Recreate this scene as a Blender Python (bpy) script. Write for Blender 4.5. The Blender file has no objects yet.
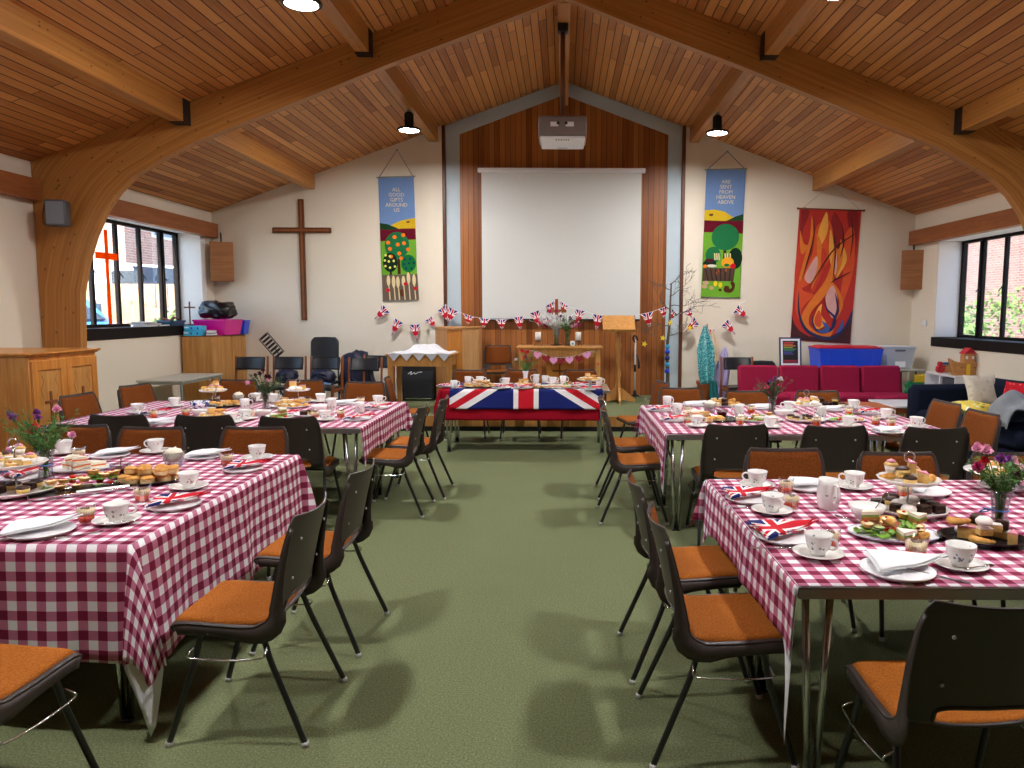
import bpy, math, random
from mathutils import Vector, Matrix, Euler, noise
R0 = random.Random(7)
PI = math.pi
scene = bpy.context.scene
COL = scene.collection

# ---------------------------------------------------------------- camera model (metres; camera 1.57 m above the carpet)
FPX, PCX, PCY, CAMH, ROLL = 745.0, 563.0, 384.0, 1.57, 0.0035
PITCH = math.atan(73 / 745)
_c, _s = math.cos(PITCH), math.sin(PITCH)

def ray(u, v):
    a = (u - PCX) / FPX; b = (PCY - v) / FPX
    a, b = a - ROLL * b, b + ROLL * a
    return Vector((a, _c + b * _s, -_s + b * _c))

def atz(u, v, z):
    d = ray(u, v); t = (z - CAMH) / d.z
    return Vector((d.x * t, d.y * t, z))

def aty(u, v, y):
    d = ray(u, v); t = y / d.y
    return Vector((d.x * t, y, CAMH + d.z * t))

# ---------------------------------------------------------------- materials
def lin(c):
    o = []
    for x in c:
        x /= 255.0
        o.append(x / 12.92 if x <= .04045 else ((x + .055) / 1.055) ** 2.4)
    return (*o, 1.0)

class NT:
    def __init__(s, name):
        s.m = bpy.data.materials.new(name); s.m.use_nodes = True
        s.t = s.m.node_tree; s.N = s.t.nodes; s.L = s.t.links
        s.b = s.N['Principled BSDF']
    def n(s, typ, **kw):
        x = s.N.new(typ)
        for k, v in kw.items(): setattr(x, k, v)
        return x
    def set(s, sock, v):
        if hasattr(v, 'is_output') or isinstance(v, bpy.types.NodeSocket): s.L.new(v, sock)
        else: sock.default_value = v
    def math(s, op, a, b=None, c=None):
        x = s.n('ShaderNodeMath', operation=op)
        s.set(x.inputs[0], a)
        if b is not None: s.set(x.inputs[1], b)
        if c is not None: s.set(x.inputs[2], c)
        return x.outputs[0]
    def mix(s, f, a, b, blend='MIX'):
        x = s.n('ShaderNodeMix', data_type='RGBA', blend_type=blend)
        s.set(x.inputs[0], f); s.set(x.inputs[6], a); s.set(x.inputs[7], b)
        return x.outputs[2]
    def coord(s, kind='Object', scale=None, rot=None):
        x = s.n('ShaderNodeTexCoord').outputs[kind]
        if scale is not None:
            mp = s.n('ShaderNodeMapping'); s.L.new(x, mp.inputs[0])
            mp.inputs['Scale'].default_value = scale
            if rot: mp.inputs['Rotation'].default_value = rot
            x = mp.outputs[0]
        return x
    def noise(s, vec, scale=5, detail=4, rough=.55, dist=0):
        x = s.n('ShaderNodeTexNoise'); s.L.new(vec, x.inputs['Vector'])
        x.inputs['Scale'].default_value = scale; x.inputs['Detail'].default_value = detail
        x.inputs['Roughness'].default_value = rough; x.inputs['Distortion'].default_value = dist
        return x.outputs['Fac']
    def ramp(s, f, stops):
        x = s.n('ShaderNodeValToRGB'); s.L.new(f, x.inputs[0])
        e = x.color_ramp.elements
        while len(e) < len(stops): e.new(.5)
        for k, (p, c) in zip(e, stops): k.position = p; k.color = c
        return x.outputs[0]
    def bump(s, h, st=.2, dist=.01):
        x = s.n('ShaderNodeBump'); s.L.new(h, x.inputs['Height'])
        x.inputs['Strength'].default_value = st; x.inputs['Distance'].default_value = dist
        s.L.new(x.outputs[0], s.b.inputs['Normal'])
    def col(s, v): s.set(s.b.inputs['Base Color'], v)
    def prop(s, rough=.6, metal=0, spec=.5, coat=0, trans=0, ior=None):
        s.b.inputs['Roughness'].default_value = rough; s.b.inputs['Metallic'].default_value = metal
        s.b.inputs['Specular IOR Level'].default_value = spec; s.b.inputs['Coat Weight'].default_value = coat
        s.b.inputs['Transmission Weight'].default_value = trans
        if ior: s.b.inputs['IOR'].default_value = ior

MATS = {}
def plain(name, c, rough=.6, metal=0, var=.12, nscale=8, spec=.5, coat=0, bump=0, bscale=60):
    if name in MATS: return MATS[name]
    t = NT(name); t.prop(rough, metal, spec, coat)
    v = t.coord('Object')
    f = t.noise(v, nscale, 3)
    lo = tuple(x * (1 - var) for x in lin(c)[:3]) + (1,); hi = tuple(min(1, x * (1 + var)) for x in lin(c)[:3]) + (1,)
    t.col(t.mix(f, lo, hi))
    if bump: t.bump(t.noise(v, bscale, 3), bump, .004)
    MATS[name] = t.m
    return t.m

def wood(name, c1, c2, axis='z', sc=1.0, rough=.45, knots=False):
    if name in MATS: return MATS[name]
    t = NT(name); t.prop(rough, spec=.4)
    k = {'x': (1.2, 14, 14), 'y': (14, 1.2, 14), 'z': (14, 14, 1.2)}[axis]
    v = t.coord('Object', tuple(q * sc for q in k))
    f = t.noise(v, 1.6, 6, .6, .8)
    c = t.ramp(f, [(.3, lin(c1)), (.7, lin(c2))])
    t.col(c); t.bump(f, .06, .004)
    MATS[name] = t.m
    return t.m

def boards(name, c1, c2, dark, w, length, uvscale=1.0, rough=.5, gap=.004):
    """tongue-and-groove boards; UV in metres, u along the board, v across"""
    t = NT(name); t.prop(rough, spec=.35)
    v = t.coord('UV')
    br = t.n('ShaderNodeTexBrick'); t.L.new(v, br.inputs['Vector'])
    br.offset = .37; br.offset_frequency = 2; br.squash = 1
    br.inputs['Scale'].default_value = 1; br.inputs['Brick Width'].default_value = length; br.inputs['Row Height'].default_value = w
    br.inputs['Mortar Size'].default_value = gap; br.inputs['Mortar Smooth'].default_value = .3; br.inputs['Bias'].default_value = 0
    br.inputs['Color1'].default_value = (0, 0, 0, 1); br.inputs['Color2'].default_value = (1, 1, 1, 1); br.inputs['Mortar'].default_value = (.5, .5, .5, 1)
    mp = t.n('ShaderNodeMapping'); t.L.new(v, mp.inputs[0]); mp.inputs['Scale'].default_value = (1.0, 16, 1)
    off = t.n('ShaderNodeVectorMath', operation='ADD'); t.L.new(mp.outputs[0], off.inputs[0])
    sc = t.n('ShaderNodeVectorMath', operation='SCALE'); t.L.new(br.outputs['Color'], sc.inputs[0]); sc.inputs['Scale'].default_value = 37
    t.L.new(sc.outputs[0], off.inputs[1])
    f = t.noise(off.outputs[0], 1.7, 5, .6, .5)
    g = t.math('ADD', t.math('MULTIPLY', br.outputs['Color'], .55), t.math('MULTIPLY', f, .55))
    c = t.ramp(g, [(.15, lin(c1)), (.5, tuple((a + b) / 2 for a, b in zip(lin(c1), lin(c2)))), (.95, lin(c2))])
    t.col(t.mix(br.outputs['Fac'], c, lin(dark)))
    inv = t.math('SUBTRACT', 1.0, br.outputs['Fac'])
    t.bump(inv, .5, .006)
    MATS[name] = t.m
    return t.m

def union_jack(name, rough=.75):
    if name in MATS: return MATS[name]
    t = NT(name); t.prop(rough, spec=.2)
    sx = t.n('ShaderNodeSeparateXYZ'); t.L.new(t.coord('UV'), sx.inputs[0])
    x = t.math('MULTIPLY', t.math('SUBTRACT', sx.outputs[0], .5), 2.0); y = t.math('SUBTRACT', sx.outputs[1], .5)
    hx = t.math('MULTIPLY', x, .5)
    d = t.math('MULTIPLY', t.math('MINIMUM', t.math('ABSOLUTE', t.math('SUBTRACT', y, hx)), t.math('ABSOLUTE', t.math('ADD', y, hx))), .894)
    cr = t.math('MINIMUM', t.math('ABSOLUTE', x), t.math('ABSOLUTE', y))
    B, W, Rd = lin((22, 34, 105)), lin((238, 232, 232)), lin((196, 20, 38))
    c = t.mix(t.math('LESS_THAN', d, .1), B, W)
    c = t.mix(t.math('LESS_THAN', d, .036), c, Rd)
    c = t.mix(t.math('LESS_THAN', cr, .165), c, W)
    c = t.mix(t.math('LESS_THAN', cr, .1), c, Rd)
    t.col(c); MATS[name] = t.m
    return t.m

def gingham(name, pitch=.074):
    t = NT(name); t.prop(.85, spec=.15)
    sx = t.n('ShaderNodeSeparateXYZ'); t.L.new(t.coord('UV'), sx.inputs[0])
    def stripe(s):
        return t.math('LESS_THAN', t.math('FRACT', t.math('DIVIDE', s, pitch)), .5)
    n = t.math('ADD', stripe(sx.outputs[0]), stripe(sx.outputs[1]))
    c = t.ramp(t.math('MULTIPLY', n, .5), [(0, lin((240, 236, 240))), (.25, lin((194, 118, 146))), (.75, lin((126, 34, 64)))])
    c.node.color_ramp.interpolation = 'CONSTANT'
    t.col(c)
    w = t.noise(t.coord('UV', (400, 400, 1)), 1, 1)
    t.bump(w, .08, .001)
    return t.m

def glass(name, c=(255, 255, 255), tint=.0, rough=.02, refl=.12):
    """thin clear pane/plastic: mostly passes light straight through, with a glossy skin"""
    if name in MATS: return MATS[name]
    t = NT(name); t.N.remove(t.b)
    tr = t.n('ShaderNodeBsdfTransparent'); gl = t.n('ShaderNodeBsdfGlossy'); mx = t.n('ShaderNodeMixShader')
    tr.inputs[0].default_value = lin(c); gl.inputs['Roughness'].default_value = rough
    lw = t.n('ShaderNodeLayerWeight'); lw.inputs[0].default_value = .15
    f = t.math('ADD', t.math('MULTIPLY', lw.outputs['Fresnel'], .4), refl * .2)
    t.L.new(f, mx.inputs[0]); t.L.new(tr.outputs[0], mx.inputs[1]); t.L.new(gl.outputs[0], mx.inputs[2])
    t.L.new(mx.outputs[0], t.N['Material Output'].inputs[0])
    MATS[name] = t.m
    return t.m

def emit(name, c, st):
    t = NT(name); t.b.inputs['Emission Color'].default_value = lin(c); t.b.inputs['Emission Strength'].default_value = st
    t.col(lin(c)); MATS[name] = t.m
    return t.m

# ---------------------------------------------------------------- mesh builder
class MB:
    def __init__(s): s.v = []; s.f = []; s.sm = []; s.mi = []; s.uv = {}; s.T = None
    def pt(s, p):
        p = Vector(p)
        s.v.append(tuple(s.T @ p) if s.T else tuple(p)); return len(s.v) - 1
    def face(s, idx, smooth=False, mi=0, uv=None):
        s.f.append(tuple(idx)); s.sm.append(smooth); s.mi.append(mi)
        if uv: s.uv[len(s.f) - 1] = uv
    def box(s, c, d, ch=0.0, rot=None, mi=0):
        cx, cy, cz = c; hx, hy, hz = d[0] / 2, d[1] / 2, d[2] / 2
        Rm = rot if isinstance(rot, Matrix) else (Euler(rot).to_matrix() if rot else None)
        def P(x, y, z):
            q = Vector((x, y, z))
            if Rm: q = Rm @ q
            return s.pt((q.x + cx, q.y + cy, q.z + cz))
        if ch <= 0:
            i = [P(a * hx, b * hy, e * hz) for e in (-1, 1) for b in (-1, 1) for a in (-1, 1)]
            for q in ((0, 2, 3, 1), (4, 5, 7, 6), (0, 1, 5, 4), (2, 6, 7, 3), (0, 4, 6, 2), (1, 3, 7, 5)): s.face([i[k] for k in q], False, mi)
            return s
        ch = min(ch, hx * .95, hy * .95, hz * .95)
        X, Y, Z = {}, {}, {}
        for a in (-1, 1):
            for b in (-1, 1):
                for e in (-1, 1):
                    X[a, b, e] = P(a * hx, b * (hy - ch), e * (hz - ch))
                    Y[a, b, e] = P(a * (hx - ch), b * hy, e * (hz - ch))
                    Z[a, b, e] = P(a * (hx - ch), b * (hy - ch), e * hz)
        q4 = ((-1, -1), (1, -1), (1, 1), (-1, 1))
        for a in (-1, 1):
            o = q4 if a > 0 else q4[::-1]
            s.face([X[a, p, q] for p, q in o], False, mi)
            s.face([Y[q, a, p] for p, q in o], False, mi)
            s.face([Z[p, q, a] for p, q in o], False, mi)
        for a in (-1, 1):
            for b in (-1, 1):
                fl = a * b > 0
                e1 = [X[a, b, -1], Y[a, b, -1], Y[a, b, 1], X[a, b, 1]]
                e2 = [X[a, -1, b], X[a, 1, b], Z[a, 1, b], Z[a, -1, b]]
                e3 = [Y[-1, a, b], Z[-1, a, b], Z[1, a, b], Y[1, a, b]]
                s.face(e1 if fl else e1[::-1], True, mi); s.face(e2 if fl else e2[::-1], True, mi); s.face(e3 if fl else e3[::-1], True, mi)
                for e in (-1, 1):
                    tr = [X[a, b, e], Y[a, b, e], Z[a, b, e]]
                    s.face(tr if a * b * e > 0 else tr[::-1], True, mi)
        return s
    def lathe(s, prof, n=20, c=(0, 0, 0), smooth=True, mi=0, cap=True, sx=1, sy=1, wob=None):
        rings = []
        for r, z in prof:
            if r <= 1e-6: rings.append([s.pt((c[0], c[1], c[2] + z))])
            else:
                rg = []
                for k in range(n):
                    a = 2 * PI * k / n; rr = r * (wob(a, z) if wob else 1)
                    rg.append(s.pt((c[0] + sx * rr * math.cos(a), c[1] + sy * rr * math.sin(a), c[2] + z)))
                rings.append(rg)
        for A, B in zip(rings, rings[1:]):
            for k in range(n):
                k2 = (k + 1) % n
                if len(A) == 1 and len(B) == 1: break
                if len(A) == 1: s.face((A[0], B[k2], B[k]), smooth, mi)
                elif len(B) == 1: s.face((A[k], A[k2], B[0]), smooth, mi)
                else: s.face((A[k], A[k2], B[k2], B[k]), smooth, mi)
        if cap:
            if len(rings[0]) > 1: s.face(rings[0][::-1], False, mi)
            if len(rings[-1]) > 1: s.face(rings[-1], False, mi)
        return s
    def sphere(s, c, r, nu=12, nv=8, mi=0, bump=0, bs=3, seed=0):
        rx, ry, rz = r if hasattr(r, '__len__') else (r, r, r)
        b0 = len(s.v)
        def q(th, ph):
            d = Vector((math.sin(th) * math.cos(ph), math.sin(th) * math.sin(ph), math.cos(th)))
            k = 1 + bump * noise.noise(d * bs + Vector((seed, seed * 1.7, 0)))
            return (c[0] + d.x * rx * k, c[1] + d.y * ry * k, c[2] + d.z * rz * k)
        top = s.pt(q(0, 0)); rings = [[s.pt(q(PI * i / nv, 2 * PI * k / nu)) for k in range(nu)] for i in range(1, nv)]; bot = s.pt(q(PI, 0))
        for k in range(nu):
            k2 = (k + 1) % nu
            s.face((top, rings[0][k], rings[0][k2]), True, mi); s.face((bot, rings[-1][k2], rings[-1][k]), True, mi)
            for A, B in zip(rings, rings[1:]): s.face((A[k], B[k], B[k2], A[k2]), True, mi)
        return s
    def tube(s, pts, r, n=8, closed=False, mi=0, cap=True):
        pts = [Vector(p) for p in pts]; N = len(pts); rs = r if hasattr(r, '__len__') else [r] * N
        up = None; rings = []
        for i, p in enumerate(pts):
            if closed: d = pts[(i + 1) % N] - pts[i - 1]
            else: d = pts[min(i + 1, N - 1)] - pts[max(i - 1, 0)]
            if d.length < 1e-9: d = Vector((0, 0, 1))
            d.normalize()
            if up is None: up = d.orthogonal().normalized()
            else:
                up = up - d * up.dot(d)
                up = up.normalized() if up.length > 1e-6 else d.orthogonal().normalized()
            w = d.cross(up)
            rings.append([s.pt(p + (up * math.cos(2 * PI * k / n) + w * math.sin(2 * PI * k / n)) * rs[i]) for k in range(n)])
        for i in range(N if closed else N - 1):
            A, B = rings[i], rings[(i + 1) % N]
            for k in range(n): s.face((A[k], A[(k + 1) % n], B[(k + 1) % n], B[k]), True, mi)
        if cap and not closed: s.face(rings[0][::-1], False, mi); s.face(rings[-1], False, mi)
        return s
    def prism(s, poly, o, ax, ay, h, mi=0, smooth=False, uvs=None):
        """polygon (2-D list) in the plane o + a*ax + b*ay, extruded by vector h"""
        o, ax, ay, h = Vector(o), Vector(ax), Vector(ay), Vector(h)
        A = [s.pt(o + ax * a + ay * b) for a, b in poly]; B = [s.pt(o + ax * a + ay * b + h) for a, b in poly]
        n = len(poly)
        s.face(A[::-1], False, mi, uvs[::-1] if uvs else None); s.face(B, False, mi, uvs)
        for k in range(n):
            k2 = (k + 1) % n
            s.face((A[k], A[k2], B[k2], B[k]), smooth, mi, [uvs[k], uvs[k2], uvs[k2], uvs[k]] if uvs else None)
        return s
    def grid(s, fn, nu, nv, uv=None, mi=0, smooth=True, flip=False, skip=None):
        I = [[s.pt(fn(i / nu, j / nv)) for j in range(nv + 1)] for i in range(nu + 1)]
        for i in range(nu):
            for j in range(nv):
                if skip and skip((i + .5) / nu, (j + .5) / nv): continue
                q = [(i, j), (i + 1, j), (i + 1, j + 1), (i, j + 1)]
                if flip: q = q[::-1]
                s.face([I[a][b] for a, b in q], smooth, mi, [uv(a / nu, b / nv) for a, b in q] if uv else None)
        return s
    def sheet(s, fn, nu, nv, th, mi=0, uv=None, skip=None):
        """grid with thickness th along its own normals, edges closed"""
        P = [[Vector(fn(i / nu, j / nv)) for j in range(nv + 1)] for i in range(nu + 1)]
        Nn = []
        for i in range(nu + 1):
            row = []
            for j in range(nv + 1):
                a = P[min(i + 1, nu)][j] - P[max(i - 1, 0)][j]; b = P[i][min(j + 1, nv)] - P[i][max(j - 1, 0)]
                q = a.cross(b); row.append(q.normalized() if q.length > 1e-12 else Vector((0, 0, 1)))
            Nn.append(row)
        A = [[s.pt(P[i][j]) for j in range(nv + 1)] for i in range(nu + 1)]
        B = [[s.pt(P[i][j] - Nn[i][j] * th) for j in range(nv + 1)] for i in range(nu + 1)]
        ed = {}
        for i in range(nu):
            for j in range(nv):
                if skip and skip((i + .5) / nu, (j + .5) / nv): continue
                q = [(i, j), (i + 1, j), (i + 1, j + 1), (i, j + 1)]
                uu = [uv(a / nu, b / nv) for a, b in q] if uv else None
                s.face([A[a][b] for a, b in q], True, mi, uu); s.face([B[a][b] for a, b in q[::-1]], True, mi, uu[::-1] if uu else None)
                for k in range(4):
                    e = (q[k], q[(k + 1) % 4])
                    if (e[1], e[0]) in ed: del ed[(e[1], e[0])]
                    else: ed[e] = uu[k] if uu else None
        for ((a, b), (c, d)), u0 in ed.items():
            s.face((A[c][d], A[a][b], B[a][b], B[c][d]), False, mi, [u0] * 4 if u0 else None)
        return s
    def build(s, name, mats, parent=None, loc=None, rot=None):
        me = bpy.data.meshes.new(name); me.from_pydata(s.v, [], s.f)
        me.polygons.foreach_set('use_smooth', s.sm); me.polygons.foreach_set('material_index', s.mi)
        if s.uv:
            L = me.uv_layers.new(name='UVMap'); buf = [0.0] * (2 * len(me.loops))
            for p in me.polygons:
                q = s.uv.get(p.index)
                if q:
                    for k, li in enumerate(p.loop_indices): buf[2 * li], buf[2 * li + 1] = q[k]
            L.data.foreach_set('uv', buf)
        for m in (mats if isinstance(mats, (list, tuple)) else [mats]): me.materials.append(m)
        me.update()
        o = bpy.data.objects.new(name, me); COL.objects.link(o)
        if parent: o.parent = parent
        if loc is not None: o.location = loc
        if rot is not None: o.rotation_euler = rot
        return o

def tag(o, label, cat, group=None, kind=None):
    if label: o['label'] = label
    if cat: o['category'] = cat
    if group: o['group'] = group
    if kind: o['kind'] = kind
    return o
def thing(name, label, cat, loc=(0, 0, 0), rz=0, group=None):
    o = bpy.data.objects.new(name, None); COL.objects.link(o)
    o.location = loc; o.rotation_euler = (0, 0, rz); o.empty_display_size = .05
    return tag(o, label, cat, group)
def struct(o, label=None, cat=None):
    o['kind'] = 'structure'
    return tag(o, label, cat)
def dup(root, loc, rot=0, label=None, group=None, scale=None):
    r = root.copy(); COL.objects.link(r); r.location = loc
    r.rotation_euler = (0, 0, rot) if not hasattr(rot, '__len__') else rot
    if scale: r.scale = (scale,) * 3 if not hasattr(scale, '__len__') else scale
    if label: r['label'] = label
    if group: r['group'] = group
    elif 'group' in r: del r['group']
    for ch in KIDS(root):
        c = ch.copy(); COL.objects.link(c); c.parent = r
        for g in KIDS(ch):
            d = g.copy(); COL.objects.link(d); d.parent = c
    return r
_kids = {}
def KIDS(o):
    if o.name not in _kids: _kids[o.name] = list(o.children)
    return _kids[o.name]
PROTO = {}; USED = set()
def place(key, loc, rot=0, label=None, group=None, scale=None):
    """the first use moves the thing that was built, each later one copies it"""
    o = PROTO[key]
    if key not in USED:
        KIDS(o); USED.add(key)
        o.location = loc; o.rotation_euler = (0, 0, rot) if not hasattr(rot, '__len__') else rot
        if scale: o.scale = (scale,) * 3 if not hasattr(scale, '__len__') else scale
        if label: o['label'] = label
        if group: o['group'] = group
        return o
    sc = scale if scale else 1.0
    return dup(o, loc, rot, label, group, sc)
def crom(pts, n=6, closed=True):
    out = []; N = len(pts)
    for i in range(N if closed else N - 1):
        p = [pts[(i + k) % N] if closed else pts[max(0, min(N - 1, i + k))] for k in (-1, 0, 1, 2)]
        for j in range(n):
            t = j / n
            out.append(tuple(.5 * (2 * p[1][a] + (p[2][a] - p[0][a]) * t + (2 * p[0][a] - 5 * p[1][a] + 4 * p[2][a] - p[3][a]) * t * t + (3 * p[1][a] - p[0][a] - 3 * p[2][a] + p[3][a]) * t ** 3) for a in range(len(p[0]))))
    if not closed: out.append(tuple(pts[-1]))
    return out
def ell(cx, cy, rx, ry, n=20): return [(cx + rx * math.cos(2 * PI * k / n), cy + ry * math.sin(2 * PI * k / n)) for k in range(n)]
# ---------------------------------------------------------------- the room (nave axis x = 0, gable wall at y = 12.2)
XW, YB, YF, APEX, SL = 5.67, 12.2, -4.0, 5.18, .3615
def roofz(x): return APEX - SL * abs(x)
EAVE = roofz(XW)
m_plaster = plain('cream plaster', (232, 222, 203), .85, var=.03, nscale=1.5, spec=.15, bump=.05, bscale=90)
m_reveal = plain('white reveal paint', (240, 238, 235), .6, var=.02, spec=.3)
m_ceil = boards('ceiling boards', (152, 84, 34), (236, 170, 100), (60, 30, 14), .098, 2.6, gap=.006)
m_panel = boards('panel boards', (120, 65, 29), (188, 119, 62), (52, 24, 12),   .085, 40.0, gap=.003, rough=.4)
m_glulam = None
def glulam():
    t = NT('glulam pine'); t.prop(.42, spec=.4)
    uv = t.coord('UV', (.55, 1, 1))
    mp = t.n('ShaderNodeMapping'); t.L.new(uv, mp.inputs[0]); mp.inputs['Scale'].default_value = (1, 26, 1)
    f = t.noise(mp.outputs[0], 1.2, 4, .55, .4)
    sx = t.n('ShaderNodeSeparateXYZ'); t.L.new(t.coord('UV'), sx.inputs[0])
    lam = t.math('LESS_THAN', t.math('FRACT', t.math('DIVIDE', sx.outputs[1], .042)), .06)
    c = t.ramp(f, [(.25, lin((158, 100, 42))), (.75, lin((200, 140, 72)))])
    c = t.mix(t.math('MULTIPLY', lam, .35), c, lin((110, 60, 25)))
    vo = t.n('ShaderNodeTexVoronoi'); k = t.n('ShaderNodeMapping'); t.L.new(t.coord('UV'), k.inputs[0]); k.inputs['Scale'].default_value = (7.5, 13, 1)
    t.L.new(k.outputs[0], vo.inputs['Vector']); vo.inputs['Scale'].default_value = 1
    kn = t.ramp(vo.outputs['Distance'], [(.07, (1, 1, 1, 1)), (.13, (0, 0, 0, 1))])
    c = t.mix(t.math('MULTIPLY', kn, .8), c, lin((60, 28, 12)))
    t.col(c); return t.m
m_glulam = glulam()
m_dkframe = plain('dark window timber', (24, 18, 16), .6, var=.2, spec=.2)
m_trim = plain('grey blue trim paint', (186, 202, 210), .55, var=.04)
m_brown = wood('brown hardwood', (78, 40, 18), (112, 60, 28), 'z')
m_oak = wood('golden oak', (172, 116, 56), (206, 150, 82), 'z', .8, .4)
m_pine = wood('orange pine', (176, 104, 38), (214, 146, 66), 'z', .7, .32)
m_carpet = None
def carpet():
    t = NT('green carpet'); t.prop(.95, spec=.08)
    v = t.coord('Object')
    f = t.noise(v, 120, 3, .9); g = t.noise(v, 3.0, 3)
    c = t.ramp(f, [(.3, lin((76, 82, 54))), (.5, lin((107, 114, 80))), (.7, lin((145, 151, 114)))])
    c = t.mix(t.math('MULTIPLY', g, .25), c, lin((88, 95, 68)))
    t.col(c); t.bump(f, .15, .003); return t.m
m_carpet = carpet()

b = MB(); b.box((0, (YB + YF) / 2, -.06), (2 * XW + .9, YB - YF + .5, .12)); struct(b.build('floor', m_carpet))
# ceiling: two slopes
b = MB()
for sg in (-1, 1):
    sl = math.hypot(1, SL); X2 = XW + .45
    q = [(0, YF - .2), (sg * X2, YF - .2), (sg * X2, YB + .2), (0, YB + .2)]
    lo = [b.pt((x, y, roofz(x))) for x, y in q]; hi = [b.pt((x, y, roofz(x) + .14)) for x, y in q]
    uv = [(y, abs(x) * sl + (.03 if sg > 0 else .55)) for x, y in q]
    o = [0, 1, 2, 3] if sg < 0 else [3, 2, 1, 0]
    b.face([lo[k] for k in o], False, 0, [uv[k] for k in o])
    o = o[::-1]; b.face([hi[k] for k in o], False, 0, [uv[k] for k in o])
    for k in range(4): b.face((lo[k], lo[(k + 1) % 4], hi[(k + 1) % 4], hi[k]), False, 0, [uv[0]] * 4)
struct(b.build('ceiling', m_ceil))
# gable wall
b = MB(); X2 = XW + .4
b.prism([(-X2, -.05), (X2, -.05), (X2, roofz(X2)), (0, APEX), (-X2, roofz(X2))], (0, YB, 0), (1, 0, 0), (0, 0, 1), (0, .25, 0))
struct(b.build('wall_back', m_plaster))
b = MB(); b.prism([(-X2, -.05), (X2, -.05), (X2, roofz(X2)), (0, APEX), (-X2, roofz(X2))], (0, YF - .25, 0), (1, 0, 0), (0, 0, 1), (0, .25, 0))
struct(b.build('wall_front', m_brown))  # unseen wall behind the camera; dark finish invented to cut bounced light
# plaster piers beside the panelling
for k, sg in enumerate((-1, 1)):
    b = MB(); x0, x1 = (1.93, 2.16)
    b.prism([(sg * x0, 0), (sg * x1, 0), (sg * x1, roofz(x1) - .002), (sg * x0, roofz(x0) - .002)], (0, YB - .1, 0), (1, 0, 0), (0, 0, 1), (0, .1, 0))
    struct(b.build('wall_pier', m_plaster))
    b = MB(); b.box((sg * 1.905, YB - .06, 2.24), (.05, .12, 4.48), .004); struct(b.build('trim_1' if k == 0 else 'trim_2', m_brown))
# boarded panel and its painted border
px, pz = 1.66, 4.36
b = MB(); pol = [(-px, .2), (px, .2), (px, pz), (0, APEX - .21), (-px, pz)]
b.prism(pol, (0, YB - .03, 0), (1, 0, 0), (0, 0, 1), (0, .03, 0), uvs=[(z, x) for x, z in pol]); struct(b.build('wall_panelling', m_panel))
b = MB(); ox = 1.88
for sg in (-1, 1):
    b.prism([(sg * ox, .2), (sg * px, .2), (sg * px, pz), (sg * ox, roofz(ox) - .01)], (0, YB - .05, 0), (1, 0, 0), (0, 0, 1), (0, .05, 0))
    b.prism([(sg * px, pz), (0, APEX - .21), (0, APEX - .005), (sg * ox, roofz(ox) - .01)], (0, YB - .05, 0), (1, 0, 0), (0, 0, 1), (0, .05, 0))
struct(b.build('trim_3', m_trim))

def side_wall(sg, name, zs, zt, bays):
    """wall with window openings: zs sill, zt head; jambs lined with white reveals"""
    b = MB(); D = .42; xc = sg * (XW + D / 2)
    top = EAVE + .02
    b.box((xc, (YB + YF) / 2, zs / 2 - .02), (D, YB - YF, zs + .04)); b.box((xc, (YB + YF) / 2, (zt + top) / 2), (D, YB - YF, top - zt))
    y = YF
    for a, e in bays + [(YB, YB)]:
        if a > y + .001: b.box((xc, (a + y) / 2, (zs + zt) / 2), (D, a - y, zt - zs))
        y = e
    struct(b.build(name, m_plaster))
BAYL = [(3.9, 6.9), (8.35, 11.96)]; BAYR = [(3.9, 6.9), (8.35, 11.42)]
side_wall(-1, 'wall_left', 1.26, 2.78, BAYL); side_wall(1, 'wall_right', 1.12, 2.66, BAYR)
m_pane = glass('window glass', refl=.1)
def window(sg, n, a, e, zs, zt, mull, wide=(), jam=.012):
    root = MB(); xf = sg * (XW + .385); F = .055
    for z in (zs + F / 2 + .02, zt - F / 2): root.box((xf, (a + e) / 2, z), (.07, e - a, F), .006)
    for y in (a + F / 2, e - jam - F / 2): root.box((xf, y, (zs + zt) / 2), (.07, F, zt - zs), .006)
    w = root.build('window_%d' % n, m_dkframe); struct(w)
    for y in mull:
        q = MB(); wd = .095 if y in wide else .055
        q.box((xf, y, (zs + zt) / 2), (.055, wd, zt - zs - .1), .008)
        if y in wide: q.box((xf - sg * .03, y, (zs + zt) / 2), (.05, .03, zt - zs - .1), .006)
        q.build('mullion', m_dkframe, w)
        q = MB(); q.box((xf - sg * .05, y - .03, zs + .72), (.02, .02, .12), .004); q.tube([(xf - sg * .06, y - .03, zs + .76), (xf - sg * .09, y - .01, zs + .7)], .007, 6); q.build('window_catch', m_dkframe, w)
    ys = [a + F] + list(mull) + [e - jam - F]
    for y0, y1 in zip(ys, ys[1:]):
        q = MB(); q.box((xf, (y0 + y1) / 2, (zs + zt) / 2), (.006, y1 - y0, zt - zs - .06)); q.build('pane', m_pane, w)
    # dark sill board lying on the wall and its white upper lining
    q = MB(); q.box((sg * (XW + .185), (a + e) / 2, zs - .035), (.41, e - a + .10, .14), .008); struct(q.build('window_sill', m_dkframe))
    q = MB()
    for y, t in ((a + .006, .012), (e - jam / 2, jam)): q.box((sg * (XW + (.18 if t < .1 else .21)), y, (zs + zt) / 2 + .02), (.34 if t < .1 else .41, t, zt - zs - .04))
    q.box((sg * (XW + .18), (a + e) / 2, zt - .006), (.34, e - a, .012)); struct(q.build('window_reveal', m_reveal))
window(-1, 1, 8.35, 11.96, 1.3, 2.77, [9.08, 9.64, 10.2, 10.76, 11.33], (11.33,), .16)
window(1, 2, 8.35, 11.42, 1.16, 2.65, [8.62, 9.18, 9.74, 10.3, 10.87], (10.87,))
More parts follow.
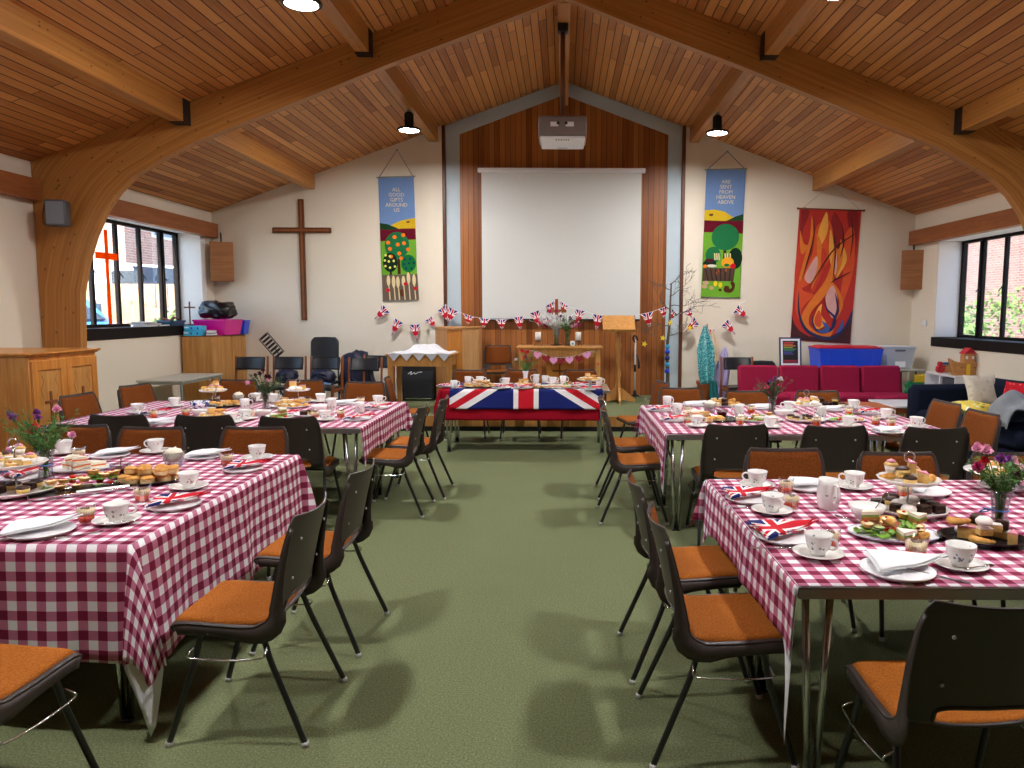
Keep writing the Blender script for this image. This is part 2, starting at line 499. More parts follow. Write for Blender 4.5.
window(-1, 3, 3.9, 6.9, 1.3, 2.77, [4.5, 5.1, 5.7, 6.3]); window(1, 4, 3.9, 6.9, 1.16, 2.65, [4.5, 5.1, 5.7, 6.3])

def beam(name, p, q, w, h, mat=None):
    """straight glulam member, top face given by p-q, UV along the length"""
    p, q = Vector(p), Vector(q); L = (q - p).length; b = MB(); hw = w / 2
    c = [(-hw, 0), (hw, 0), (hw, -h), (-hw, -h)]
    A = [b.pt((p.x + x, p.y, p.z + z)) for x, z in c]; B = [b.pt((q.x + x, q.y, q.z + z)) for x, z in c]
    per = [0, w, w + h, 2 * w + h, 2 * w + 2 * h]; o0 = R0.random() * 9
    for k in range(4): b.face((A[k], B[k], B[(k + 1) % 4], A[(k + 1) % 4]), False, 0, [(o0, per[k]), (o0 + L, per[k]), (o0 + L, per[k + 1]), (o0, per[k + 1])])
    b.face(A, False, 0, [(x, z) for x, z in c]); b.face(B[::-1], False, 0, [(x, z) for x, z in c[::-1]])
    return struct(b.build(name, mat or m_glulam))
m_lintel = wood('lintel wood', (134, 76, 38), (166, 100, 54), 'y')
# curved portal frame at y = 8.0
YA, TA = 8.1, .11
inn = [(-5.24, 0), (-5.22, .6), (-5.18, 1.2), (-5.12, 1.76), (-5.04, 2.09), (-4.95, 2.34), (-4.82, 2.6), (-4.67, 2.8), (-4.5, 2.96), (-4.26, 3.12), (-3.93, 3.29), (-3.6, 3.42), (-3.1, 3.61), (-2.5, 3.84), (-1.84, 4.1), (-1.2, 4.33), (-.55, 4.57), (0, 4.78)]
inn = [(max(-5.3, x * 1.0125 - (.035 if 1.7 < z < 3 else 0)), 1.57 + (z - 1.57) * 1.0125 if z > 1.57 else z) for x, z in inn]
oux = [(-5.66, 0), (-5.66, .6), (-5.66, 1.2), (-5.66, 1.8), (-5.66, 2.2), (-5.66, 2.5), (-5.66, 2.8), (-5.66, None), (-5.3, None), (-4.9, None), (-4.4, None), (-3.95, None), (-3.35, None), (-2.7, None), (-2, None), (-1.3, None), (-.6, None), (0, None)]
out = [(x, roofz(x) - .002 if z is None else z) for x, z in oux]
b = MB()
for sg in (-1, 1):
    I = [Vector((-sg * x, YA, z)) for x, z in inn]; O = [Vector((-sg * x, YA, z)) for x, z in out]; u = 0 if sg < 0 else 20
    for k in range(len(I) - 1):
        du = (I[k + 1] - I[k]).length; w0, w1 = (O[k] - I[k]).length, (O[k + 1] - I[k + 1]).length
        dy = Vector((0, TA, 0))
        i0, i1, o0, o1 = I[k], I[k + 1], O[k], O[k + 1]
        def fc(ps, uv, sm=False):
            if sg > 0: ps, uv = ps[::-1], uv[::-1]
            b.face([b.pt(p) for p in ps], sm, 0, uv)
        fc([i0, i1, o1, o0], [(u, 0), (u + du, 0), (u + du, w1), (u, w0)]); fc([i0 + dy, o0 + dy, o1 + dy, i1 + dy], [(u, 0), (u, w0), (u + du, w1), (u + du, 0)])
        fc([i0, i0 + dy, i1 + dy, i1], [(u, .5), (u, .5 + TA), (u + du, .5 + TA), (u + du, .5)]); fc([o0, o1, o1 + dy, o0 + dy], [(u, 0), (u + du, 0), (u + du, TA), (u, TA)])
        u += du
struct(b.build('roof_arch', m_glulam))
for x, xf in ((-4.02, -4.06), (-2.08, -2.06), (2.13, 2.06), (4.20, 4.06)):
    sg = -1 if x < 0 else 1; z = roofz(xf) + .03
    beam('roof_purlin', (xf, YA + TA + .004, z), (xf, YB - .102 if abs(x) < 3 else YB - .002, z), .14, .24)
    z = roofz(x) + .03
    beam('roof_purlin', (x, 1.5, z), (x, YA - .004, z), .14, .24)
    q = MB(); q.box((x + sg * -.075, YA - .07, z - .13), (.008, .14, .25)); q.box((x, YA - .07, z - .245), (.16, .14, .008)); struct(q.build('beam_hanger', plain('black steel', (26, 24, 24), .5)))
beam('roof_ridge_beam', (0, YA + TA + .004, APEX - .02), (0, YB - .06, APEX - .02), .13, .36)
for sg, z in ((-1, 2.94), (1, 2.86)):
    beam('window_lintel', (sg * (XW - .045), YA + TA + .02, z), (sg * (XW - .045), YB - .03, z), .13, .22, m_lintel)
    beam('window_lintel', (sg * (XW - .045), 1.5, z), (sg * (XW - .045), YA - .01, z), .13, .22, m_lintel)
# skirting along the gable wall
for n, (x0, x1) in enumerate(((-5.66, -2.5), (2.5, 5.66))):
    b = MB(); b.box(((x0 + x1) / 2, YB - .012, .06), (x1 - x0, .02, .12), .003); struct(b.build('baseboard_back' if n == 0 else 'baseboard_gable', m_brown))
# dais with carpet top, oak riser, black plinth strip
b = MB(); b.box((0, 10.93, .13), (4.96, 2.5, .14), .004); d = struct(b.build('floor_dais', m_carpet))
b = MB(); b.box((0, 9.668, .13), (4.98, .024, .135)); b.box((2.49, 10.93, .13), (.02, 2.5, .135)); b.box((-2.49, 10.93, .13), (.02, 2.5, .135)); b.build('riser', m_oak, d)
b = MB(); b.box((0, 9.69, .03), (4.9, .02, .06)); b.box((0, 10.95, .03), (4.9, 2.48, .06)); b.build('plinth', plain('black plinth', (20, 19, 19), .6), d)

# ---------------------------------------------------------------- outside the windows
m_ground = plain('grey tarmac outside', (120, 118, 114), .9)
for sg in (-1, 1):
    b = MB(); b.box((sg * 26.3, 10, .15), (40, 60, .5)); struct(b.build('ground_outside', m_ground))
def bricks():
    t = NT('red brickwork'); t.prop(.9)
    v = t.coord('Generated'); br = t.n('ShaderNodeTexBrick')
    sx = t.n('ShaderNodeSeparateXYZ'); t.L.new(t.coord('Object'), sx.inputs[0]); cb = t.n('ShaderNodeCombineXYZ')
    t.L.new(sx.outputs[1], cb.inputs[0]); t.L.new(sx.outputs[2], cb.inputs[1]); t.L.new(cb.outputs[0], br.inputs['Vector'])
    br.inputs['Scale'].default_value = 1; br.inputs['Brick Width'].default_value = .23; br.inputs['Row Height'].default_value = .075; br.inputs['Mortar Size'].default_value = .008
    br.inputs['Color1'].default_value = lin((200, 150, 130)); br.inputs['Color2'].default_value = lin((180, 124, 106)); br.inputs['Mortar'].default_value = lin((210, 200, 190))
    t.col(br.outputs['Color']); return t.m
m_brick = bricks()
m_leaf = plain('hedge leaves', (96, 132, 62), .7, var=.5, nscale=14)
def hedge_mb(c, r, n, seed):
    q = MB(); rr = random.Random(seed)
    for k in range(n):
        d = Vector((rr.gauss(0, 1), rr.gauss(0, 1), rr.gauss(0, 1))).normalized() * (.55 + .45 * rr.random())
        p = Vector((c[0] + d.x * r[0], c[1] + d.y * r[1], c[2] + d.z * r[2]))
        a, e = d.orthogonal().normalized() * .06, d.cross(d.orthogonal()).normalized() * .04
        w = Euler((rr.random() * 6, rr.random() * 6, 0)).to_matrix()
        a, e = w @ a, w @ e
        q.face([q.pt(p - a), q.pt(p + e), q.pt(p + a), q.pt(p - e)])
    return q
# left: fence, a house with windows, a van and a car; right: brick wall, shrubs and a car
m_wfence = wood('weathered fence', (150, 124, 98), (184, 158, 130), 'z')
t = thing('garden_fence', 'weathered vertical board fence seen through the window with the orange cross', 'fence', (-10.6, 15.6, .4), PI / 2)
b = MB()
for k in range(44): b.box((0, -5.5 + k * .25, .85), (.025, .23, 1.7), .004)
b.build('fence_board', m_wfence, t)
for k in range(5):
    q = MB(); q.box((.08, -5.4 + k * 2.7, .9), (.1, .1, 1.8), .008); q.build('post', m_wfence, t)
for z in (.4, 1.3):
    q = MB(); q.box((.05, 0, z), (.05, 11, .08), .005); q.build('rail', m_wfence, t)
t = thing('terraced_house', 'pale brick house beyond the fence outside', 'house', (-15.2, 27, .4))
b = MB(); b.box((0, 0, 2.6), (6, 12, 5.2)); b.build('house_wall', m_brick, t)
b = MB(); b.prism([(-3.4, 5.2), (3.4, 5.2), (0, 7.6)], (0, -6.2, 0), (1, 0, 0), (0, 0, 1), (0, 12.4, 0)); b.build('tiled_roof', plain('slate roof', (92, 88, 92), .8), t)
for y in (-4, 0, 4):
    for z in (1.5, 3.9):
        q = MB(); q.box((3.02, y, z), (.08, 1.3, 1.2), .01); f = q.build('house_window', m_reveal, t); q = MB(); q.box((3.065, y, z), (.02, 1.15, 1.05)); q.build('house_pane', plain('dark glazing', (110, 124, 138), .1), f)
def car(name, label, loc, rz, colr, van=False, badge=False):
    t = thing(name, label, 'van' if van else 'car', loc, rz)
    mp = plain('paint %d %d %d' % colr, colr, .25, spec=.6, coat=.6, var=.03)
    L, W, H = (5.0, 1.9, 2.2) if van else (4.3, 1.75, 1.45)
    pr = [(-L / 2, .35), (-L / 2 + .05, .9), (-L / 2 + .9, 1.15), (-L / 2 + 1.7, H), (L / 2 - (.1 if van else .9), H), (L / 2 - .05, 1.0), (L / 2, .4)] if van else [(-L / 2, .35), (-L / 2 + .05, .75), (-L / 2 + 1.1, .92), (-L / 2 + 1.9, H), (L / 2 - 1.1, H), (L / 2 - .2, .95), (L / 2, .4)]
    b = MB(); b.prism([(y, z) for y, z in pr], (-W / 2, 0, 0), (0, 1, 0), (0, 0, 1), (W, 0, 0)); b.build('car_body', mp, t)
    dk = plain('car glazing', (40, 48, 58), .08, spec=.8)
    y0, y1 = pr[2], pr[3]
    b = MB(); b.prism([(-W / 2 + .12, 0), (W / 2 - .12, 0), (W / 2 - .2, 1), (-W / 2 + .2, 1)], (0, y0[0] + .05, y0[1] + .06), (1, 0, 0), (0, y1[0] - y0[0] - .06, y1[1] - y0[1] - .12), (0, -.02, .02)); b.build('windscreen', dk, t)
    for sx in (-1, 1):
        b = MB(); b.box((sx * (W / 2 + .005), .1 if not van else -.9, H - .36), (.02, 1.7 if not van else .9, .38), .006); b.build('side_window', dk, t)
        for yy in (-L / 2 + .85, L / 2 - .85):
            q = MB(); q.T = Matrix.Translation((sx * (W / 2 - .1), yy, .32)) @ Matrix.Rotation(PI / 2, 4, 'Y'); q.lathe([(0, -.1), (.32, -.1), (.33, .1), (.2, .11), (0, .11)], 20); q.build('wheel', plain('tyre', (28, 28, 28), .8), t)
        b = MB(); b.box((sx * (W / 2 - .25), -L / 2 + .03, .72), (.34, .08, .16), .02); b.build('headlight', plain('headlight', (225, 228, 230), .1), t)
    b = MB()
    for z in (.5, .6, .7, .8): b.box((0, -L / 2 + .02, z), (.9, .06, .03), .006)
    b.build('grille', plain('chrome trim', (190, 192, 195), .2, 1), t)
    if badge:
        b = MB(); b.tube([(.13 * math.cos(a * PI / 10), -L / 2 - .04, .68 + .13 * math.sin(a * PI / 10)) for a in range(20)], .014, 6, True)
        for a in (90, 210, 330): b.tube([(0, -L / 2 - .04, .68), (.12 * math.cos(math.radians(a)), -L / 2 - .04, .68 + .12 * math.sin(math.radians(a)))], .012, 6)
        b.build('bonnet_badge', plain('chrome trim', (190, 192, 195), .2, 1), t)
car('parked_van', 'white van parked outside beyond the window with the orange cross', (-10.2, 17.9, .4), 1.2, (225, 228, 232), True)
car('parked_car', 'blue car parked outside below the orange window cross', (-9.5, 13.2, .4), 1.2, (70, 140, 190))
car('parked_car', 'dark car with chrome grille badge outside the window above the navy sofa', (10.2, 14.0, .4), -.5, (70, 78, 92), badge=True)
b = MB(); b.box((13.5, 17, 2.6), (.3, 30, 4.5)); struct(b.build('wall_outside', m_brick))
for k, (x, y, z, r) in enumerate(((7.7, 14.6, .9, (.6, .7, 1.0)), (11.3, 19.2, .9, (1, 1, 1.4)), (8.9, 17.9, .7, (.9, .9, 1.3)))):
    tag(hedge_mb((0, 0, 0), r, 900, k).build('garden_shrub', m_leaf, None, (x, y, z)), ['leafy green shrub growing close outside the window above the toy ark', 'tall shrub against the brick wall outside', 'round shrub between the church wall and the brick wall outside'][k], 'shrub')
tag(hedge_mb((0, 0, 0), (.55, .6, .8), 700, 9).build('garden_shrub', m_leaf, None, (-7.7, 14.85, .8)), 'bright shrub outside at the far end of the window with the orange cross', 'shrub')
# ---------------------------------------------------------------- stacking chairs
m_shell = plain('taupe chair plastic', (62, 53, 49), .42, var=.05, spec=.35)
def fabric(name, c, d):
    t = NT(name); t.prop(.95, spec=.1); v = t.coord('Object')
    f = t.noise(v, 160, 3, .7); t.col(t.ramp(f, [(.3, lin(d)), (.7, lin(c))])); t.bump(f, .5, .003); return t.m
m_seatfab = fabric('rust seat fabric', (178, 106, 42), (132, 72, 24))
m_backfab = fabric('darker back fabric', (138, 77, 34), (94, 49, 18))  # back pads coloured darker than the seat pads
m_leg = plain('black tube enamel', (22, 22, 24), .3, spec=.6)
m_cap = plain('pale foot cap', (190, 190, 188), .5)
m_chrome = plain('chrome', (205, 207, 210), .18, 1, var=.02)
def chair_shell_fn(off=0.0, inset=0.0):
    prof = crom([(.205, .415), (.215, .437), (.17, .45), (.03, .443), (-.09, .44), (-.15, .452), (-.183, .49), (-.2, .56), (-.222, .66), (-.25, .765), (-.268, .825)], 6, False)
    cum = [0]
    for p, q in zip(prof, prof[1:]): cum.append(cum[-1] + math.hypot(q[0] - p[0], q[1] - p[1]))
    T = cum[-1]
    def at(t):
        d = t * T
        for k in range(len(prof) - 1):
            if cum[k + 1] >= d - 1e-9:
                f = (d - cum[k]) / (cum[k + 1] - cum[k]); p, q = prof[k], prof[k + 1]
                return (p[0] + (q[0] - p[0]) * f, p[1] + (q[1] - p[1]) * f, Vector((q[0] - p[0], q[1] - p[1])).normalized())
        p = prof[-1]; return p[0], p[1], Vector((0, 1))
    def width(t):
        pts = [(0, .205), (.06, .218), (.3, .226), (.45, .226), (.55, .224), (.75, .222), (.9, .214), (.97, .2), (1, .182)]
        for (a, x), (c, y) in zip(pts, pts[1:]):
            if t <= c: return x + (y - x) * (t - a) / (c - a)
        return pts[-1][1]
    def fn(i, j):
        y, z, d = at(j); w = width(j); sx = 2 * i - 1
        n = (d.y, -d.x)                                # profile normal on the sitter's side
        bk = max(0, min(1, (j - .42) / .15))
        lift = .038 * bk * sx * sx - .012 * (1 - bk) * (1 - sx * sx) * (1 if j > .08 else 0)
        rim = max(0, (abs(sx) - .86) / .14); h = lift - .005 * rim * rim * (1 - bk * .6) + off
        return (sx * (w - inset), y + n[0] * h, z + n[1] * h)
    return fn
def make_chair():
    t = thing('stacking_chair', 'chair', 'chair')
    fn = chair_shell_fn()
    hole = lambda i, j: (abs(i - .5) / .3) ** 4 + (abs(j - .55) / .052) ** 4 < 1
    b = MB(); b.sheet(fn, 64, 120, .006, skip=hole); b.build('shell', m_shell, t)
    sg = lambda x: (abs(x) ** .5) * (1 if x > 0 else -1)
    MB().tube([fn(.5 + .3 * sg(math.cos(a * PI / 24)), .55 + .052 * sg(math.sin(a * PI / 24))) for a in range(48)], .006, 6, True).build('slot_rim', m_shell, t)
    # side flanges that stiffen the seat, deepest at the bend
    for sx in (0, 1):
        b = MB()
        def fl(i, j):
            jj = .03 + j * .92; p = Vector(fn(sx, jj)); q = Vector(fn(sx, min(1, jj + .01))) - p
            dn = Vector((0, q.z, -q.y)).normalized()
            dep = .036 + .030 * math.exp(-((jj - .47) / .11) ** 2) - .026 * max(0, (jj - .6) / .4)
            return p - dn * dep * i
        b.sheet(fl, 2, 30, .004); b.build('shell_flange', m_shell, t)
    # pads
    def pad(j0, j1, th):
        f2 = chair_shell_fn(.004)
        def g(i, j):
            k = .5 + (i - .5) * .915; e = min(1, 14 * min(i, 1 - i)) * min(1, 14 * min(j, 1 - j))
            jj = j0 + (j1 - j0) * j
            p = Vector(f2(k, jj)); q = Vector(f2(k, min(1, jj + .01))) - p
            return p + Vector((0, q.z, -q.y)).normalized() * th * math.sqrt(max(0, e))
        return g
    b = MB(); b.sheet(pad(.035, .475, .012), 18, 18, .003); b.build('seat_pad', m_seatfab, t)
    b = MB(); b.sheet(pad(.625, .972, .010), 18, 16, .003); b.build('back_pad', m_backfab, t)
    for i in (.2, .8):
        for j in (.69, .88):
            p = Vector(fn(i, j)); MB().sphere((p.x, p.y - .0075, p.z), (.006, .004, .006), 8, 6).build('rivet', m_cap, t)
    # legs: front and rear tube of each side meet in a bend under the seat
    for sx in (-1, 1):
        for sy, yf, yt in ((1, .225, .10), (-1, -.265, -.10)):
            b = MB(); X = sx * .205; xf = sx * .238
            b.tube(crom([(X - sx * .01, yt * .35, .418), (X, yt * .9, .414), (X, yt * 1.15, .39), (X + (xf - X) * .25, yt + (yf - yt) * .25, .31), (X + (xf - X) * .6, yt + (yf - yt) * .6, .17), (xf, yf, .012)], 4, False), .0115, 8)
            l = b.build('leg', m_leg, t)
            q = MB(); q.lathe([(.0135, 0), (.0135, .016), (.010, .02)], 10, (xf, yf, 0)); q.build('foot_cap', m_cap, l)
    b = MB(); b.box((0, .06, .421), (.40, .03, .012), .003); b.box((0, -.07, .421), (.40, .03, .012), .003); b.build('under_frame', m_leg, t)
    for sx in (-1, 1):
        b = MB(); x = sx * .218
        b.tube(crom([(x, .13, .365), (x + sx * .03, .135, .35), (x + sx * .03, .13, .335), (x + sx * .035, 0, .33), (x + sx * .03, -.12, .335), (x + sx * .03, -.135, .35), (x, -.13, .365)], 4, False), .0035, 6)
        b.build('linking_hook', m_chrome, t)
    return t
PROTO['chair'] = make_chair()
FACE = {'+y': 0, '-x': PI / 2, '-y': PI, '+x': -PI / 2}
def chair(x, y, face, label, turn=0, z=0): return place('chair', (x, y, z), FACE[face] + math.radians(turn), label)
def chair_back(u, v, face, label, turn=0, top=.822):
    """from the middle of the top edge of the back (0.82 m up)"""
    p = atz(u, v, top); f = FACE[face]; d = Vector((-math.sin(f), math.cos(f)))
    return chair(p.x + d.x * .268, p.y + d.y * .268, face, label, turn)

FL, FR, RL, RR = 'front left gingham table', 'front right gingham table', 'rear left gingham table', 'rear right gingham table'
S = 'brown rust padded chair '
chair(-1.192, 2.79, '-x', S + 'beside the front left table near its hanging corner')
chair(-1.182, 3.50, '-x', S + 'at the aisle side of the front left table, farther along', -2)
chair(.58, 2.665, '+x', S + 'beside the front right table by its metal edge')
chair(.555, 3.265, '+x', S + 'at the aisle side of the front right table, behind another', 2)
chair(-1.82, 2.17, '+y', S + 'before the hanging front of the front left cloth', -8)
chair(1.13, 2.085, '+y', S + 'before the bare metal front edge of the front right table', 2)
chair(-1.33, 5.78, '-x', S + 'at the aisle side of the rear left table, nearer us')
chair(-1.25, 6.33, '-x', S + 'at the aisle side of the rear left table, beyond another')
chair(.55, 5.62, '+x', S + 'at the aisle side of the rear right table, nearer us')
chair(.565, 6.345, '+x', S + 'at the aisle side of the rear right table, beyond another')
for u, v, w in ((257.5, 427.3, 'nearest the aisle'), (155.5, 427.5, 'second from the aisle'), (82, 425, 'third from the aisle')):
    chair_back(u, v, '-y', S + 'facing us behind the front left table, ' + w)
for u, v, w in ((286, 418.5, 'nearest the aisle'), (201, 417, 'second from the aisle'), (114, 416.5, 'third from the aisle')):
    chair_back(u, v, '+y', 'dark chair back turned to us before the rear left table, ' + w)
for u, v, w in ((240, 380, 'third from the aisle'), (306, 380, 'second from the aisle'), (366, 382, 'nearest the aisle')):
    chair_back(u, v, '-y', S + 'facing us behind the rear left table, ' + w)
chair_back(127, 390.5, '+x', S + 'turned sideways at the outer end of the rear left table', -14, .775)
chair_back(70, 399, '+x', S + 'turned sideways in front of the cross cabinet', -8, .79)
for u, v, w in ((782, 448.8, 'nearest the aisle'), (894, 452.6, 'second from the aisle'), (1004, 453, 'behind the vase')):
    chair_back(u, v, '-y', S + 'facing us behind the front right table, ' + w)
for u, v, w in ((738, 426.5, 'nearest the aisle'), (838, 428, 'second from the aisle'), (940, 429.5, 'third from the aisle')):
    chair_back(u, v, '+y', 'dark chair back turned to us before the rear right table, ' + w)
for u, v, w in ((680, 388, 'nearest the aisle'), (746, 391, 'second from the aisle'), (816, 391, 'third from the aisle')):
    chair_back(u, v, '-y', S + 'facing us behind the rear right table, ' + w)
chair_back(953, 403, '-x', S + 'turned sideways by the navy sofa, beside another', 6)
chair_back(990, 413, '-x', S + 'turned sideways by the navy sofa, nearer us', 4)
for u, v, w in ((470, 370, 'before the light wood pulpit'), (522, 370, 'behind the red flowers'), (580, 370, 'below the paper hearts')):
    chair_back(u, v, '-y', S + 'facing us behind the union jack table, ' + w)
chair(-1.72, 8.25, '+x', S + 'at the left end of the union jack table', 6)
chair(.83, 7.75, '-x', S + 'at the right end of the union jack table, turned outward', 14)

# ---------------------------------------------------------------- folding tables and cloths
m_ply = plain('table plywood edge', (150, 120, 86), .6, var=.15)
m_alu = plain('aluminium edge', (150, 148, 146), .4, .8, var=.08)
m_ging = gingham('burgundy gingham'); m_white = plain('white cloth', (232, 232, 238), .85, var=.03, spec=.1)
TT = .703
def folding_table(x0, x1, y0, y1, label, group=None, loc=None, legs=((0, 0), (0, 1), (1, 0), (1, 1)), z=TT, inset=.10):
    cx, cy = (x0 + x1) / 2, (y0 + y1) / 2
    t = thing('folding_table', label, 'table', (cx, cy, 0), 0, group); W, D = x1 - x0, y1 - y0
    b = MB(); b.box((0, 0, z - .014), (W - .012, D - .012, .028), .004); b.build('tabletop', m_ply, t)
    b = MB()
    for sy in (-1, 1): b.box((0, sy * (D / 2 - .004), z - .018), (W, .008, .034), .002)
    for sx in (-1, 1): b.box((sx * (W / 2 - .004), 0, z - .018), (.008, D - .02, .034), .002)
    b.build('metal_edge', m_alu, t)
    for a, e in legs:
        sx, sy = 2 * a - 1, 2 * e - 1
        X, Y = sx * (W / 2 - (inset if sx > 0 else .10)), sy * (D / 2 - .055)
        b = MB()
        b.tube([(X - sx * .02, Y, z - .03), (X + sx * .008, Y, .012)], .0125, 10); b.tube([(X + sx * .055, Y - sy * .02, z - .03), (X + sx * .03, Y - sy * .004, .012)], .0125, 10)
        l = b.build('leg', m_chrome, t)
        q = MB(); q.box((X + sx * .019, Y - sy * .002, .006), (.055, .034, .012), .004); q.build('foot', m_leg, l)
    b = MB()
    for sx in (-1, 1): b.box((sx * (W / 2 - .09), 0, z - .042), (.03, D - .12, .02), .003)
    b.build('leg_rail', m_leg, t)
    return t
def cloth(name, x0, x1, y0, y1, z, ov, mat, label, cat, group=None, th=.002, amp=.013, seed=0, uv0=(0, 0), base=.012, flare=1.0, tip=0, ends=None):
    """cloth on a table: ov = overhang (x-, x+, y-, y+). Adjacent overhangs meet in a hanging corner point."""
    b = MB(); rr = random.Random(seed); ph = [rr.random() * 6 for _ in range(6)]
    lx, hx, ly, hy = ov
    U = lambda p, q: (p + uv0[0], q + uv0[1])
    nx, ny = 24, 16
    b.grid(lambda i, j: (x0 + (x1 - x0) * i, y0 + (y1 - y0) * j, z), nx, ny, lambda i, j: U(x0 + (x1 - x0) * i, y0 + (y1 - y0) * j))
    cx, cy = (x0 + x1) / 2, (y0 + y1) / 2
    loop = []                                         # (edge point, outward direction, drop length, arc position)
    def side(p, q, d, L, n):
        for k in range(n + 1):
            f = k / n; q4 = ends if ends and d[0] else (0, 1, 0, 1); e = q4[0] * math.exp(-(f / q4[1]) ** 2) + q4[2] * math.exp(-((1 - f) / q4[3]) ** 2)
            loop.append((p[0] + (q[0] - p[0]) * f, p[1] + (q[1] - p[1]) * f, d, L + e, 0))
    def corner(p, a0, La, Lb, n=10):
        for k in range(1, n):
            a = a0 + PI / 2 * k / n; ca, sa = abs(math.cos(a - a0)), abs(math.sin(a - a0))
            L = min(La / max(ca, 1e-4), Lb / max(sa, 1e-4)) * (1 + tip * math.sin(PI * k / n))
            loop.append((p[0], p[1], (math.cos(a), math.sin(a)), L, 1))
    E = [('y-', (x0, y0), (x1, y0), (0, -1), ly), ('x+', (x1, y0), (x1, y1), (1, 0), hx), ('y+', (x1, y1), (x0, y1), (0, 1), hy), ('x-', (x0, y1), (x0, y0), (-1, 0), lx)]
    segs = []
    for k, (nm, p, q, d, L) in enumerate(E):
        if L <= 0: continue
        loop = []
        side(p, q, d, L, 40)
        L2 = E[(k + 1) % 4][4]
        if L2 > 0: corner(q, math.atan2(d[1], d[0]), L, L2)
        if L2 > 0: loop.append((q[0], q[1], E[(k + 1) % 4][3], L2, 0))
        segs.append(list(loop))
    for lp in segs:
        n = len(lp) - 1; m = 12; P = []
        arc = 0; A = [0]
        for r, s2 in zip(lp, lp[1:]):
            arc += math.hypot(s2[0] - r[0], s2[1] - r[1]) + (.03 if s2[4] or r[4] else 0); A.append(arc)
        for k, (ex, ey, d, L, cn) in enumerate(lp):
            row = []
            for j in range(m + 1):
                t = j / m; s = t * L; a = A[k]
                ts = s / .45; w = amp * ts ** .8 * (math.sin(a * 9 + ph[0]) + .6 * math.sin(a * 17 + ph[1]) + .4 * math.sin(a * 31 + ph[2])) if not cn else 0
                o = base + .018 * ts + w + .13 * ts * (1 - .3 * ts) * cn * flare
                r = min(1, .4 + s / .02)
                zz = z - max(0, s - .008) * (.985 if not cn else .96)
                row.append((b.pt((ex + d[0] * o * r, ey + d[1] * o * r, zz)), U(ex + d[0] * s, ey + d[1] * s)))
            P.append(row)
        for k in range(n):
            for j in range(m):
                q = [P[k][j], P[k][j + 1], P[k + 1][j + 1], P[k + 1][j]]
                b.face([x[0] for x in q], True, 0, [x[1] for x in q])
    o = b.build(name, mat)
    md = o.modifiers.new('thickness', 'SOLIDIFY'); md.thickness = th * .5; md.offset = -1
    return tag(o, label, cat, group)
ZT = .713
TABS = {'FL': (-3.98, -1.585, 2.66, 4.38), 'FR': (.745, 3.14, 2.27, 3.76), 'RL': (-3.85, -1.49, 5.4, 6.98), 'RR': (.735, 2.80, 5.18, 6.8)}
TN = {'FL': FL, 'FR': FR, 'RL': RL, 'RR': RR}
for k, (x0, x1, y0, y1) in TABS.items():
    ym = (y0 + y1) / 2; nm = {'FL': 'front left', 'FR': 'front right', 'RL': 'rear left', 'RR': 'rear right'}[k]
    folding_table(x0, x1, y0, ym - .003, 'metal edged folding table under the near half of the %s gingham cloth' % nm, inset=.27 if k == 'RR' else .10)
    folding_table(x0, x1, ym + .003, y1, 'metal edged folding table under the far half of the %s gingham cloth' % nm, inset=.27 if k == 'RR' else .10)
ga = 'burgundy gingham tablecloth '
cloth('white_undercloth', *TABS['FL'], .7075, (0, .45, .41, .16), m_white, 'white undercloth peeping out below the front left gingham cloth', 'tablecloth', seed=1, amp=.013, base=.0055, flare=.9, tip=.24, th=.002)
cloth('gingham_tablecloth', *TABS['FL'], .7125, (0, .50, .45, .2), m_ging, ga + 'hanging down the front of the front left table', 'tablecloth', seed=1, amp=.013, tip=-.17)
x0, x1, y0, y1 = TABS['FR']
cloth('white_undercloth', x0, x1, y0, y1, .7075, (.20, 0, 0, .16), m_white, 'white undercloth whose corner dangles at the front right table leg', 'tablecloth', seed=2, amp=.013, base=.0055, flare=.9, ends=(0, 1, .34, .06), th=.002)
cloth('gingham_tablecloth', x0, x1, y0, y1, .7125, (.228, 0, 0, .2), m_ging, ga + 'of the front right table, with the near metal edge bare', 'tablecloth', seed=2, ends=(.12, .10, .03, .05))
x0, x1, y0, y1 = TABS['RL']
cloth('white_undercloth', x0, x1, y0, y1, .7075, (0, .19, 0, .16), m_white, 'white undercloth under the rear left gingham cloth', 'tablecloth', seed=3, amp=.013, base=.0055, flare=.9, th=.002)
cloth('gingham_tablecloth', x0, x1, y0, y1, .7125, (0, .228, 0, .2), m_ging, ga + 'of the rear left table before the black chairs', 'tablecloth', seed=3, ends=(.15, .05, .06, .1))
x0, x1, y0, y1 = TABS['RR']
cloth('white_undercloth', x0, x1, y0, y1, .7075, (.19, 0, 0, .18), m_white, 'white undercloth under the rear right gingham cloth', 'tablecloth', seed=4, amp=.013, base=.0055, flare=.9, ends=(0, 1, .26, .05), th=.002)
cloth('gingham_tablecloth', x0, x1, y0, y1, .7125, (.228, 0, 0, .2), m_ging, ga + 'of the rear right table before the red sofa', 'tablecloth', seed=4, ends=(.06, .1, .17, .05))
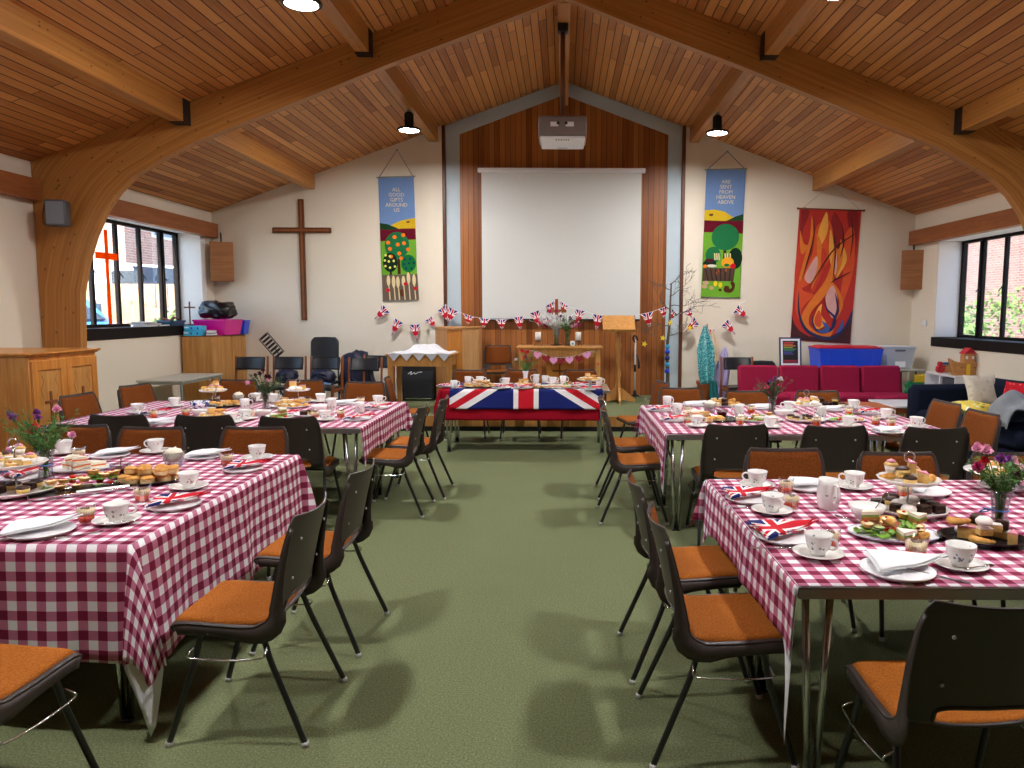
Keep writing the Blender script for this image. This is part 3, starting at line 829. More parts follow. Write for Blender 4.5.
# union jack table
UX0, UX1, UY0, UY1 = -1.35, .52, 8.15, 8.9
folding_table(UX0, UX1, UY0, UY1, 'folding table under the union jack flag before the dais')
m_red = plain('red cloth', (150, 14, 34), .85, var=.06, spec=.1)
cloth('red_tablecloth', UX0, UX1 - .12, UY0, UY1, .705, (.2, 0, .35, .2), m_red, 'plain red tablecloth showing below the union jack flag', 'tablecloth', seed=5, amp=.008)
m_uj = union_jack('union jack cloth')
def flag_cloth():
    b = MB(); fx0, fx1, hang, top = -1.245, .435, .215, .68
    z = .7125
    U = lambda x, s: ((x - fx0) / (fx1 - fx0), s / 1.03)
    b.grid(lambda i, j: (fx0 + (fx1 - fx0) * i, UY0 - .012 + top * j, z), 24, 10, lambda i, j: U(fx0 + (fx1 - fx0) * i, hang + top * j))
    def f(i, j):
        x = fx0 + (fx1 - fx0) * i; t = 1 - j
        w = .006 * t * (math.sin(x * 11) + .5 * math.sin(x * 23))
        return (x, UY0 - .012 - min(1, t * 12) * (.016 + .022 * t) - w, z - t * hang)
    b.grid(f, 60, 10, lambda i, j: U(fx0 + (fx1 - fx0) * i, hang * j))
    o = b.build('union_jack_flag', m_uj); md = o.modifiers.new('thickness', 'SOLIDIFY'); md.thickness = .002; md.offset = -1
    tag(o, 'large union jack flag spread over the red tablecloth before the dais', 'flag')
flag_cloth()
# ---------------------------------------------------------------- crockery and food, one of each kind
m_china = plain('white china', (238, 236, 232), .18, var=.02, spec=.5, coat=.3)
def floral(name, c1, c2):
    t = NT(name); t.prop(.18, spec=.5, coat=.3)
    v = t.coord('Object'); sx = t.n('ShaderNodeSeparateXYZ'); t.L.new(v, sx.inputs[0])
    vo = t.n('ShaderNodeTexVoronoi'); t.L.new(v, vo.inputs['Vector']); vo.inputs['Scale'].default_value = 75
    dot = t.math('LESS_THAN', vo.outputs['Distance'], .42)
    big = t.math('GREATER_THAN', t.noise(v, 28, 1), .49)
    band = t.math('MULTIPLY', t.math('GREATER_THAN', sx.outputs[2], .022), t.math('LESS_THAN', sx.outputs[2], .056))
    f = t.math('MULTIPLY', t.math('MULTIPLY', dot, big), band)
    c = t.mix(t.math('GREATER_THAN', vo.outputs['Color'], .5), lin(c1), lin(c2))
    t.col(t.mix(t.math('MULTIPLY', f, .8), lin((238, 236, 232)), c)); return t.m
m_flo = {'pink': floral('pink flower china', (176, 84, 110), (96, 110, 90)), 'blue': floral('blue flower china', (70, 84, 120), (110, 120, 140)), 'red': floral('red flower china', (176, 46, 44), (90, 110, 70)), 'plain': m_china}
m_steel = plain('cutlery steel', (200, 200, 204), .16, 1, var=.02)
m_clear = glass('clear plastic cup', refl=.18); m_crystal = glass('cut glass', (236, 240, 240), refl=.3)
m_paper = plain('white paper napkin', (236, 236, 238), .9, var=.02, spec=.1)
m_ujp = union_jack('union jack paper', .8)
m_dark = plain('dark plastic tray', (30, 27, 30), .2, var=.1)
m_plate_w = plain('white plate', (236, 236, 238), .25, var=.02)

def P(key, name, label, cat):
    t = thing(name, label, cat); PROTO[key] = t; return t
for k, m in m_flo.items():
    t = P('cup_' + k, 'teacup', '', 'cup')
    b = MB(); b.lathe([(0, .006), (.022, .006), (.025, 0), (.027, .004), (.026, .010), (.036, .022), (.043, .042), (.0465, .066), (.0485, .074), (.0468, .0735), (.0415, .042), (.034, .024), (.02, .014), (0, .013)], 28, cap=False); b.build('cup_bowl', m, t)
    b = MB(); b.tube(crom([(.044, 0, .060), (.058, 0, .064), (.071, 0, .054), (.068, 0, .038), (.054, 0, .028), (.040, 0, .030)], 4, False), .0042, 8); b.build('handle', m_china, t)
    t = P('mug_' + k, 'mug', '', 'mug')
    b = MB(); b.lathe([(0, .002), (.032, 0), (.036, .004), (.038, .04), (.040, .088), (.038, .09), (.0355, .04), (.033, .01), (0, .008)], 24, cap=False); b.build('mug_body', m, t)
    b = MB(); b.tube(crom([(.036, 0, .074), (.054, 0, .076), (.064, 0, .055), (.058, 0, .03), (.036, 0, .02)], 4, False), .005, 8); b.build('handle', m_china, t)
    t = P('jug_' + k, 'milk_jug', '', 'jug')
    b = MB(); b.lathe([(0, .003), (.030, 0), (.034, .006), (.038, .03), (.040, .055), (.034, .085), (.036, .105), (.034, .105), (.031, .085), (.036, .055), (.03, .012), (0, .01)], 24, cap=False, wob=lambda a, z: 1 + (.32 * max(0, math.cos(a)) ** 8 if z > .1 else 0)); b.build('jug_body', m, t)
    b = MB(); b.tube(crom([(-.034, 0, .09), (-.056, 0, .092), (-.064, 0, .065), (-.052, 0, .03), (-.037, 0, .03)], 4, False), .0045, 8); b.build('handle', m_china, t)
t = P('saucer', 'saucer', '', 'saucer')
b = MB(); b.lathe([(0, .004), (.028, .004), (.032, 0), (.036, .003), (.06, .008), (.086, .018), (.087, .0195), (.06, .0125), (.03, .008), (0, .008)], 36, cap=False, wob=lambda a, z: 1 + .012 * math.cos(12 * a) * (z > .015)); b.build('saucer_dish', m_flo['pink'], t)
b = MB(); b.tube([(.0865 * math.cos(a * PI / 24), .0865 * math.sin(a * PI / 24), .0192) for a in range(48)], .0014, 5, True); b.build('rim', m_china, t)
def plate(key, R, mat=m_plate_w, name='plate', sy=1.0, h=.016, rimmat=None):
    t = P(key, name, '', 'plate')
    b = MB(); b.lathe([(0, .003), (R * .55, .003), (R * .6, 0), (R * .84, .0022), (R * .99, h - .002), (R, h), (R * .97, h), (R * .86, .0062), (R * .8, .005), (0, .005)], 40, cap=False, sy=sy); b.build('plate_well', mat, t)
    b = MB(); b.tube([(R * .985 * math.cos(a * PI / 24), sy * R * .985 * math.sin(a * PI / 24), h) for a in range(48)], .0016, 5, True); b.build('rim', rimmat or mat, t)
    return t
plate('plate', .112); plate('platter', .17, sy=.72, rimmat=plain('blue rim', (96, 120, 170), .3)); plate('round_dark', .165, m_dark, 'platter', rimmat=m_steel)
plate('oval_dark', .16, m_dark, 'serving_tray', .72, .024)
t = P('long_tray', 'serving_tray', '', 'tray')
b = MB(); b.box((0, 0, .004), (.40, .13, .008), .003)
for y in (-1, 1): b.box((0, y * .064, .009), (.40, .006, .014), .002)
for x in (-1, 1): b.box((x * .198, 0, .009), (.006, .122, .014), .002)
b.build('tray_base', m_steel, t); b = MB(); b.box((.07, -.045, .0105), (.2, .045, .003), .001, (.25, 0, 0)); b.build('paper_liner', m_paper, t)
# spoon and knife
t = P('spoon', 'teaspoon', '', 'spoon')
b = MB(); b.sphere((.048, 0, .004), (.02, .013, .0035), 14, 8); b.build('spoon_bowl', m_steel, t)
b = MB(); b.tube([(.03, 0, .004), (.0, 0, .006), (-.04, 0, .005), (-.07, 0, .004)], [.002, .002, .0028, .0038], 8); b.build('handle', m_steel, t)
t = P('knife', 'table_knife', '', 'knife')
b = MB(); b.prism([(0, -.004), (.1, -.007), (.112, 0), (.1, .006), (0, .005)], (0, 0, .002), (1, 0, 0), (0, 1, 0), (0, 0, .0016)); b.build('blade', m_steel, t)
b = MB(); b.tube([(.002, 0, .0036), (-.03, 0, .0042), (-.085, 0, .0042)], [.0032, .0036, .0034], 8); b.build('handle', m_steel, t)
# trifle pot
m_jelly = NT('orange jelly'); m_jelly.prop(.12, spec=.6); m_jelly.col(lin((255, 108, 8))); m_jelly = m_jelly.m
m_custard = plain('custard', (255, 232, 184), .5, var=.06); m_choc = plain('chocolate', (62, 34, 22), .45, var=.25, nscale=40); m_cream = plain('whipped cream', (240, 230, 210), .6, var=.06, nscale=60, bump=.6, bscale=90)
t = P('trifle', 'trifle_pot', '', 'dessert')
b = MB(); b.lathe([(0, .001), (.026, 0), (.028, .002), (.0365, .071), (.039, .072), (.0385, .0735), (.0355, .0735), (.0268, .003), (0, .0025)], 26, cap=False); b.build('plastic_cup', m_clear, t)
b = MB(); b.lathe([(0, .003), (.0262, .003), (.030, .032), (0, .032)], 22, cap=False); b.build('jelly_layer', m_jelly, t)
b = MB(); b.lathe([(.0301, .0325), (.0335, .055), (0, .056)], 22, cap=False); b.build('custard_layer', m_custard, t)
b = MB()
for k in range(6):
    a = k * 2.4; r = .016 * math.sqrt(k / 9); b.sphere((r * math.cos(a), r * math.sin(a), .058), (.0075, .0075, .005), 8, 5, bump=.3, seed=k)
b.build('topping', m_choc, t)
# napkins
def napkin(key, uj):
    t = MB()
    def f(i, j, k=1.0, h=0.0):   # napkin folded to a triangle, point lifted a little
        w = (1 - i) * .19 * k; x = (-.075 + .20 * i) * k; y = (j - .42) * w + .03 * i
        return (x, y, .003 + h + .004 * math.sin(PI * j) * (1 - i) + .020 * i * i + .003 * math.sin(i * 7 + j * 5))
    u1 = lambda i, j: (.5 + (i - .3) * .9, .5 + (j - .42) * (1 - i) * 1.0)
    t.sheet(f, 14, 12, .0022, uv=u1); t.sheet(lambda i, j: f(i, j, .93, .0045 + .004 * j), 12, 10, .0018, uv=u1)
    o = t.build('flag_napkin' if uj else 'paper_napkin', m_ujp if uj else m_paper)
    PROTO[key] = tag(o, '', 'napkin')
napkin('napkin', False); napkin('flagnap', True)
# three-part cake stand
def stand(key, R1, R2, zz):
    t = P(key, 'cake_stand', '', 'cake stand')
    for nm, R, z in (('lower_plate', R1, .012), ('upper_plate', R2, zz)):
        b = MB(); b.lathe([(0, z), (R * .6, z), (R * .9, z), (R, z + .014), (R * 1.0, z + .017), (R * .97, z + .017), (R * .88, z + .004), (0, z + .003)], 44, cap=False, wob=lambda a, z_: 1 + (.02 * math.cos(14 * a) if z_ > .012 else 0)); b.build(nm, m_china, t)
    b = MB(); b.lathe([(.05, 0), (.052, .004), (.02, .008), (0, .0125)], 24); b.build('foot', m_china, t)
    b = MB(); b.tube([(0, 0, .01), (0, 0, zz + .085)], .0045, 8); b.lathe([(0, 0), (.009, .004), (.009, .012), (0, .016)], 12, (0, 0, zz + .002)); b.build('rod', m_steel, t)
    b = MB(); b.tube([(.022 * math.cos(a * PI / 10), 0, zz + .106 + .022 * math.sin(a * PI / 10)) for a in range(20)], .0035, 8, True); b.build('ring_handle', m_steel, t)
stand('stand', .165, .128, .135)
def pedestal():
    t = P('pedestal', 'pedestal_cake_stand', '', 'cake stand')
    b = MB(); b.lathe([(.06, 0), (.062, .006), (.022, .02), (.014, .05), (.02, .085), (.03, .09), (0, .0905)], 28); b.build('foot', m_china, t)
    b = MB(); b.lathe([(0, .091), (.10, .093), (.14, .108), (.142, .111), (.10, .098), (0, .096)], 40, cap=False); b.build('top_plate', m_china, t)
pedestal()
t = P('bowl', 'sugar_bowl', '', 'bowl')
b = MB(); b.lathe([(0, .003), (.03, 0), (.034, .004), (.052, .026), (.062, .05), (.0595, .05), (.048, .026), (.03, .01), (0, .009)], 30, cap=False); b.build('bowl_body', m_china, t)
b = MB(); b.lathe([(.054, .036), (.03, .041), (0, .043)], 24, cap=False); b.build('sugar', plain('sugar', (244, 240, 232), .8, nscale=200), t)
t = P('jambowl', 'jam_bowl', '', 'bowl')
b = MB(); b.lathe([(0, .003), (.026, 0), (.030, .004), (.044, .03), (.05, .062), (.0475, .062), (.041, .03), (.026, .008), (0, .007)], 28, cap=False, wob=lambda a, z: 1 + .02 * math.cos(10 * a)); b.build('glass_bowl', m_crystal, t)
b = MB(); b.lathe([(.025, .009), (.039, .03), (.04, .036), (0, .04)], 22, cap=False); b.build('jam', plain('strawberry jam', (96, 14, 24), .15, nscale=60), t)
t = P('creambowl', 'cream_bowl', '', 'bowl')
b = MB(); b.lathe([(0, .003), (.03, 0), (.034, .003), (.044, .055), (.048, .066), (.0455, .066), (.04, .05), (.03, .008), (0, .007)], 28, cap=False); b.build('glass_bowl', m_crystal, t)
b = MB(); b.sphere((0, 0, .052), (.040, .040, .032), 20, 12, bump=.25, bs=4); b.build('cream', m_cream, t)
t = P('dish', 'white_dish', '', 'dish')
b = MB(); b.box((0, 0, .022), (.15, .095, .004), .001); b.lathe([(.06, 0), (.075, .03), (.082, .046), (.079, .046), (.07, .028), (.05, .006), (0, .005)], 30, sy=.62, cap=False); b = MB(); b.lathe([(0, .002), (.05, 0), (.056, .002), (.075, .03), (.082, .046), (.079, .046), (.07, .028), (.05, .006), (0, .005)], 30, sy=.62, cap=False); b.build('dish_body', m_china, t)
b = MB(); b.tube([(.0805 * math.cos(a * PI / 20), .05 * math.sin(a * PI / 20), .046) for a in range(40)], .002, 5, True); b.build('rim', m_china, t)
t = P('bluebowl', 'patterned_bowl', '', 'bowl')
def bluewhite():
    q = NT('blue and white china'); q.prop(.2, coat=.3); v = q.coord('Object'); q.col(q.ramp(q.noise(v, 45, 2), [(.46, lin((36, 52, 120))), (.52, lin((232, 234, 240)))])); return q.m
b = MB(); b.lathe([(0, .003), (.034, 0), (.036, .006), (.056, .03), (.064, .06), (.061, .06), (.05, .03), (.03, .012), (0, .011)], 30, cap=False); b.build('bowl_body', bluewhite(), t)
b = MB(); b.tube([(.0625 * math.cos(a * PI / 20), .0625 * math.sin(a * PI / 20), .06) for a in range(40)], .002, 5, True); b.build('rim', m_china, t)
# food: (radius, height) kept for stacking
m_scone = None
def baked(name, lo, hi, sc=1.0):
    t = NT(name); t.prop(.7, spec=.2); v = t.coord('Object'); f = t.noise(v, 40 * sc, 4, .6)
    sx = t.n('ShaderNodeSeparateXYZ'); t.L.new(v, sx.inputs[0])
    t.col(t.ramp(f, [(.3, lin(lo)), (.7, lin(hi))])); t.bump(f, .5, .004); return t.m
m_scone = baked('baked scone', (192, 122, 48), (236, 186, 104)); m_pastry = baked('short pastry', (196, 138, 66), (232, 186, 116)); m_bread = baked('white bread', (238, 226, 200), (250, 242, 224), 2)
m_brownbread = baked('brown bread', (150, 96, 50), (184, 130, 78), 2); m_sponge = baked('sponge cake', (222, 176, 96), (244, 212, 140)); m_brownie = baked('chocolate cake', (40, 22, 16), (70, 40, 28))
m_green = plain('salad leaf', (124, 168, 56), .5, var=.3, nscale=40); m_cucumber = plain('cucumber flesh', (206, 222, 150), .3); m_cskin = plain('cucumber skin', (66, 106, 44), .4)
m_tom = plain('tomato', (206, 44, 30), .2); m_ham = plain('pink ham', (226, 140, 128), .5); m_carrot = plain('orange filling', (228, 112, 34), .5); m_icing = plain('white icing', (244, 236, 228), .4, var=.03); m_pink = plain('pink icing', (232, 150, 168), .4)
FOOD = {}
def food(key, r, h, name, cat, parts):
    t = P(key, name, '', cat); FOOD[key] = (r, h)
    for nm, mb, m in parts: mb.build(nm, m, t)
m_crumb = baked('pale scone side', (226, 186, 122), (248, 222, 170))
def rough(mb, amp, sc=45):
    mb.v = [tuple(Vector(p) + Vector((noise.noise(Vector(p) * sc), noise.noise(Vector(p) * sc + Vector((9, 0, 0))), .6 * noise.noise(Vector(p) * sc + Vector((0, 7, 0))) if p[2] > .004 else 0)) * amp) for p in mb.v]; return mb
food('scone', .034, .036, 'scone', 'scone', [('scone_body', rough(MB().lathe([(0, .0005), (.028, 0), (.031, .005), (.0325, .012), (.031, .02), (.0315, .024), (0, .024)], 22, cap=False, wob=lambda a, z: 1 + .05 * math.sin(3 * a + z * 60)), .005), m_crumb), ('scone_crust', rough(MB().lathe([(.031, .0225), (.0325, .026), (.030, .031), (.020, .036), (0, .038)], 22, cap=False, wob=lambda a, z: 1 + .05 * math.sin(3 * a + z * 60)), .005), m_scone)])
food('bun', .034, .04, 'cream_bun', 'bun', [('bun_body', MB().lathe([(0, 0), (.026, 0), (.032, .01), (.032, .018), (0, .02)], 18, cap=False), m_scone), ('cream_filling', MB().lathe([(.030, .0185), (.033, .023), (.029, .027)], 18), m_cream), ('bun_lid', MB().lathe([(0, .0275), (.031, .0275), (.028, .038), (.014, .045), (0, .046)], 18, cap=False), m_sponge)])
food('tart', .027, .024, 'quiche_tart', 'tart', [('pastry_case', MB().lathe([(0, 0), (.018, 0), (.0265, .018), (.0275, .02), (.0245, .019), (.022, .015), (0, .015)], 20, cap=False, wob=lambda a, z: 1 + .03 * math.cos(14 * a)), m_pastry), ('egg_filling', MB().lathe([(.0235, .0165), (.014, .021), (0, .022)], 18, cap=False), m_custard), ('tomato_piece', MB().sphere((.004, .003, .022), (.008, .007, .004), 8, 6), m_tom)])
def tri(h0, h1, k=1.0): return MB().prism([(-.036 * k, -.026 * k), (.036 * k, -.026 * k), (0, .036 * k)], (0, 0, h0), (1, 0, 0), (0, 1, 0), (0, 0, h1 - h0))
food('sandwich', .034, .038, 'sandwich', 'sandwich', [('bottom_slice', tri(0, .013), m_bread), ('filling', tri(.0132, .0215, .96), m_carrot), ('top_slice', tri(.0217, .035), m_bread)])
food('hamsandwich', .034, .038, 'sandwich', 'sandwich', [('bottom_slice', tri(0, .013), m_brownbread), ('filling', tri(.0132, .0215, .96), m_green), ('top_slice', tri(.0217, .035), m_bread)])
food('cucumber', .022, .006, 'cucumber_slice', 'cucumber', [('flesh', MB().lathe([(0, 0), (.0195, 0), (.0195, .0055), (0, .006)], 20, cap=False), m_cucumber), ('skin', MB().lathe([(.0197, 0), (.0215, .001), (.0215, .0048), (.0197, .0055)], 20, cap=False), m_cskin)])
food('tomato', .017, .018, 'tomato_half', 'tomato', [('tomato_flesh', MB().lathe([(0, 0), (.011, 0), (.0155, .006), (.0165, .014), (0, .015)], 16, cap=False), m_tom)])
lf = MB(); lf.sheet(lambda i, j: ((i - .5) * .07, (j - .5) * .05 * (1 - .5 * (2 * i - 1) ** 2), .006 + .007 * math.sin(i * 9 + j * 3) * abs(2 * j - 1) + .004 * math.sin(j * 14)), 12, 8, .001)
food('lettuce', .03, .012, 'lettuce_leaf', 'lettuce', [('leaf_blade', lf, m_green)])
food('sausage', .026, .024, 'sausage_roll', 'sausage roll', [('pastry_wrap', MB().tube([(-.028, 0, .013), (-.024, 0, .013), (0, 0, .0135), (.024, 0, .013), (.028, 0, .013)], [.0115, .013, .0135, .013, .0115], 12), m_scone), ('sausage_meat', MB().tube([(-.0295, 0, .012), (.0295, 0, .012)], .0085, 10), m_ham)])
food('brownie', .030, .034, 'chocolate_brownie', 'cake', [('cake_block', MB().box((0, 0, .014), (.048, .042, .027), .004), m_brownie), ('icing', MB().box((0, 0, .0305), (.047, .041, .006), .002), m_choc)])
food('slice', .031, .034, 'sponge_slice', 'cake', [('sponge', MB().box((0, 0, .012), (.055, .034, .024), .003), m_sponge), ('icing', MB().box((0, 0, .0275), (.054, .033, .006), .002), m_icing)])
food('choctop', .031, .036, 'chocolate_topped_cake', 'cake', [('sponge', MB().lathe([(0, 0), (.026, 0), (.03, .02), (0, .021)], 18, cap=False), m_sponge), ('icing', MB().lathe([(.0302, .0205), (.031, .026), (.022, .034), (0, .036)], 18, cap=False), m_choc)])
food('cupcake', .03, .05, 'cupcake', 'cupcake', [('paper_case', MB().lathe([(0, 0), (.019, 0), (.026, .027), (.0245, .027), (0, .026)], 24, cap=False, wob=lambda a, z: 1 + .03 * math.cos(16 * a)), m_icing), ('sponge_top', MB().lathe([(.0255, .0272), (.029, .032), (.022, .041), (0, .044)], 18, cap=False), m_sponge), ('icing_swirl', MB().lathe([(.02, .0425), (.016, .049), (.008, .053), (0, .056)], 16), m_pink)])
food('puff', .03, .04, 'dusted_bun', 'bun', [('bun_body', MB().sphere((0, 0, .019), (.031, .031, .019), 16, 10, bump=.12), m_icing)])
cr = [(.040 * math.cos(a), .040 * math.sin(a) - .018, .014) for a in [PI * (.02 + .96 * k / 12) for k in range(13)]]
food('croissant', .042, .03, 'pastry_crescent', 'pastry', [('pastry_roll', MB().tube(cr, [.004 + .011 * math.sin(PI * k / 12) + .001 * (k % 2) for k in range(13)], 10), m_scone)])
food('wedge', .034, .05, 'cake_wedge', 'cake', [('sponge', MB().prism([(-.03, -.016), (.034, 0), (-.03, .016)], (0, 0, 0), (1, 0, 0), (0, 1, 0), (0, 0, .042)), m_sponge), ('icing', MB().prism([(-.03, -.016), (.034, 0), (-.03, .016)], (0, 0, .0422), (1, 0, 0), (0, 1, 0), (0, 0, .006)), m_pink)])
FDESC = {'scone': 'golden scone', 'bun': 'bun split with cream', 'tart': 'small tomato quiche', 'sandwich': 'orange filled sandwich', 'hamsandwich': 'brown salad sandwich', 'cucumber': 'cucumber slice', 'tomato': 'red tomato half', 'lettuce': 'green lettuce leaf', 'sausage': 'sausage roll', 'brownie': 'dark chocolate square', 'slice': 'iced yellow sponge slice', 'choctop': 'chocolate topped cake', 'cupcake': 'cupcake with pink icing', 'puff': 'sugar dusted white bun', 'croissant': 'golden pastry crescent', 'wedge': 'pink iced wedge'}
def heap(cx, cy, z, items, rx, ry, where, seed, rot=0, layers=3, grow=.012):
    rr = random.Random(seed); put = []
    ca, sa = math.cos(rot), math.sin(rot)
    lst = [k for k, n in items for _ in range(n)]; rr.shuffle(lst)
    cnt = {k: n for k, n in items}
    for k in lst:
        r, h = FOOD[k]; best = None
        for lay in range(layers):
            for _ in range(60):
                a = rr.random() * 2 * PI; q = math.sqrt(rr.random()) * (1 - .22 * lay); x, y = rx * q * math.cos(a), ry * q * math.sin(a)
                zz = 0; ok = True
                for (X, Y, Zt, Rr, Zb) in put:
                    if math.hypot(x - X, y - Y) < (r + Rr) * .88:
                        if Zt > zz: zz = Zt
                if lay == 0 and zz > 0: continue
                if best is None or zz < best[2]: best = (x, y, zz)
                if zz <= .045 * lay: break
            if best and best[2] <= .045 * lay + .001: break
        if best is None: continue
        x, y, zz = best; put.append((x, y, zz + h, r, zz))
        l = '%s %s' % (FDESC[k], where)
        tilt = (rr.uniform(-.12, .12), rr.uniform(-.12, .12)) if zz > 0 else (0, 0)
        place(k, (cx + x * ca - y * sa, cy + x * sa + y * ca, z + zz + .001), (tilt[0], tilt[1], rr.random() * 6.28), l, '%ss %s' % (FDESC[k], where) if cnt[k] > 1 else None, rr.uniform(.93, 1.06))
# ---------------------------------------------------------------- flowers
m_stem = plain('flower stem', (84, 122, 52), .6, var=.2); m_fern = plain('fern green', (70, 116, 44), .6, var=.35, nscale=30); m_dfern = plain('dark leaf green', (38, 70, 30), .6, var=.3)
PET = {'purple': (140, 72, 148), 'red': (226, 34, 60), 'pink': (246, 176, 204), 'white': (238, 230, 234), 'maroon': (84, 20, 48), 'magenta': (196, 40, 110), 'rose': (222, 88, 120)}
def petals(c): return plain('petal ' + c, PET[c], .7, var=.2, nscale=60)
def bloom_mb(c, R, d, seed):
    b = MB(); z = Vector(d).normalized(); x = z.orthogonal().normalized(); y = z.cross(x); c = Vector(c); rr = random.Random(seed)
    for L in range(4):
        k = 1 - .2 * L; ph = rr.random() * 6; up = .25 + .22 * L
        def f(i, j):
            a = 2 * PI * j; r = R * k * i * (1 + .1 * math.sin(7 * a + ph) * i)
            h = R * (.12 * L + up * i * i + .16 * i * math.sin(11 * a + ph * 2))
            return c + x * (r * math.cos(a)) + y * (r * math.sin(a)) + z * h
        b.grid(f, 4, 26)
    b.sphere(c - z * R * .15, R * .42, 8, 6)
    return b
CNAME = {'purple': 'purple', 'red': 'red', 'pink': 'pale pink', 'white': 'white', 'maroon': 'dark maroon', 'magenta': 'bright magenta', 'rose': 'rose pink'}
def vase(p, H, R, where, flowers, fern=0, fr=.1, ribbon=False, mat=None, fernm=None, seed=0, flare=.9, bs=.021):
    """p base; flowers: (dx, dy, height above base, colour)"""
    t = thing('glass_vase', 'clear glass flower vase ' + where, 'vase', p)
    b = MB(); b.lathe([(0, .004), (R * .8, 0), (R * .84, .004), (R * .62, H * .4), (R * .8, H * .8), (R, H), (R * .94, H), (R * .74, H * .8), (R * .56, H * .4), (R * .76, .008), (0, .008)], 24, cap=False); b.build('vase_glass', mat or m_crystal, t)
    if ribbon:
        b = MB(); b.tube([(R * .72 * math.cos(a * PI / 12), R * .72 * math.sin(a * PI / 12), H * .52) for a in range(24)], .003, 6, True); b.tube(crom([(-R * .7, -.01, H * .52), (-R * 1.5, -.02, H * .57), (-R * 2.1, -.02, H * .5), (-R * 1.2, -.02, H * .53), (-R * 1.9, -.03, H * .62)], 5, False), .003, 6); b.build('ribbon', plain('blue ribbon', (52, 118, 190), .4), t)
    rr = random.Random(seed); cnt = {}
    for f in flowers: cnt[f[3]] = cnt.get(f[3], 0) + 1
    for k, (dx, dy, h, c) in enumerate(flowers):
        q = Vector((dx, dy, h)); s0 = Vector((rr.uniform(-.5, .5) * R * .6, rr.uniform(-.5, .5) * R * .6, .02)); m1 = Vector((dx * .22, dy * .22, H * .9)).lerp(q, .12)
        mx = math.hypot(m1.x, m1.y)
        if mx > R * .6: m1.x *= R * .6 / mx; m1.y *= R * .6 / mx
        hs = sorted([f[2] for f in flowers if f[3] == c])
        if cnt[c] == 1: l = '%s carnation standing in the vase %s' % (CNAME[c], where); g = None
        else: l = '%s carnation among others alike in the vase %s' % (CNAME[c], where); g = '%s carnations in the vase %s' % (CNAME[c], where)
        o = thing('carnation', l, 'flower', p, 0, g)
        b = MB(); b.tube(crom([s0, m1, m1.lerp(q, .55) + Vector((0, 0, .012)), q - Vector((0, 0, .01))], 5, False), .0019, 6); b.build('stem', m_stem, o)
        d = (q - m1).normalized() + Vector((0, -.35, .3)); R2 = bs
        b = MB(); b.lathe([(0, -.022), (.006, -.016), (.008, 0), (0, .002)], 10, tuple(q), cap=False); b.build('bud_case', m_stem, o)
        bloom_mb(q, R2 * rr.uniform(.85, 1.15), d, k + seed).build('bloom', petals(c), o)
    if fern:
        b = MB()
        for k in range(fern):
            a = rr.random() * 2 * PI; L = rr.uniform(.6, 1.1) * fr; base = Vector((R * .5 * math.cos(a), R * .5 * math.sin(a), H * .9)); tip = base + Vector((math.cos(a) * L * flare * rr.random(), math.sin(a) * L * flare * rr.random(), L * rr.uniform(.5, 1.1)))
            pts = crom([Vector((0, 0, .03)), base, base.lerp(tip, .5) + Vector((0, 0, .01)), tip], 4, False); b.tube(pts, .0012, 4)
            for s in range(5, len(pts)):
                for e in (-1, 1, 0):
                    dv = Vector((rr.gauss(0, 1), rr.gauss(0, 1), rr.gauss(.3, .8))).normalized() * rr.uniform(.012, .026); c0 = Vector(pts[s]); w = dv.orthogonal().normalized() * .0028
                    b.face([b.pt(c0), b.pt(c0 + dv * .5 + w), b.pt(c0 + dv), b.pt(c0 + dv * .5 - w)])
        o = b.build('fern_foliage', fernm or m_fern, None, p); tag(o, 'feathery green fern sprigs in the vase ' + where, 'foliage', None, 'stuff')

SHIFT = Vector((0, 0, 0)); CIRC = []
RAD = {'plate': .114, 'platter': .145, 'round_dark': .167, 'oval_dark': .135, 'trifle': .041, 'mug': .052, 'jug': .05, 'bowl': .066, 'bluebowl': .068, 'dish': .072, 'creambowl': .05, 'jambowl': .052, 'pedestal': .09, 'stand': .167, 'saucer': .089, 'vase': .048}
def tp(u, v, dz=0.0): p = atz(u, v, ZT + .0006) + SHIFT; p.z += dz; return p
def settle(u, v, kind, scale=1.0):
    """table point for a dish, nudged a few centimetres clear of the dishes already standing there"""
    global SHIFT
    SHIFT = Vector((0, 0, 0)); p = tp(u, v); q = p.copy(); r = RAD[kind] * scale
    for _ in range(30):
        for (c, R) in CIRC:
            d = Vector((q.x - c.x, q.y - c.y, 0))
            if d.length < r + R and d.length > 1e-5: q += d.normalized() * (r + R + .003 - d.length) * .6
    if (q - p).length > .09: q = p + (q - p).normalized() * .09
    CIRC.append((q.copy(), r)); SHIFT = Vector((q.x - p.x, q.y - p.y, 0)); return q
D = math.radians
def fix(u, v): return atz(u, v, ZT + .0006)
# ---------------------------------------------------------------- near tables, each setting named
def cup(key, u, v, rot, where, spoon=None, kind='white china teacup'):
    p = settle(u, v, 'saucer')
    place('saucer', p, D(rot), 'white saucer under the teacup ' + where)
    place('cup_' + key, p + Vector((0, 0, .009)), D(rot), kind + ' ' + where)
    if spoon is not None:
        a = D(spoon); place('spoon', p + Vector((.058 * math.cos(a), .058 * math.sin(a), .0125)), (0, 0, D(22)), 'steel teaspoon on the saucer ' + where)
def put(key, u, v, rot, label, dz=0, scale=None):
    k = key.split('_')[0] if key.split('_')[0] in ('jug', 'mug') else key
    return place(key, settle(u, v, k, scale or 1.0) if k in RAD and dz == 0 else tp(u, v, dz), D(rot), label, None, scale)
for _u, _v in ((46.5, 481.5), (998.5, 531), (266, 409), (772, 414), (525.5, 383.5)): settle(_u, _v, 'vase')
VASES = list(CIRC)
T = 'front left table'
cup('pink', 117, 523, 15, 'nearest the hanging corner of the front left table', -60, 'pink sprigged teacup')
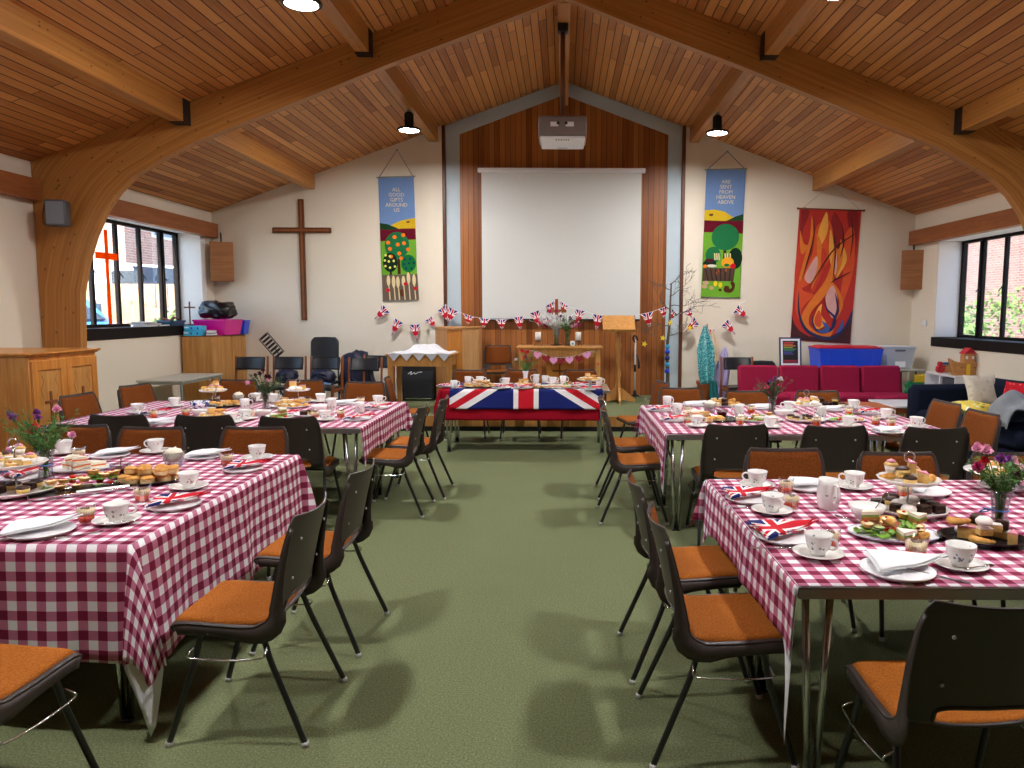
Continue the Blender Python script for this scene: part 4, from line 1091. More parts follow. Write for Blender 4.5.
cup('pink', 189, 489, 95, 'along the aisle side of the front left table', None, 'leaf sprigged teacup')
cup('pink', 156, 453, 175, 'beyond the scones on the front left table', 40, 'leaf sprigged teacup')
cup('pink', 257.5, 459.5, 95, 'at the far aisle corner of the front left table', None, 'leaf sprigged teacup')
cup('plain', 64, 454, 100, 'behind the carnations on the front left table', None, 'plain white teacup')
put('trifle', 86.5, 522, 20, 'orange jelly trifle pot beside the pink sprigged cup on the front left table')
put('trifle', 142.6, 501.5, 80, 'orange jelly trifle pot below the scone platter on the front left table')
put('trifle', 227, 465.5, 140, 'orange jelly trifle pot by the flag napkin near the far aisle corner')
put('trifle', 79, 460, 200, 'orange jelly trifle pot behind the carnations on the front left table')
put('plate', 42, 534, 10, 'white side plate under the paper napkin nearest us, front left table')
put('napkin', 34, 533, 22, 'white paper napkin at the front edge of the front left table', .0175, 1.25)
put('knife', 70, 537, 42, 'steel knife beside the napkin at the front left table edge')
put('plate', 174, 507, 0, 'white side plate under the flag napkin at the aisle edge of the front left table')
put('flagnap', 174, 505.5, 14, 'union jack napkin at the aisle edge of the front left table', .018, 1.15)
put('plate', 243, 470.5, 0, 'white side plate under the flag napkin at the far end of the aisle edge', 0, .92)
put('flagnap', 244, 469.5, 8, 'union jack napkin near the far aisle corner of the front left table', .018, 1.1)
put('plate', 203, 458, 0, 'white side plate under the paper napkin at the far edge of the front left table', 0, .9)
put('napkin', 205, 457.5, -4, 'white paper napkin at the far edge of the front left table', .018, 1.15)
put('plate', 104, 457.5, 0, 'white side plate under the napkin behind the carnations, front left table', 0, .95)
put('napkin', 108, 456.5, 10, 'white paper napkin on a plate beside the leaf sprigged cup beyond the scones', .018, 1.1)
W1 = 'on the black scone platter of the front left table'
put('round_dark', 152, 480, 0, 'black round platter of scones on the front left table')
p = tp(150, 481.5, .006); heap(p.x + .01, p.y - .01, p.z, [('scone', 15)], .135, .075, W1, 3)
q = tp(121, 477, .007); place('jambowl', q, 0, 'cut glass bowl of red jam beside the scones, front left table')
place('spoon', q + Vector((.0, .0, .047)), (.3, .9, 2.2), 'steel spoon stuck in the jam bowl of the front left table')
q = tp(174, 468, .007); place('creambowl', q, 0, 'glass bowl of clotted cream behind the scones, front left table', None, 1.25)
put('long_tray', 84, 492.5, 37, 'silver oblong tray of open quiches on the front left table', 0, 1.08)
p = tp(82, 489, .010); heap(p.x, p.y + .02, p.z, [('tart', 9), ('cucumber', 6), ('lettuce', 4), ('tomato', 5)], .17, .034, 'on the silver oblong tray of the front left table', 5, D(37), 2)
put('platter', 80, 470, 12, 'white oval platter of sandwiches behind the quiche tray', 0, .92)
p = tp(80, 470, .0075); heap(p.x, p.y, p.z, [('sandwich', 6)], .10, .05, 'on the white oval platter behind the quiche tray', 6, D(12), 2)
p = settle(17, 494, 'stand'); place('stand', p, .1, 'two tier white cake stand at the outer end of the front left table', None, 1.0)
heap(p.x, p.y, p.z + .0165, [('choctop', 4), ('brownie', 3)], .10, .10, 'on the lower plate of the front left cake stand', 8, 0, 1)
heap(p.x, p.y, p.z + .140, [('cupcake', 3), ('slice', 4), ('tart', 2)], .082, .082, 'on the upper plate of the front left cake stand', 9, 0, 2)
put('plate', 34, 479, 0, 'white plate beside the carnation vase holding a flag napkin', 0, 1); put('flagnap', 31, 478, 60, 'crumpled union jack napkin beside the carnation vase', .018, 1.0)
put('plate', 6, 468, 0, 'white plate of cakes behind the front left cake stand', 0, 1.2)
p = tp(4, 468, .008); heap(p.x, p.y, p.z, [('bun', 3), ('choctop', 2), ('scone', 2)], .08, .08, 'on the white plate behind the front left cake stand', 10, 0, 2)
vase(fix(46.5, 481.5), .165, .046, 'on the front left table', [(-.155, .0, .335, 'purple'), (-.125, -.02, .32, 'purple'), (-.045, .03, .335, 'purple'), (-.02, 0, .315, 'purple'), (.06, .02, .355, 'pink'), (-.015, -.03, .275, 'red'), (-.04, -.04, .245, 'red'), (.145, -.01, .235, 'pink'), (-.135, -.03, .165, 'pink'), (-.07, .03, .25, 'rose')], 46, .20, True, seed=2)

T = 'front right table'
cup('red', 757, 487.5, 175, 'at the far aisle corner of the front right table', None, 'rose banded teacup')
cup('blue', 772, 513, -70, 'half way along the aisle side of the front right table', None, 'grey sprigged teacup')
cup('blue', 818, 556.5, -48, 'nearest the bare metal corner of the front right table', None, 'blue sprigged teacup')
cup('red', 854, 489, 165, 'beside the jug on the front right table', None, 'rose banded teacup')
cup('blue', 959.5, 568, 22, 'at the front edge of the front right table', -40, 'blue flowered teacup')
put('trifle', 786, 493, 0, 'orange jelly trifle pot by the far napkin of the front right table')
put('trifle', 791, 508.5, 60, 'orange jelly trifle pot beside the grey sprigged cup')
put('trifle', 829, 548, 120, 'cream topped trifle pot behind the blue sprigged cup by the metal corner')
put('trifle', 915.5, 559, 150, 'orange jelly trifle pot before the savoury platter, front right table', 0, 1.1)
put('trifle', 904, 498, 30, 'trifle pot half hidden behind the cake stand of the front right table')
put('jug_pink', 828, 508.5, 100, 'white fluted milk jug with a pink rose on the front right table', 0, 1.25)
put('plate', 806, 489, 0, 'white plate under the paper napkin at the far edge, front right table')
put('napkin', 803, 488, -20, 'white paper napkin at the far edge of the front right table', .018, 1.1)
put('knife', 778, 489, 70, 'steel knife between the far cup and trifle pot, front right table')
put('plate', 749, 500.5, 0, 'white plate under the farther flag napkin of the front right table', 0, .95)
put('flagnap', 745, 498.5, 0, 'union jack napkin on the farther aisle side plate of the front right table', .018, 1.15)
put('plate', 784, 539, 0, 'white plate under the nearer flag napkin of the front right table')
put('flagnap', 782, 536.5, 6, 'union jack napkin on the nearer aisle side plate of the front right table', .018, 1.3)
put('knife', 745, 508, 178, 'steel knife before the farther flag napkin, front right table')
put('knife', 780, 549, 178, 'steel knife before the nearer flag napkin, front right table')
put('plate', 897, 573, 0, 'white plate under the folded paper napkin at the front edge, front right table', 0, 1.05)
put('napkin', 901, 570.5, -10, 'white folded paper napkin at the front edge of the front right table', .018, 1.25)
put('knife', 934, 576, -40, 'steel knife beside the folded napkin at the front right table edge')
put('knife', 852, 521, -60, 'steel knife beyond the savoury platter, front right table')
p = settle(907, 512, 'stand'); place('stand', p, 0, 'two tier white cake stand on the front right table')
heap(p.x, p.y, p.z + .0165, [('brownie', 6), ('choctop', 3), ('puff', 3)], .125, .125, 'on the lower plate of the front right cake stand', 12, 0, 1)
heap(p.x, p.y, p.z + .140, [('croissant', 2), ('cupcake', 3), ('choctop', 3), ('wedge', 2)], .095, .095, 'on the upper plate of the front right cake stand', 13, 0, 2)
q = settle(873, 518, 'bowl', 1.2); place('bowl', q, 0, 'white sugar bowl beside the front right cake stand', None, 1.2)
place('spoon', q + Vector((.05, .0, .062)), (.0, -.7, .5), 'steel spoon resting in the front right sugar bowl')
put('platter', 893, 536, -6, 'white blue rimmed platter of savouries on the front right table', 0, 1.0)
p = tp(893, 535, .0075); heap(p.x, p.y, p.z, [('tart', 8), ('lettuce', 7), ('sausage', 4), ('hamsandwich', 3), ('cucumber', 3), ('tomato', 3)], .135, .088, 'on the blue rimmed savoury platter of the front right table', 14, D(-6), 3)
put('oval_dark', 982, 542, -10, 'dark oval plastic tray of cakes on the front right table', 0, .98)
p = tp(982, 541, .0075); heap(p.x, p.y, p.z, [('brownie', 3), ('puff', 2), ('wedge', 3), ('croissant', 2), ('slice', 3)], .115, .075, 'on the dark oval tray of the front right table', 15, D(-10), 2)
put('plate', 919, 494, 0, 'white plate behind the cake stand of the front right table', 0, 1.1); put('napkin', 915, 493, 30, 'white napkin on the plate behind the front right cake stand', .018, 1)
p = tp(998, 491); place('saucer', p, 0, 'white saucer below the pedestal of cakes behind the front right vase', None, 1.2)
place('pedestal', p + Vector((0, 0, .011)), 0, 'low white pedestal of cakes behind the front right vase', None, (1.2, 1.2, .75))
heap(p.x, p.y, p.z + .088, [('brownie', 3), ('slice', 4), ('scone', 3), ('croissant', 2)], .115, .115, 'on the low pedestal behind the front right vase', 16, 0, 2)
vase(fix(998.5, 531), .165, .044, 'on the front right table', [(-.10, .0, .325, 'pink'), (-.065, 0, .315, 'pink'), (-.02, -.02, .285, 'purple'), (.02, 0, .28, 'purple'), (.05, .02, .27, 'pink'), (.065, -.03, .25, 'pink'), (-.105, -.02, .255, 'magenta'), (-.07, 0, .275, 'red'), (.03, -.04, .235, 'maroon')], 44, .16, True, seed=5)

# ---------------------------------------------------------------- far tables: things told apart by their place counted from the aisle
ORD = ['first', 'second', 'third', 'fourth', 'fifth', 'sixth', 'seventh', 'eighth', 'ninth', 'tenth', 'eleventh', 'twelfth', 'thirteenth', 'fourteenth']
KD = {'cup': 'white patterned teacup', 'mug': 'white patterned mug', 'jug': 'white milk jug', 'trifle': 'orange trifle pot', 'napkin': 'white paper napkin', 'flagnap': 'union jack napkin', 'dish': 'small white oval dish', 'plate': 'white side plate'}
def far(items, where, frm='from the aisle', ref=0):
    by = {}
    for it in items: by.setdefault(it[0].split('_')[0], []).append(it)
    for k, lst in by.items():
        lst.sort(key=lambda i: abs(tp(i[1], i[2]).x - ref))
        for n, (key, u, v, rot) in enumerate(lst):
            p = settle(u, v, {'cup': 'saucer', 'napkin': 'plate', 'flagnap': 'plate'}.get(k, k)); w = '%s %s on the %s' % (ORD[n], frm, where)
            if k == 'cup':
                place('saucer', p, 0, 'white saucer under the teacup ' + w); place(key, p + Vector((0, 0, .009)), D(rot), KD[k] + ' ' + w)
            elif k in ('napkin', 'flagnap'):
                place('plate', p, 0, 'plate under the %s %s' % ('flag napkin' if k == 'flagnap' else 'paper napkin', w)); place(key, p + Vector((0, 0, .0185)), D(rot), KD[k] + ' ' + w, None, 1.1)
            else: place(key, p, D(rot), KD[k] + ' ' + w)
far([('cup_plain', 174.5, 407, 100), ('cup_red', 137.5, 413.5, 60), ('trifle', 153.5, 418, 0), ('napkin', 158, 424, 10), ('trifle', 186, 416, 0), ('trifle', 216, 403.5, 0), ('dish', 197, 415.5, 0), ('mug_red', 245, 409, 20), ('trifle', 248, 419, 0), ('cup_plain', 233, 423, 0), ('dish', 261, 416, 0), ('cup_red', 257, 402, 170), ('cup_plain', 273, 402.5, 0), ('cup_plain', 321, 402.5, 80), ('jug_red', 332, 410, 0), ('trifle', 341, 417.5, 0), ('trifle', 315, 419, 0), ('cup_blue', 325, 421, 10), ('mug_red', 360, 412.5, 200), ('napkin', 349, 404.5, 0), ('trifle', 361, 404.5, 0), ('cup_red', 378, 404.5, 10), ('flagnap', 376, 409, 0), ('flagnap', 357, 420, 0), ('flagnap', 145, 414, 20), ('cup_red', 245, 420, 0)], 'rear left table')
RLt = 'of the rear left table'
p = tp(206, 404.5); place('stand', p, .3, 'two tier cake stand at the outer end of the rear left table', None, .92)
heap(p.x, p.y, p.z + .015, [('brownie', 4), ('choctop', 2)], .1, .1, 'on the lower plate of the outer cake stand, rear left table', 20, 0, 1); heap(p.x, p.y, p.z + .129, [('scone', 3), ('cupcake', 3), ('slice', 1)], .075, .075, 'on the upper plate of the outer cake stand, rear left table', 21, 0, 2)
put('bluebowl', 200, 410, 0, 'blue and white bowl at the outer end of the rear left table', 0, 1.25)
put('round_dark', 225, 406, 0, 'dark platter of scones on the rear left table'); p = tp(225, 406, .006); heap(p.x, p.y, p.z, [('scone', 9)], .12, .10, 'on the dark scone platter ' + RLt, 22, 0, 3)
put('platter', 212, 416.5, 0, 'white platter of pastries before the scones, rear left table', 0, .9); p = tp(212, 416.5, .0075); heap(p.x, p.y, p.z, [('croissant', 3), ('slice', 3), ('scone', 2)], .11, .07, 'on the pastry platter before the scones ' + RLt, 23, 0, 2)
put('creambowl', 238, 404, 0, 'glass bowl of cream beside the scones, rear left table', 0, 1.2); p = settle(247, 404.5, 'jambowl'); place('jambowl', p, 0, 'glass bowl of jam beyond the cream, rear left table')
put('platter', 286, 407.5, 0, 'white platter of pastries beside the dark flowers, rear left table', 0, 1.05); p = tp(286, 407.5, .0075); heap(p.x, p.y, p.z, [('slice', 5), ('croissant', 3), ('scone', 3), ('tart', 3)], .13, .08, 'on the platter beside the dark flowers ' + RLt, 24, 0, 2)
put('plate', 279, 418, 0, 'white plate of open sandwiches before the dark flowers, rear left table'); p = tp(279, 418, .0075); heap(p.x, p.y, p.z, [('hamsandwich', 3), ('lettuce', 3), ('tomato', 2)], .075, .07, 'on the plate before the dark flowers ' + RLt, 25, 0, 2)
p = settle(308, 403, 'stand'); place('stand', p, 0, 'two tier cake stand nearer the aisle on the rear left table', None, .85)
heap(p.x, p.y, p.z + .014, [('choctop', 3), ('slice', 3)], .09, .09, 'on the lower plate of the aisle cake stand, rear left table', 26, 0, 1); heap(p.x, p.y, p.z + .119, [('puff', 2), ('slice', 2), ('wedge', 2)], .075, .075, 'on the upper plate of the aisle cake stand, rear left table', 27, 0, 2)
put('plate', 301, 416, 0, 'white plate of dark cakes below the aisle cake stand, rear left table'); p = tp(301, 416, .0075); heap(p.x, p.y, p.z, [('brownie', 3), ('choctop', 2)], .07, .065, 'on the plate of dark cakes ' + RLt, 28, 0, 1)
put('bowl', 323, 411, 0, 'white bowl beside the tall jug on the rear left table', 0, 1.1); put('flagnap', 290, 413.5, 40, 'loose union jack napkin by the pastry platter, rear left table')
vase(fix(266, 409), .14, .04, 'on the rear left table', [(-.04, 0, .30, 'maroon'), (-.02, .02, .33, 'maroon'), (-.08, 0, .29, 'maroon'), (.01, 0, .28, 'maroon'), (.03, -.02, .245, 'pink'), (-.135, -.02, .225, 'pink'), (.035, 0, .27, 'maroon')], 30, .2, False, fernm=m_dfern, seed=7)
far([('mug_blue', 667, 406, 20), ('flagnap', 659, 411, 0), ('mug_blue', 677, 414, 200), ('trifle', 687, 413.5, 0), ('flagnap', 673, 421, 0), ('cup_blue', 695, 426.5, 0), ('trifle', 740, 424.5, 0), ('jug_blue', 739, 417, 0), ('napkin', 694, 406, 0), ('trifle', 751, 413, 0), ('napkin', 760, 409, 0), ('dish', 784, 416, 0), ('cup_plain', 770, 428, 0), ('cup_plain', 789, 411, 170), ('jug_blue', 821, 419, 0), ('cup_plain', 848, 427, 0), ('trifle', 848.5, 415, 0), ('cup_plain', 853, 409, 20), ('trifle', 875.5, 424.5, 0), ('cup_plain', 886, 419, 0), ('trifle', 891, 427, 0), ('napkin', 888, 433, 0), ('cup_red', 916, 428, 10), ('flagnap', 866, 414, 0), ('trifle', 816, 425.5, 0), ('trifle', 688, 424.5, 0), ('napkin', 830, 411, 0)], 'rear right table')
RRt = 'of the rear right table'
put('round_dark', 717, 420, 0, 'dark platter of scones and cream on the rear right table', 0, 1.0); p = tp(716, 421, .006); heap(p.x - .05, p.y - .03, p.z, [('scone', 7)], .10, .07, 'on the dark scone platter ' + RRt, 30, 0, 2)
q = tp(720, 418, .007); place('jambowl', q + Vector((.02, .02, 0)), 0, 'glass bowl of jam on the scone platter, rear right table'); put('creambowl', 709.5, 412.5, 0, 'glass bowl of cream behind the scones, rear right table', 0, 1.25)
put('plate', 698, 416, 0, 'white plate of small sandwiches beside the cream, rear right table'); p = tp(698, 416, .0075); heap(p.x, p.y, p.z, [('sandwich', 4)], .07, .065, 'on the small plate beside the cream ' + RRt, 31, 0, 2)
put('platter', 722, 406, 0, 'white platter of cakes at the far edge of the rear right table', 0, 1.1); p = tp(722, 406, .0075); heap(p.x, p.y, p.z, [('slice', 4), ('brownie', 4), ('scone', 3), ('croissant', 2)], .13, .085, 'on the far platter of cakes ' + RRt, 32, 0, 2)
put('platter', 757, 421, 0, 'white platter of savouries before the vase, rear right table', 0, 1.1); p = tp(757, 421, .0075); heap(p.x, p.y, p.z, [('hamsandwich', 4), ('tart', 4), ('lettuce', 4), ('tomato', 3), ('sausage', 2)], .14, .085, 'on the savoury platter before the vase ' + RRt, 33, 0, 2)
p = settle(810, 422, 'stand'); place('stand', p, 0, 'two tier cake stand on the rear right table', None, .95)
heap(p.x, p.y, p.z + .0158, [('choctop', 5), ('puff', 3)], .115, .115, 'on the lower plate of the rear right cake stand', 34, 0, 1); heap(p.x, p.y, p.z + .133, [('cupcake', 4), ('slice', 2), ('puff', 1)], .085, .085, 'on the upper plate of the rear right cake stand', 35, 0, 2)
put('oval_dark', 834, 407, 0, 'dark oval tray of chocolate cakes at the far edge, rear right table', 0, 1.0); p = tp(834, 407, .0075); heap(p.x, p.y, p.z, [('brownie', 6), ('choctop', 3)], .11, .075, 'on the dark oval tray ' + RRt, 36, 0, 2)
put('platter', 839, 420.5, 0, 'white platter of salad savouries beside the jug, rear right table', 0, .95); p = tp(839, 420.5, .0075); heap(p.x, p.y, p.z, [('lettuce', 5), ('tart', 4), ('tomato', 3), ('cucumber', 3)], .12, .075, 'on the salad platter beside the jug ' + RRt, 37, 0, 2)
put('plate', 798, 419, 0, 'white plate of salad beside the cake stand, rear right table', 0, .8); p = tp(798, 419, .0065); heap(p.x, p.y, p.z, [('lettuce', 3), ('tomato', 2)], .05, .05, 'on the small salad plate ' + RRt, 38, 0, 2)
vase(fix(772, 414), .15, .042, 'on the rear right table', [(-.02, 0, .27, 'purple'), (.02, .02, .29, 'purple'), (.06, 0, .29, 'white'), (.0, -.02, .24, 'maroon'), (-.05, 0, .22, 'rose'), (.05, -.02, .24, 'rose'), (-.03, .02, .25, 'maroon')], 34, .17, False, fernm=m_dfern, seed=9)
# union jack table
far([('mug_plain', 454, 388.5, 20), ('mug_red', 468, 384, 0), ('cup_plain', 480, 383.5, 0), ('cup_plain', 506, 385, 170), ('mug_plain', 545, 383, 0), ('cup_plain', 554, 384, 0), ('mug_red', 563, 383.5, 0), ('mug_plain', 599, 385.5, 0), ('flagnap', 502, 388.5, 0), ('jug_plain', 536, 383, 0), ('flagnap', 523, 388.5, 30), ('flagnap', 446, 387, 0), ('flagnap', 576, 386, 0)], 'union jack table', 'from its left end', -1.4)
UJt = 'of the union jack table'
put('round_dark', 486, 387.5, 0, 'dark platter of pastries at the left of the union jack table', 0, 1.25); p = tp(486, 387.5, .007); heap(p.x, p.y, p.z, [('croissant', 5), ('scone', 5), ('slice', 4), ('sandwich', 4)], .17, .11, 'on the dark pastry platter ' + UJt, 40, 0, 3)
put('plate', 518, 385, 0, 'white plate of cakes beside the red flowers', 0, 1.1); p = tp(518, 385, .0078); heap(p.x, p.y, p.z, [('scone', 3), ('choctop', 2), ('slice', 2)], .08, .07, 'on the plate beside the red flowers', 41, 0, 2)
put('long_tray', 541, 388.5, 0, 'oblong tray of sandwiches at the middle of the union jack table', 0, .9); p = tp(541, 388.5, .0095); heap(p.x, p.y, p.z, [('sandwich', 5), ('tart', 3)], .15, .045, 'on the oblong tray ' + UJt, 42, 0, 2)
put('platter', 565, 388, 0, 'white platter of savouries on the union jack table', 0, 1.1); p = tp(565, 388, .0075); heap(p.x, p.y, p.z, [('tart', 5), ('tomato', 4), ('lettuce', 3), ('hamsandwich', 3)], .14, .085, 'on the savoury platter ' + UJt, 43, 0, 2)
p = settle(590, 389.5, 'pedestal'); place('pedestal', p, 0, 'white pedestal cake stand at the right end of the union jack table', None, 1.05)
heap(p.x, p.y, p.z + .103, [('croissant', 2), ('slice', 4), ('scone', 3)], .1, .1, 'on the pedestal cake stand ' + UJt, 44, 0, 2)
vase(fix(525.5, 383.5), .15, .036, 'on the union jack table', [(-.04, 0, .38, 'red'), (.01, .01, .36, 'red'), (.03, 0, .37, 'red'), (-.02, -.02, .29, 'red'), (.035, -.02, .27, 'rose'), (.0, 0, .31, 'magenta'), (-.11, 0, .28, 'white'), (.01, -.03, .25, 'rose')], 30, .2, False, plain('white glass', (236, 236, 240), .2), m_fern, seed=11)
# ---------------------------------------------------------------- joinery and furniture round the walls
m_vinyl = plain('black vinyl', (24, 24, 28), .35, var=.1, spec=.5); m_teak = wood('teak frame', (120, 62, 26), (164, 92, 44), 'z', 1, .4)
m_black = plain('black plastic', (24, 24, 26), .5, var=.1); m_inlay = wood('dark inlay', (110, 58, 26), (134, 72, 34), 'z')
def cross_mb(w, h, bar, d, arm, y=0): # upright cross centred on x, base at z 0, facing -y
    b = MB(); b.box((0, y, h / 2), (bar, d, h), .004); return b, MB().box((0, y, arm), (w, d * .96, bar), .004)
# cabinet with two cross doors (doors face the aisle)
t = thing('vestment_cabinet', 'orange pine cabinet with crosses on its two doors beside the curved timber', 'cabinet', (-5.08, 6.87, 0))
b = MB(); b.box((0, 0, .60), (.94, .92, 1.12), .006); b.build('carcass', m_pine, t)
b = MB(); b.box((.01, 0, 1.18), (1.0, .99, .022), .008); b.box((.008, 0, 1.162), (.97, .955, .018), .006); b.build('cabinet_top', m_pine, t)
b = MB(); b.box((0, 0, .03), (.88, .86, .06), .003); b.build('plinth', m_brown, t)
for sy in (-1, 1):
    y = sy * .225
    b = MB()
    for dy in (-1, 1): b.box((.481, y + dy * .185, .61), (.022, .075, 1.02), .004)
    for z in (.135, 1.075): b.box((.481, y, z), (.022, .30, .09), .004)
    d = b.build('door', m_pine, t)
    b = MB(); b.box((.474, y, .605), (.012, .31, .86), .003); b.build('door_panel', m_oak, d)
    for q in (-1, 1): MB().tube(crom([(.481, y + q * .1, .99), (.481, y + q * .08, .93), (.481, y + q * .115, .86), (.481, y + q * .085, .78)], 5, False), .004, 5).build('carved_wave', m_oak, d)
    b = MB(); b.box((.484, y, .70), (.014, .026, .28), .003); b.box((.484, y, .745), (.0145, .15, .026), .003); b.build('cross_inlay', m_inlay, d)
    b = MB(); b.sphere((.498, y - sy * .175, .72), .012, 10, 8); b.build('knob', m_brown, d)
for dx in (-.02, .02):
    b = MB(); b.T = Matrix.Translation((.18 + dx, -.4605, .98)) @ Matrix.Rotation(PI / 2, 4, 'X'); b.lathe([(.008, 0), (.008, .004), (0, .004)], 12); b.build('cable_hole', m_black, t)
# oak cupboards in the far left corner
for n, (y0, y1, lab) in enumerate(((11.0, 11.64, 'plain oak cupboard below the pink crate, nearer the window'), (11.66, 12.17, 'plain oak cupboard in the corner under the black bag'))):
    t = thing('oak_cupboard', lab, 'cupboard', (-5.41, (y0 + y1) / 2, 0)); L = y1 - y0
    b = MB(); b.box((0, 0, .60), (.44, L, 1.14), .004); b.build('carcass', m_oak, t)
    b = MB(); b.box((0, 0, .02), (.4, L - .06, .06)); b.build('plinth', m_brown, t)
    b = MB(); b.box((.226, 0, .6), (.012, L - .012, 1.12), .003); d = b.build('door', m_oak, t)
    b = MB(); b.box((.234, -L / 2 + .06, 1.08), (.012, .06, .02), .003); b.build('handle', m_oak, d)
    b = MB(); b.box((0, 0, 1.178), (.45, L, .014), .003); b.build('cupboard_top', m_inlay, t)
# low grey table
t = thing('school_table', 'low grey topped table with metal legs by the left wall', 'table', (-5.21, 10.14, 0))
m_lam = plain('grey laminate', (186, 184, 172), .35); m_gm = plain('grey metal', (146, 150, 140), .45, .3)
b = MB(); b.box((0, 0, .648), (.60, 1.16, .022), .004); b.build('table_top', m_lam, t)
b = MB()
for s in (-1, 1): b.box((s * .275, 0, .62), (.024, 1.1, .034), .003); b.box((0, s * .555, .62), (.53, .024, .034), .003)
b.build('apron', m_gm, t)
for sx in (-1, 1):
    for sy in (-1, 1): MB().box((sx * .275, sy * .555, .31), (.026, .026, .62), .004).build('leg', m_gm, t)

def vestry_chair():
    t = thing('vestry_chair', '', 'chair')
    b = MB()
    b.sheet(lambda i, j: ((i - .5) * .45, -.21 + .42 * j, .455 + .012 * (1 - (2 * i - 1) ** 2) - .02 * (j < .06) - .012 * math.sin(PI * j)), 12, 14, .045); b.build('seat', m_vinyl, t)
    b = MB(); b.sheet(lambda i, j: ((i - .5) * .42, -.235 - .05 * j + .035 * (2 * i - 1) ** 2, .685 + .185 * j), 14, 8, .03); b.build('backrest', m_vinyl, t)
    for sx in (-1, 1):
        x = sx * .235
        b = MB(); b.prism([(-.235, 0), (-.20, 0), (-.205, .45), (-.26, .885), (-.285, .885), (-.245, .45)], (x - .013, 0, 0), (0, 1, 0), (0, 0, 1), (.026, 0, 0)); b.build('leg', m_teak, t)
        b = MB(); b.prism([(.17, 0), (.205, 0), (.20, .475), (.165, .475)], (x - .013, 0, 0), (0, 1, 0), (0, 0, 1), (.026, 0, 0)); b.build('leg', m_teak, t)
        b = MB(); b.box((x, -.02, .405), (.022, .38, .045), .004); b.box((x, -.02, .16), (.02, .39, .03), .004); b.build('side_rail', m_teak, t)
    PROTO['vestry'] = t
vestry_chair()
V = 'black vinyl chair with teak frame '
for x, y, r, l in ((-4.63, 10.8, 0, V + 'next to the oak cupboard'), (-4.075, 10.85, 2, V + 'under the tilted music stand'), (-3.54, 10.85, -2, V + 'before the tall rounded black panel'), (-2.88, 10.6, 2, V + 'with a navy bag behind it'), (-2.86, 11.25, -3, V + 'half hidden behind the lace covered table'), (2.655, 11.1, 0, V + 'between the lilac cloth and red sofa')):
    place('vestry', (x, y, 0), PI + D(r), l)
# padded chair with rounded back
def black_padded(loc, rz, label, top=1.15):
    t = thing('padded_chair', label, 'chair', loc, rz)
    b = MB(); b.sheet(lambda i, j: ((i - .5) * .44 * (1 - .25 * max(0, (j - .8) / .2) ** 2), -.2 - .04 * j + .03 * (2 * i - 1) ** 2, top - .42 + .42 * j), 16, 14, .035); b.build('backrest', m_black, t)
    b = MB(); b.box((0, 0, .45), (.44, .42, .05), .02); b.build('seat', m_black, t)
    for sx in (-1, 1):
        b = MB(); b.tube([(sx * .2, -.2, 0), (sx * .2, -.2, .44), (sx * .19, -.235, top - .15)], .012, 8); b.build('leg', m_leg, t)
        b = MB(); b.tube([(sx * .2, .19, 0), (sx * .2, .17, .43)], .012, 8); b.build('leg', m_leg, t)
black_padded((-3.74, 11.5, 0), PI, 'tall rounded black backed chair against the wall behind vinyl chairs')
black_padded((3.145, 11.55, 0), PI, 'dark round backed chair peeping over the red sofa', .80)
# music stand with tilted perforated desk
t = thing('music_stand', 'black music stand with a tilted slatted desk among the vinyl chairs', 'music stand', (-4.42, 11.6, 0))
b = MB(); Rm = Euler((0, D(50), 0)).to_matrix()
for k in range(7): b.box(tuple(Vector((-.12, 0, 1.02)) + Rm @ Vector((-.18 + .06 * k, 0, 0))), (.036, .012, .14), .002, Rm)
for s in (-1, 1): b.box(tuple(Vector((-.12, 0, 1.02)) + Rm @ Vector((0, 0, s * .085))), (.40, .014, .014), .003, Rm)
b.build('slatted_desk', m_black, t)
b = MB(); b.tube([(0, 0, .25), (-.02, 0, .9), (-.07, 0, .98)], .01, 8); b.build('pole', m_black, t)
for a in (90, 210, 330): MB().tube([(0, 0, .32), (.26 * math.cos(D(a)), .26 * math.sin(D(a)), .01)], .008, 6).build('leg', m_black, t)
# navy bags and a leaflet
m_navy = plain('navy nylon', (17, 23, 52), .5, var=.3, nscale=14); m_bin = plain('black bin bag', (22, 22, 26), .22, var=.3, nscale=20, spec=.7)
def bag(name, loc, r, label, mat, seed, strap=True, cat='bag'):
    t = thing(name, label, cat, loc)
    b = MB(); b.sphere((0, 0, r[2] * .98), r, 30, 20, bump=.22, bs=2.6, seed=seed)
    def sq(p):
        q = Vector((p[0] / r[0], p[1] / r[1], (p[2] - r[2] * .98) / r[2])); n4 = (abs(q.x) ** 3.5 + abs(q.y) ** 3.5 + abs(q.z) ** 3.5) ** (1 / 3.5) or 1; q = q * (q.length / n4) ** .8; w = .05 * noise.noise(q * 6); return (q.x * r[0], q.y * r[1], max(0, (q.z + w) * r[2] + r[2] * .98))
    b.v = [sq(p) for p in b.v]; b.build('bag_body', mat, t)
    if strap: b = MB(); b.tube(crom([(-r[0] * .5, -r[1] * .4, r[2] * 1.75), (-r[0] * .3, -r[1] * .9, r[2] * 1.2), (r[0] * .2, -r[1] * 1.08, r[2] * 1.0), (r[0] * .6, -r[1] * .9, r[2] * .6)], 5, False), .012, 6); b.build('strap' if cat == 'bag' and name == 'navy_bag' else 'drawstring', mat, t)
    else: b = MB(); b.lathe([(r[0] * .2, 0), (r[0] * .08, .03), (r[0] * .16, .06)], 12, (r[0] * .3, 0, r[2] * 1.8), cap=False, wob=lambda a, z: 1 + .2 * math.sin(5 * a)); b.build('tied_neck', mat, t)
bag('navy_bag', (-3.52, 10.9, .50), (.17, .12, .10), 'navy bag on the vinyl chair before the rounded black panel', m_navy, 1)
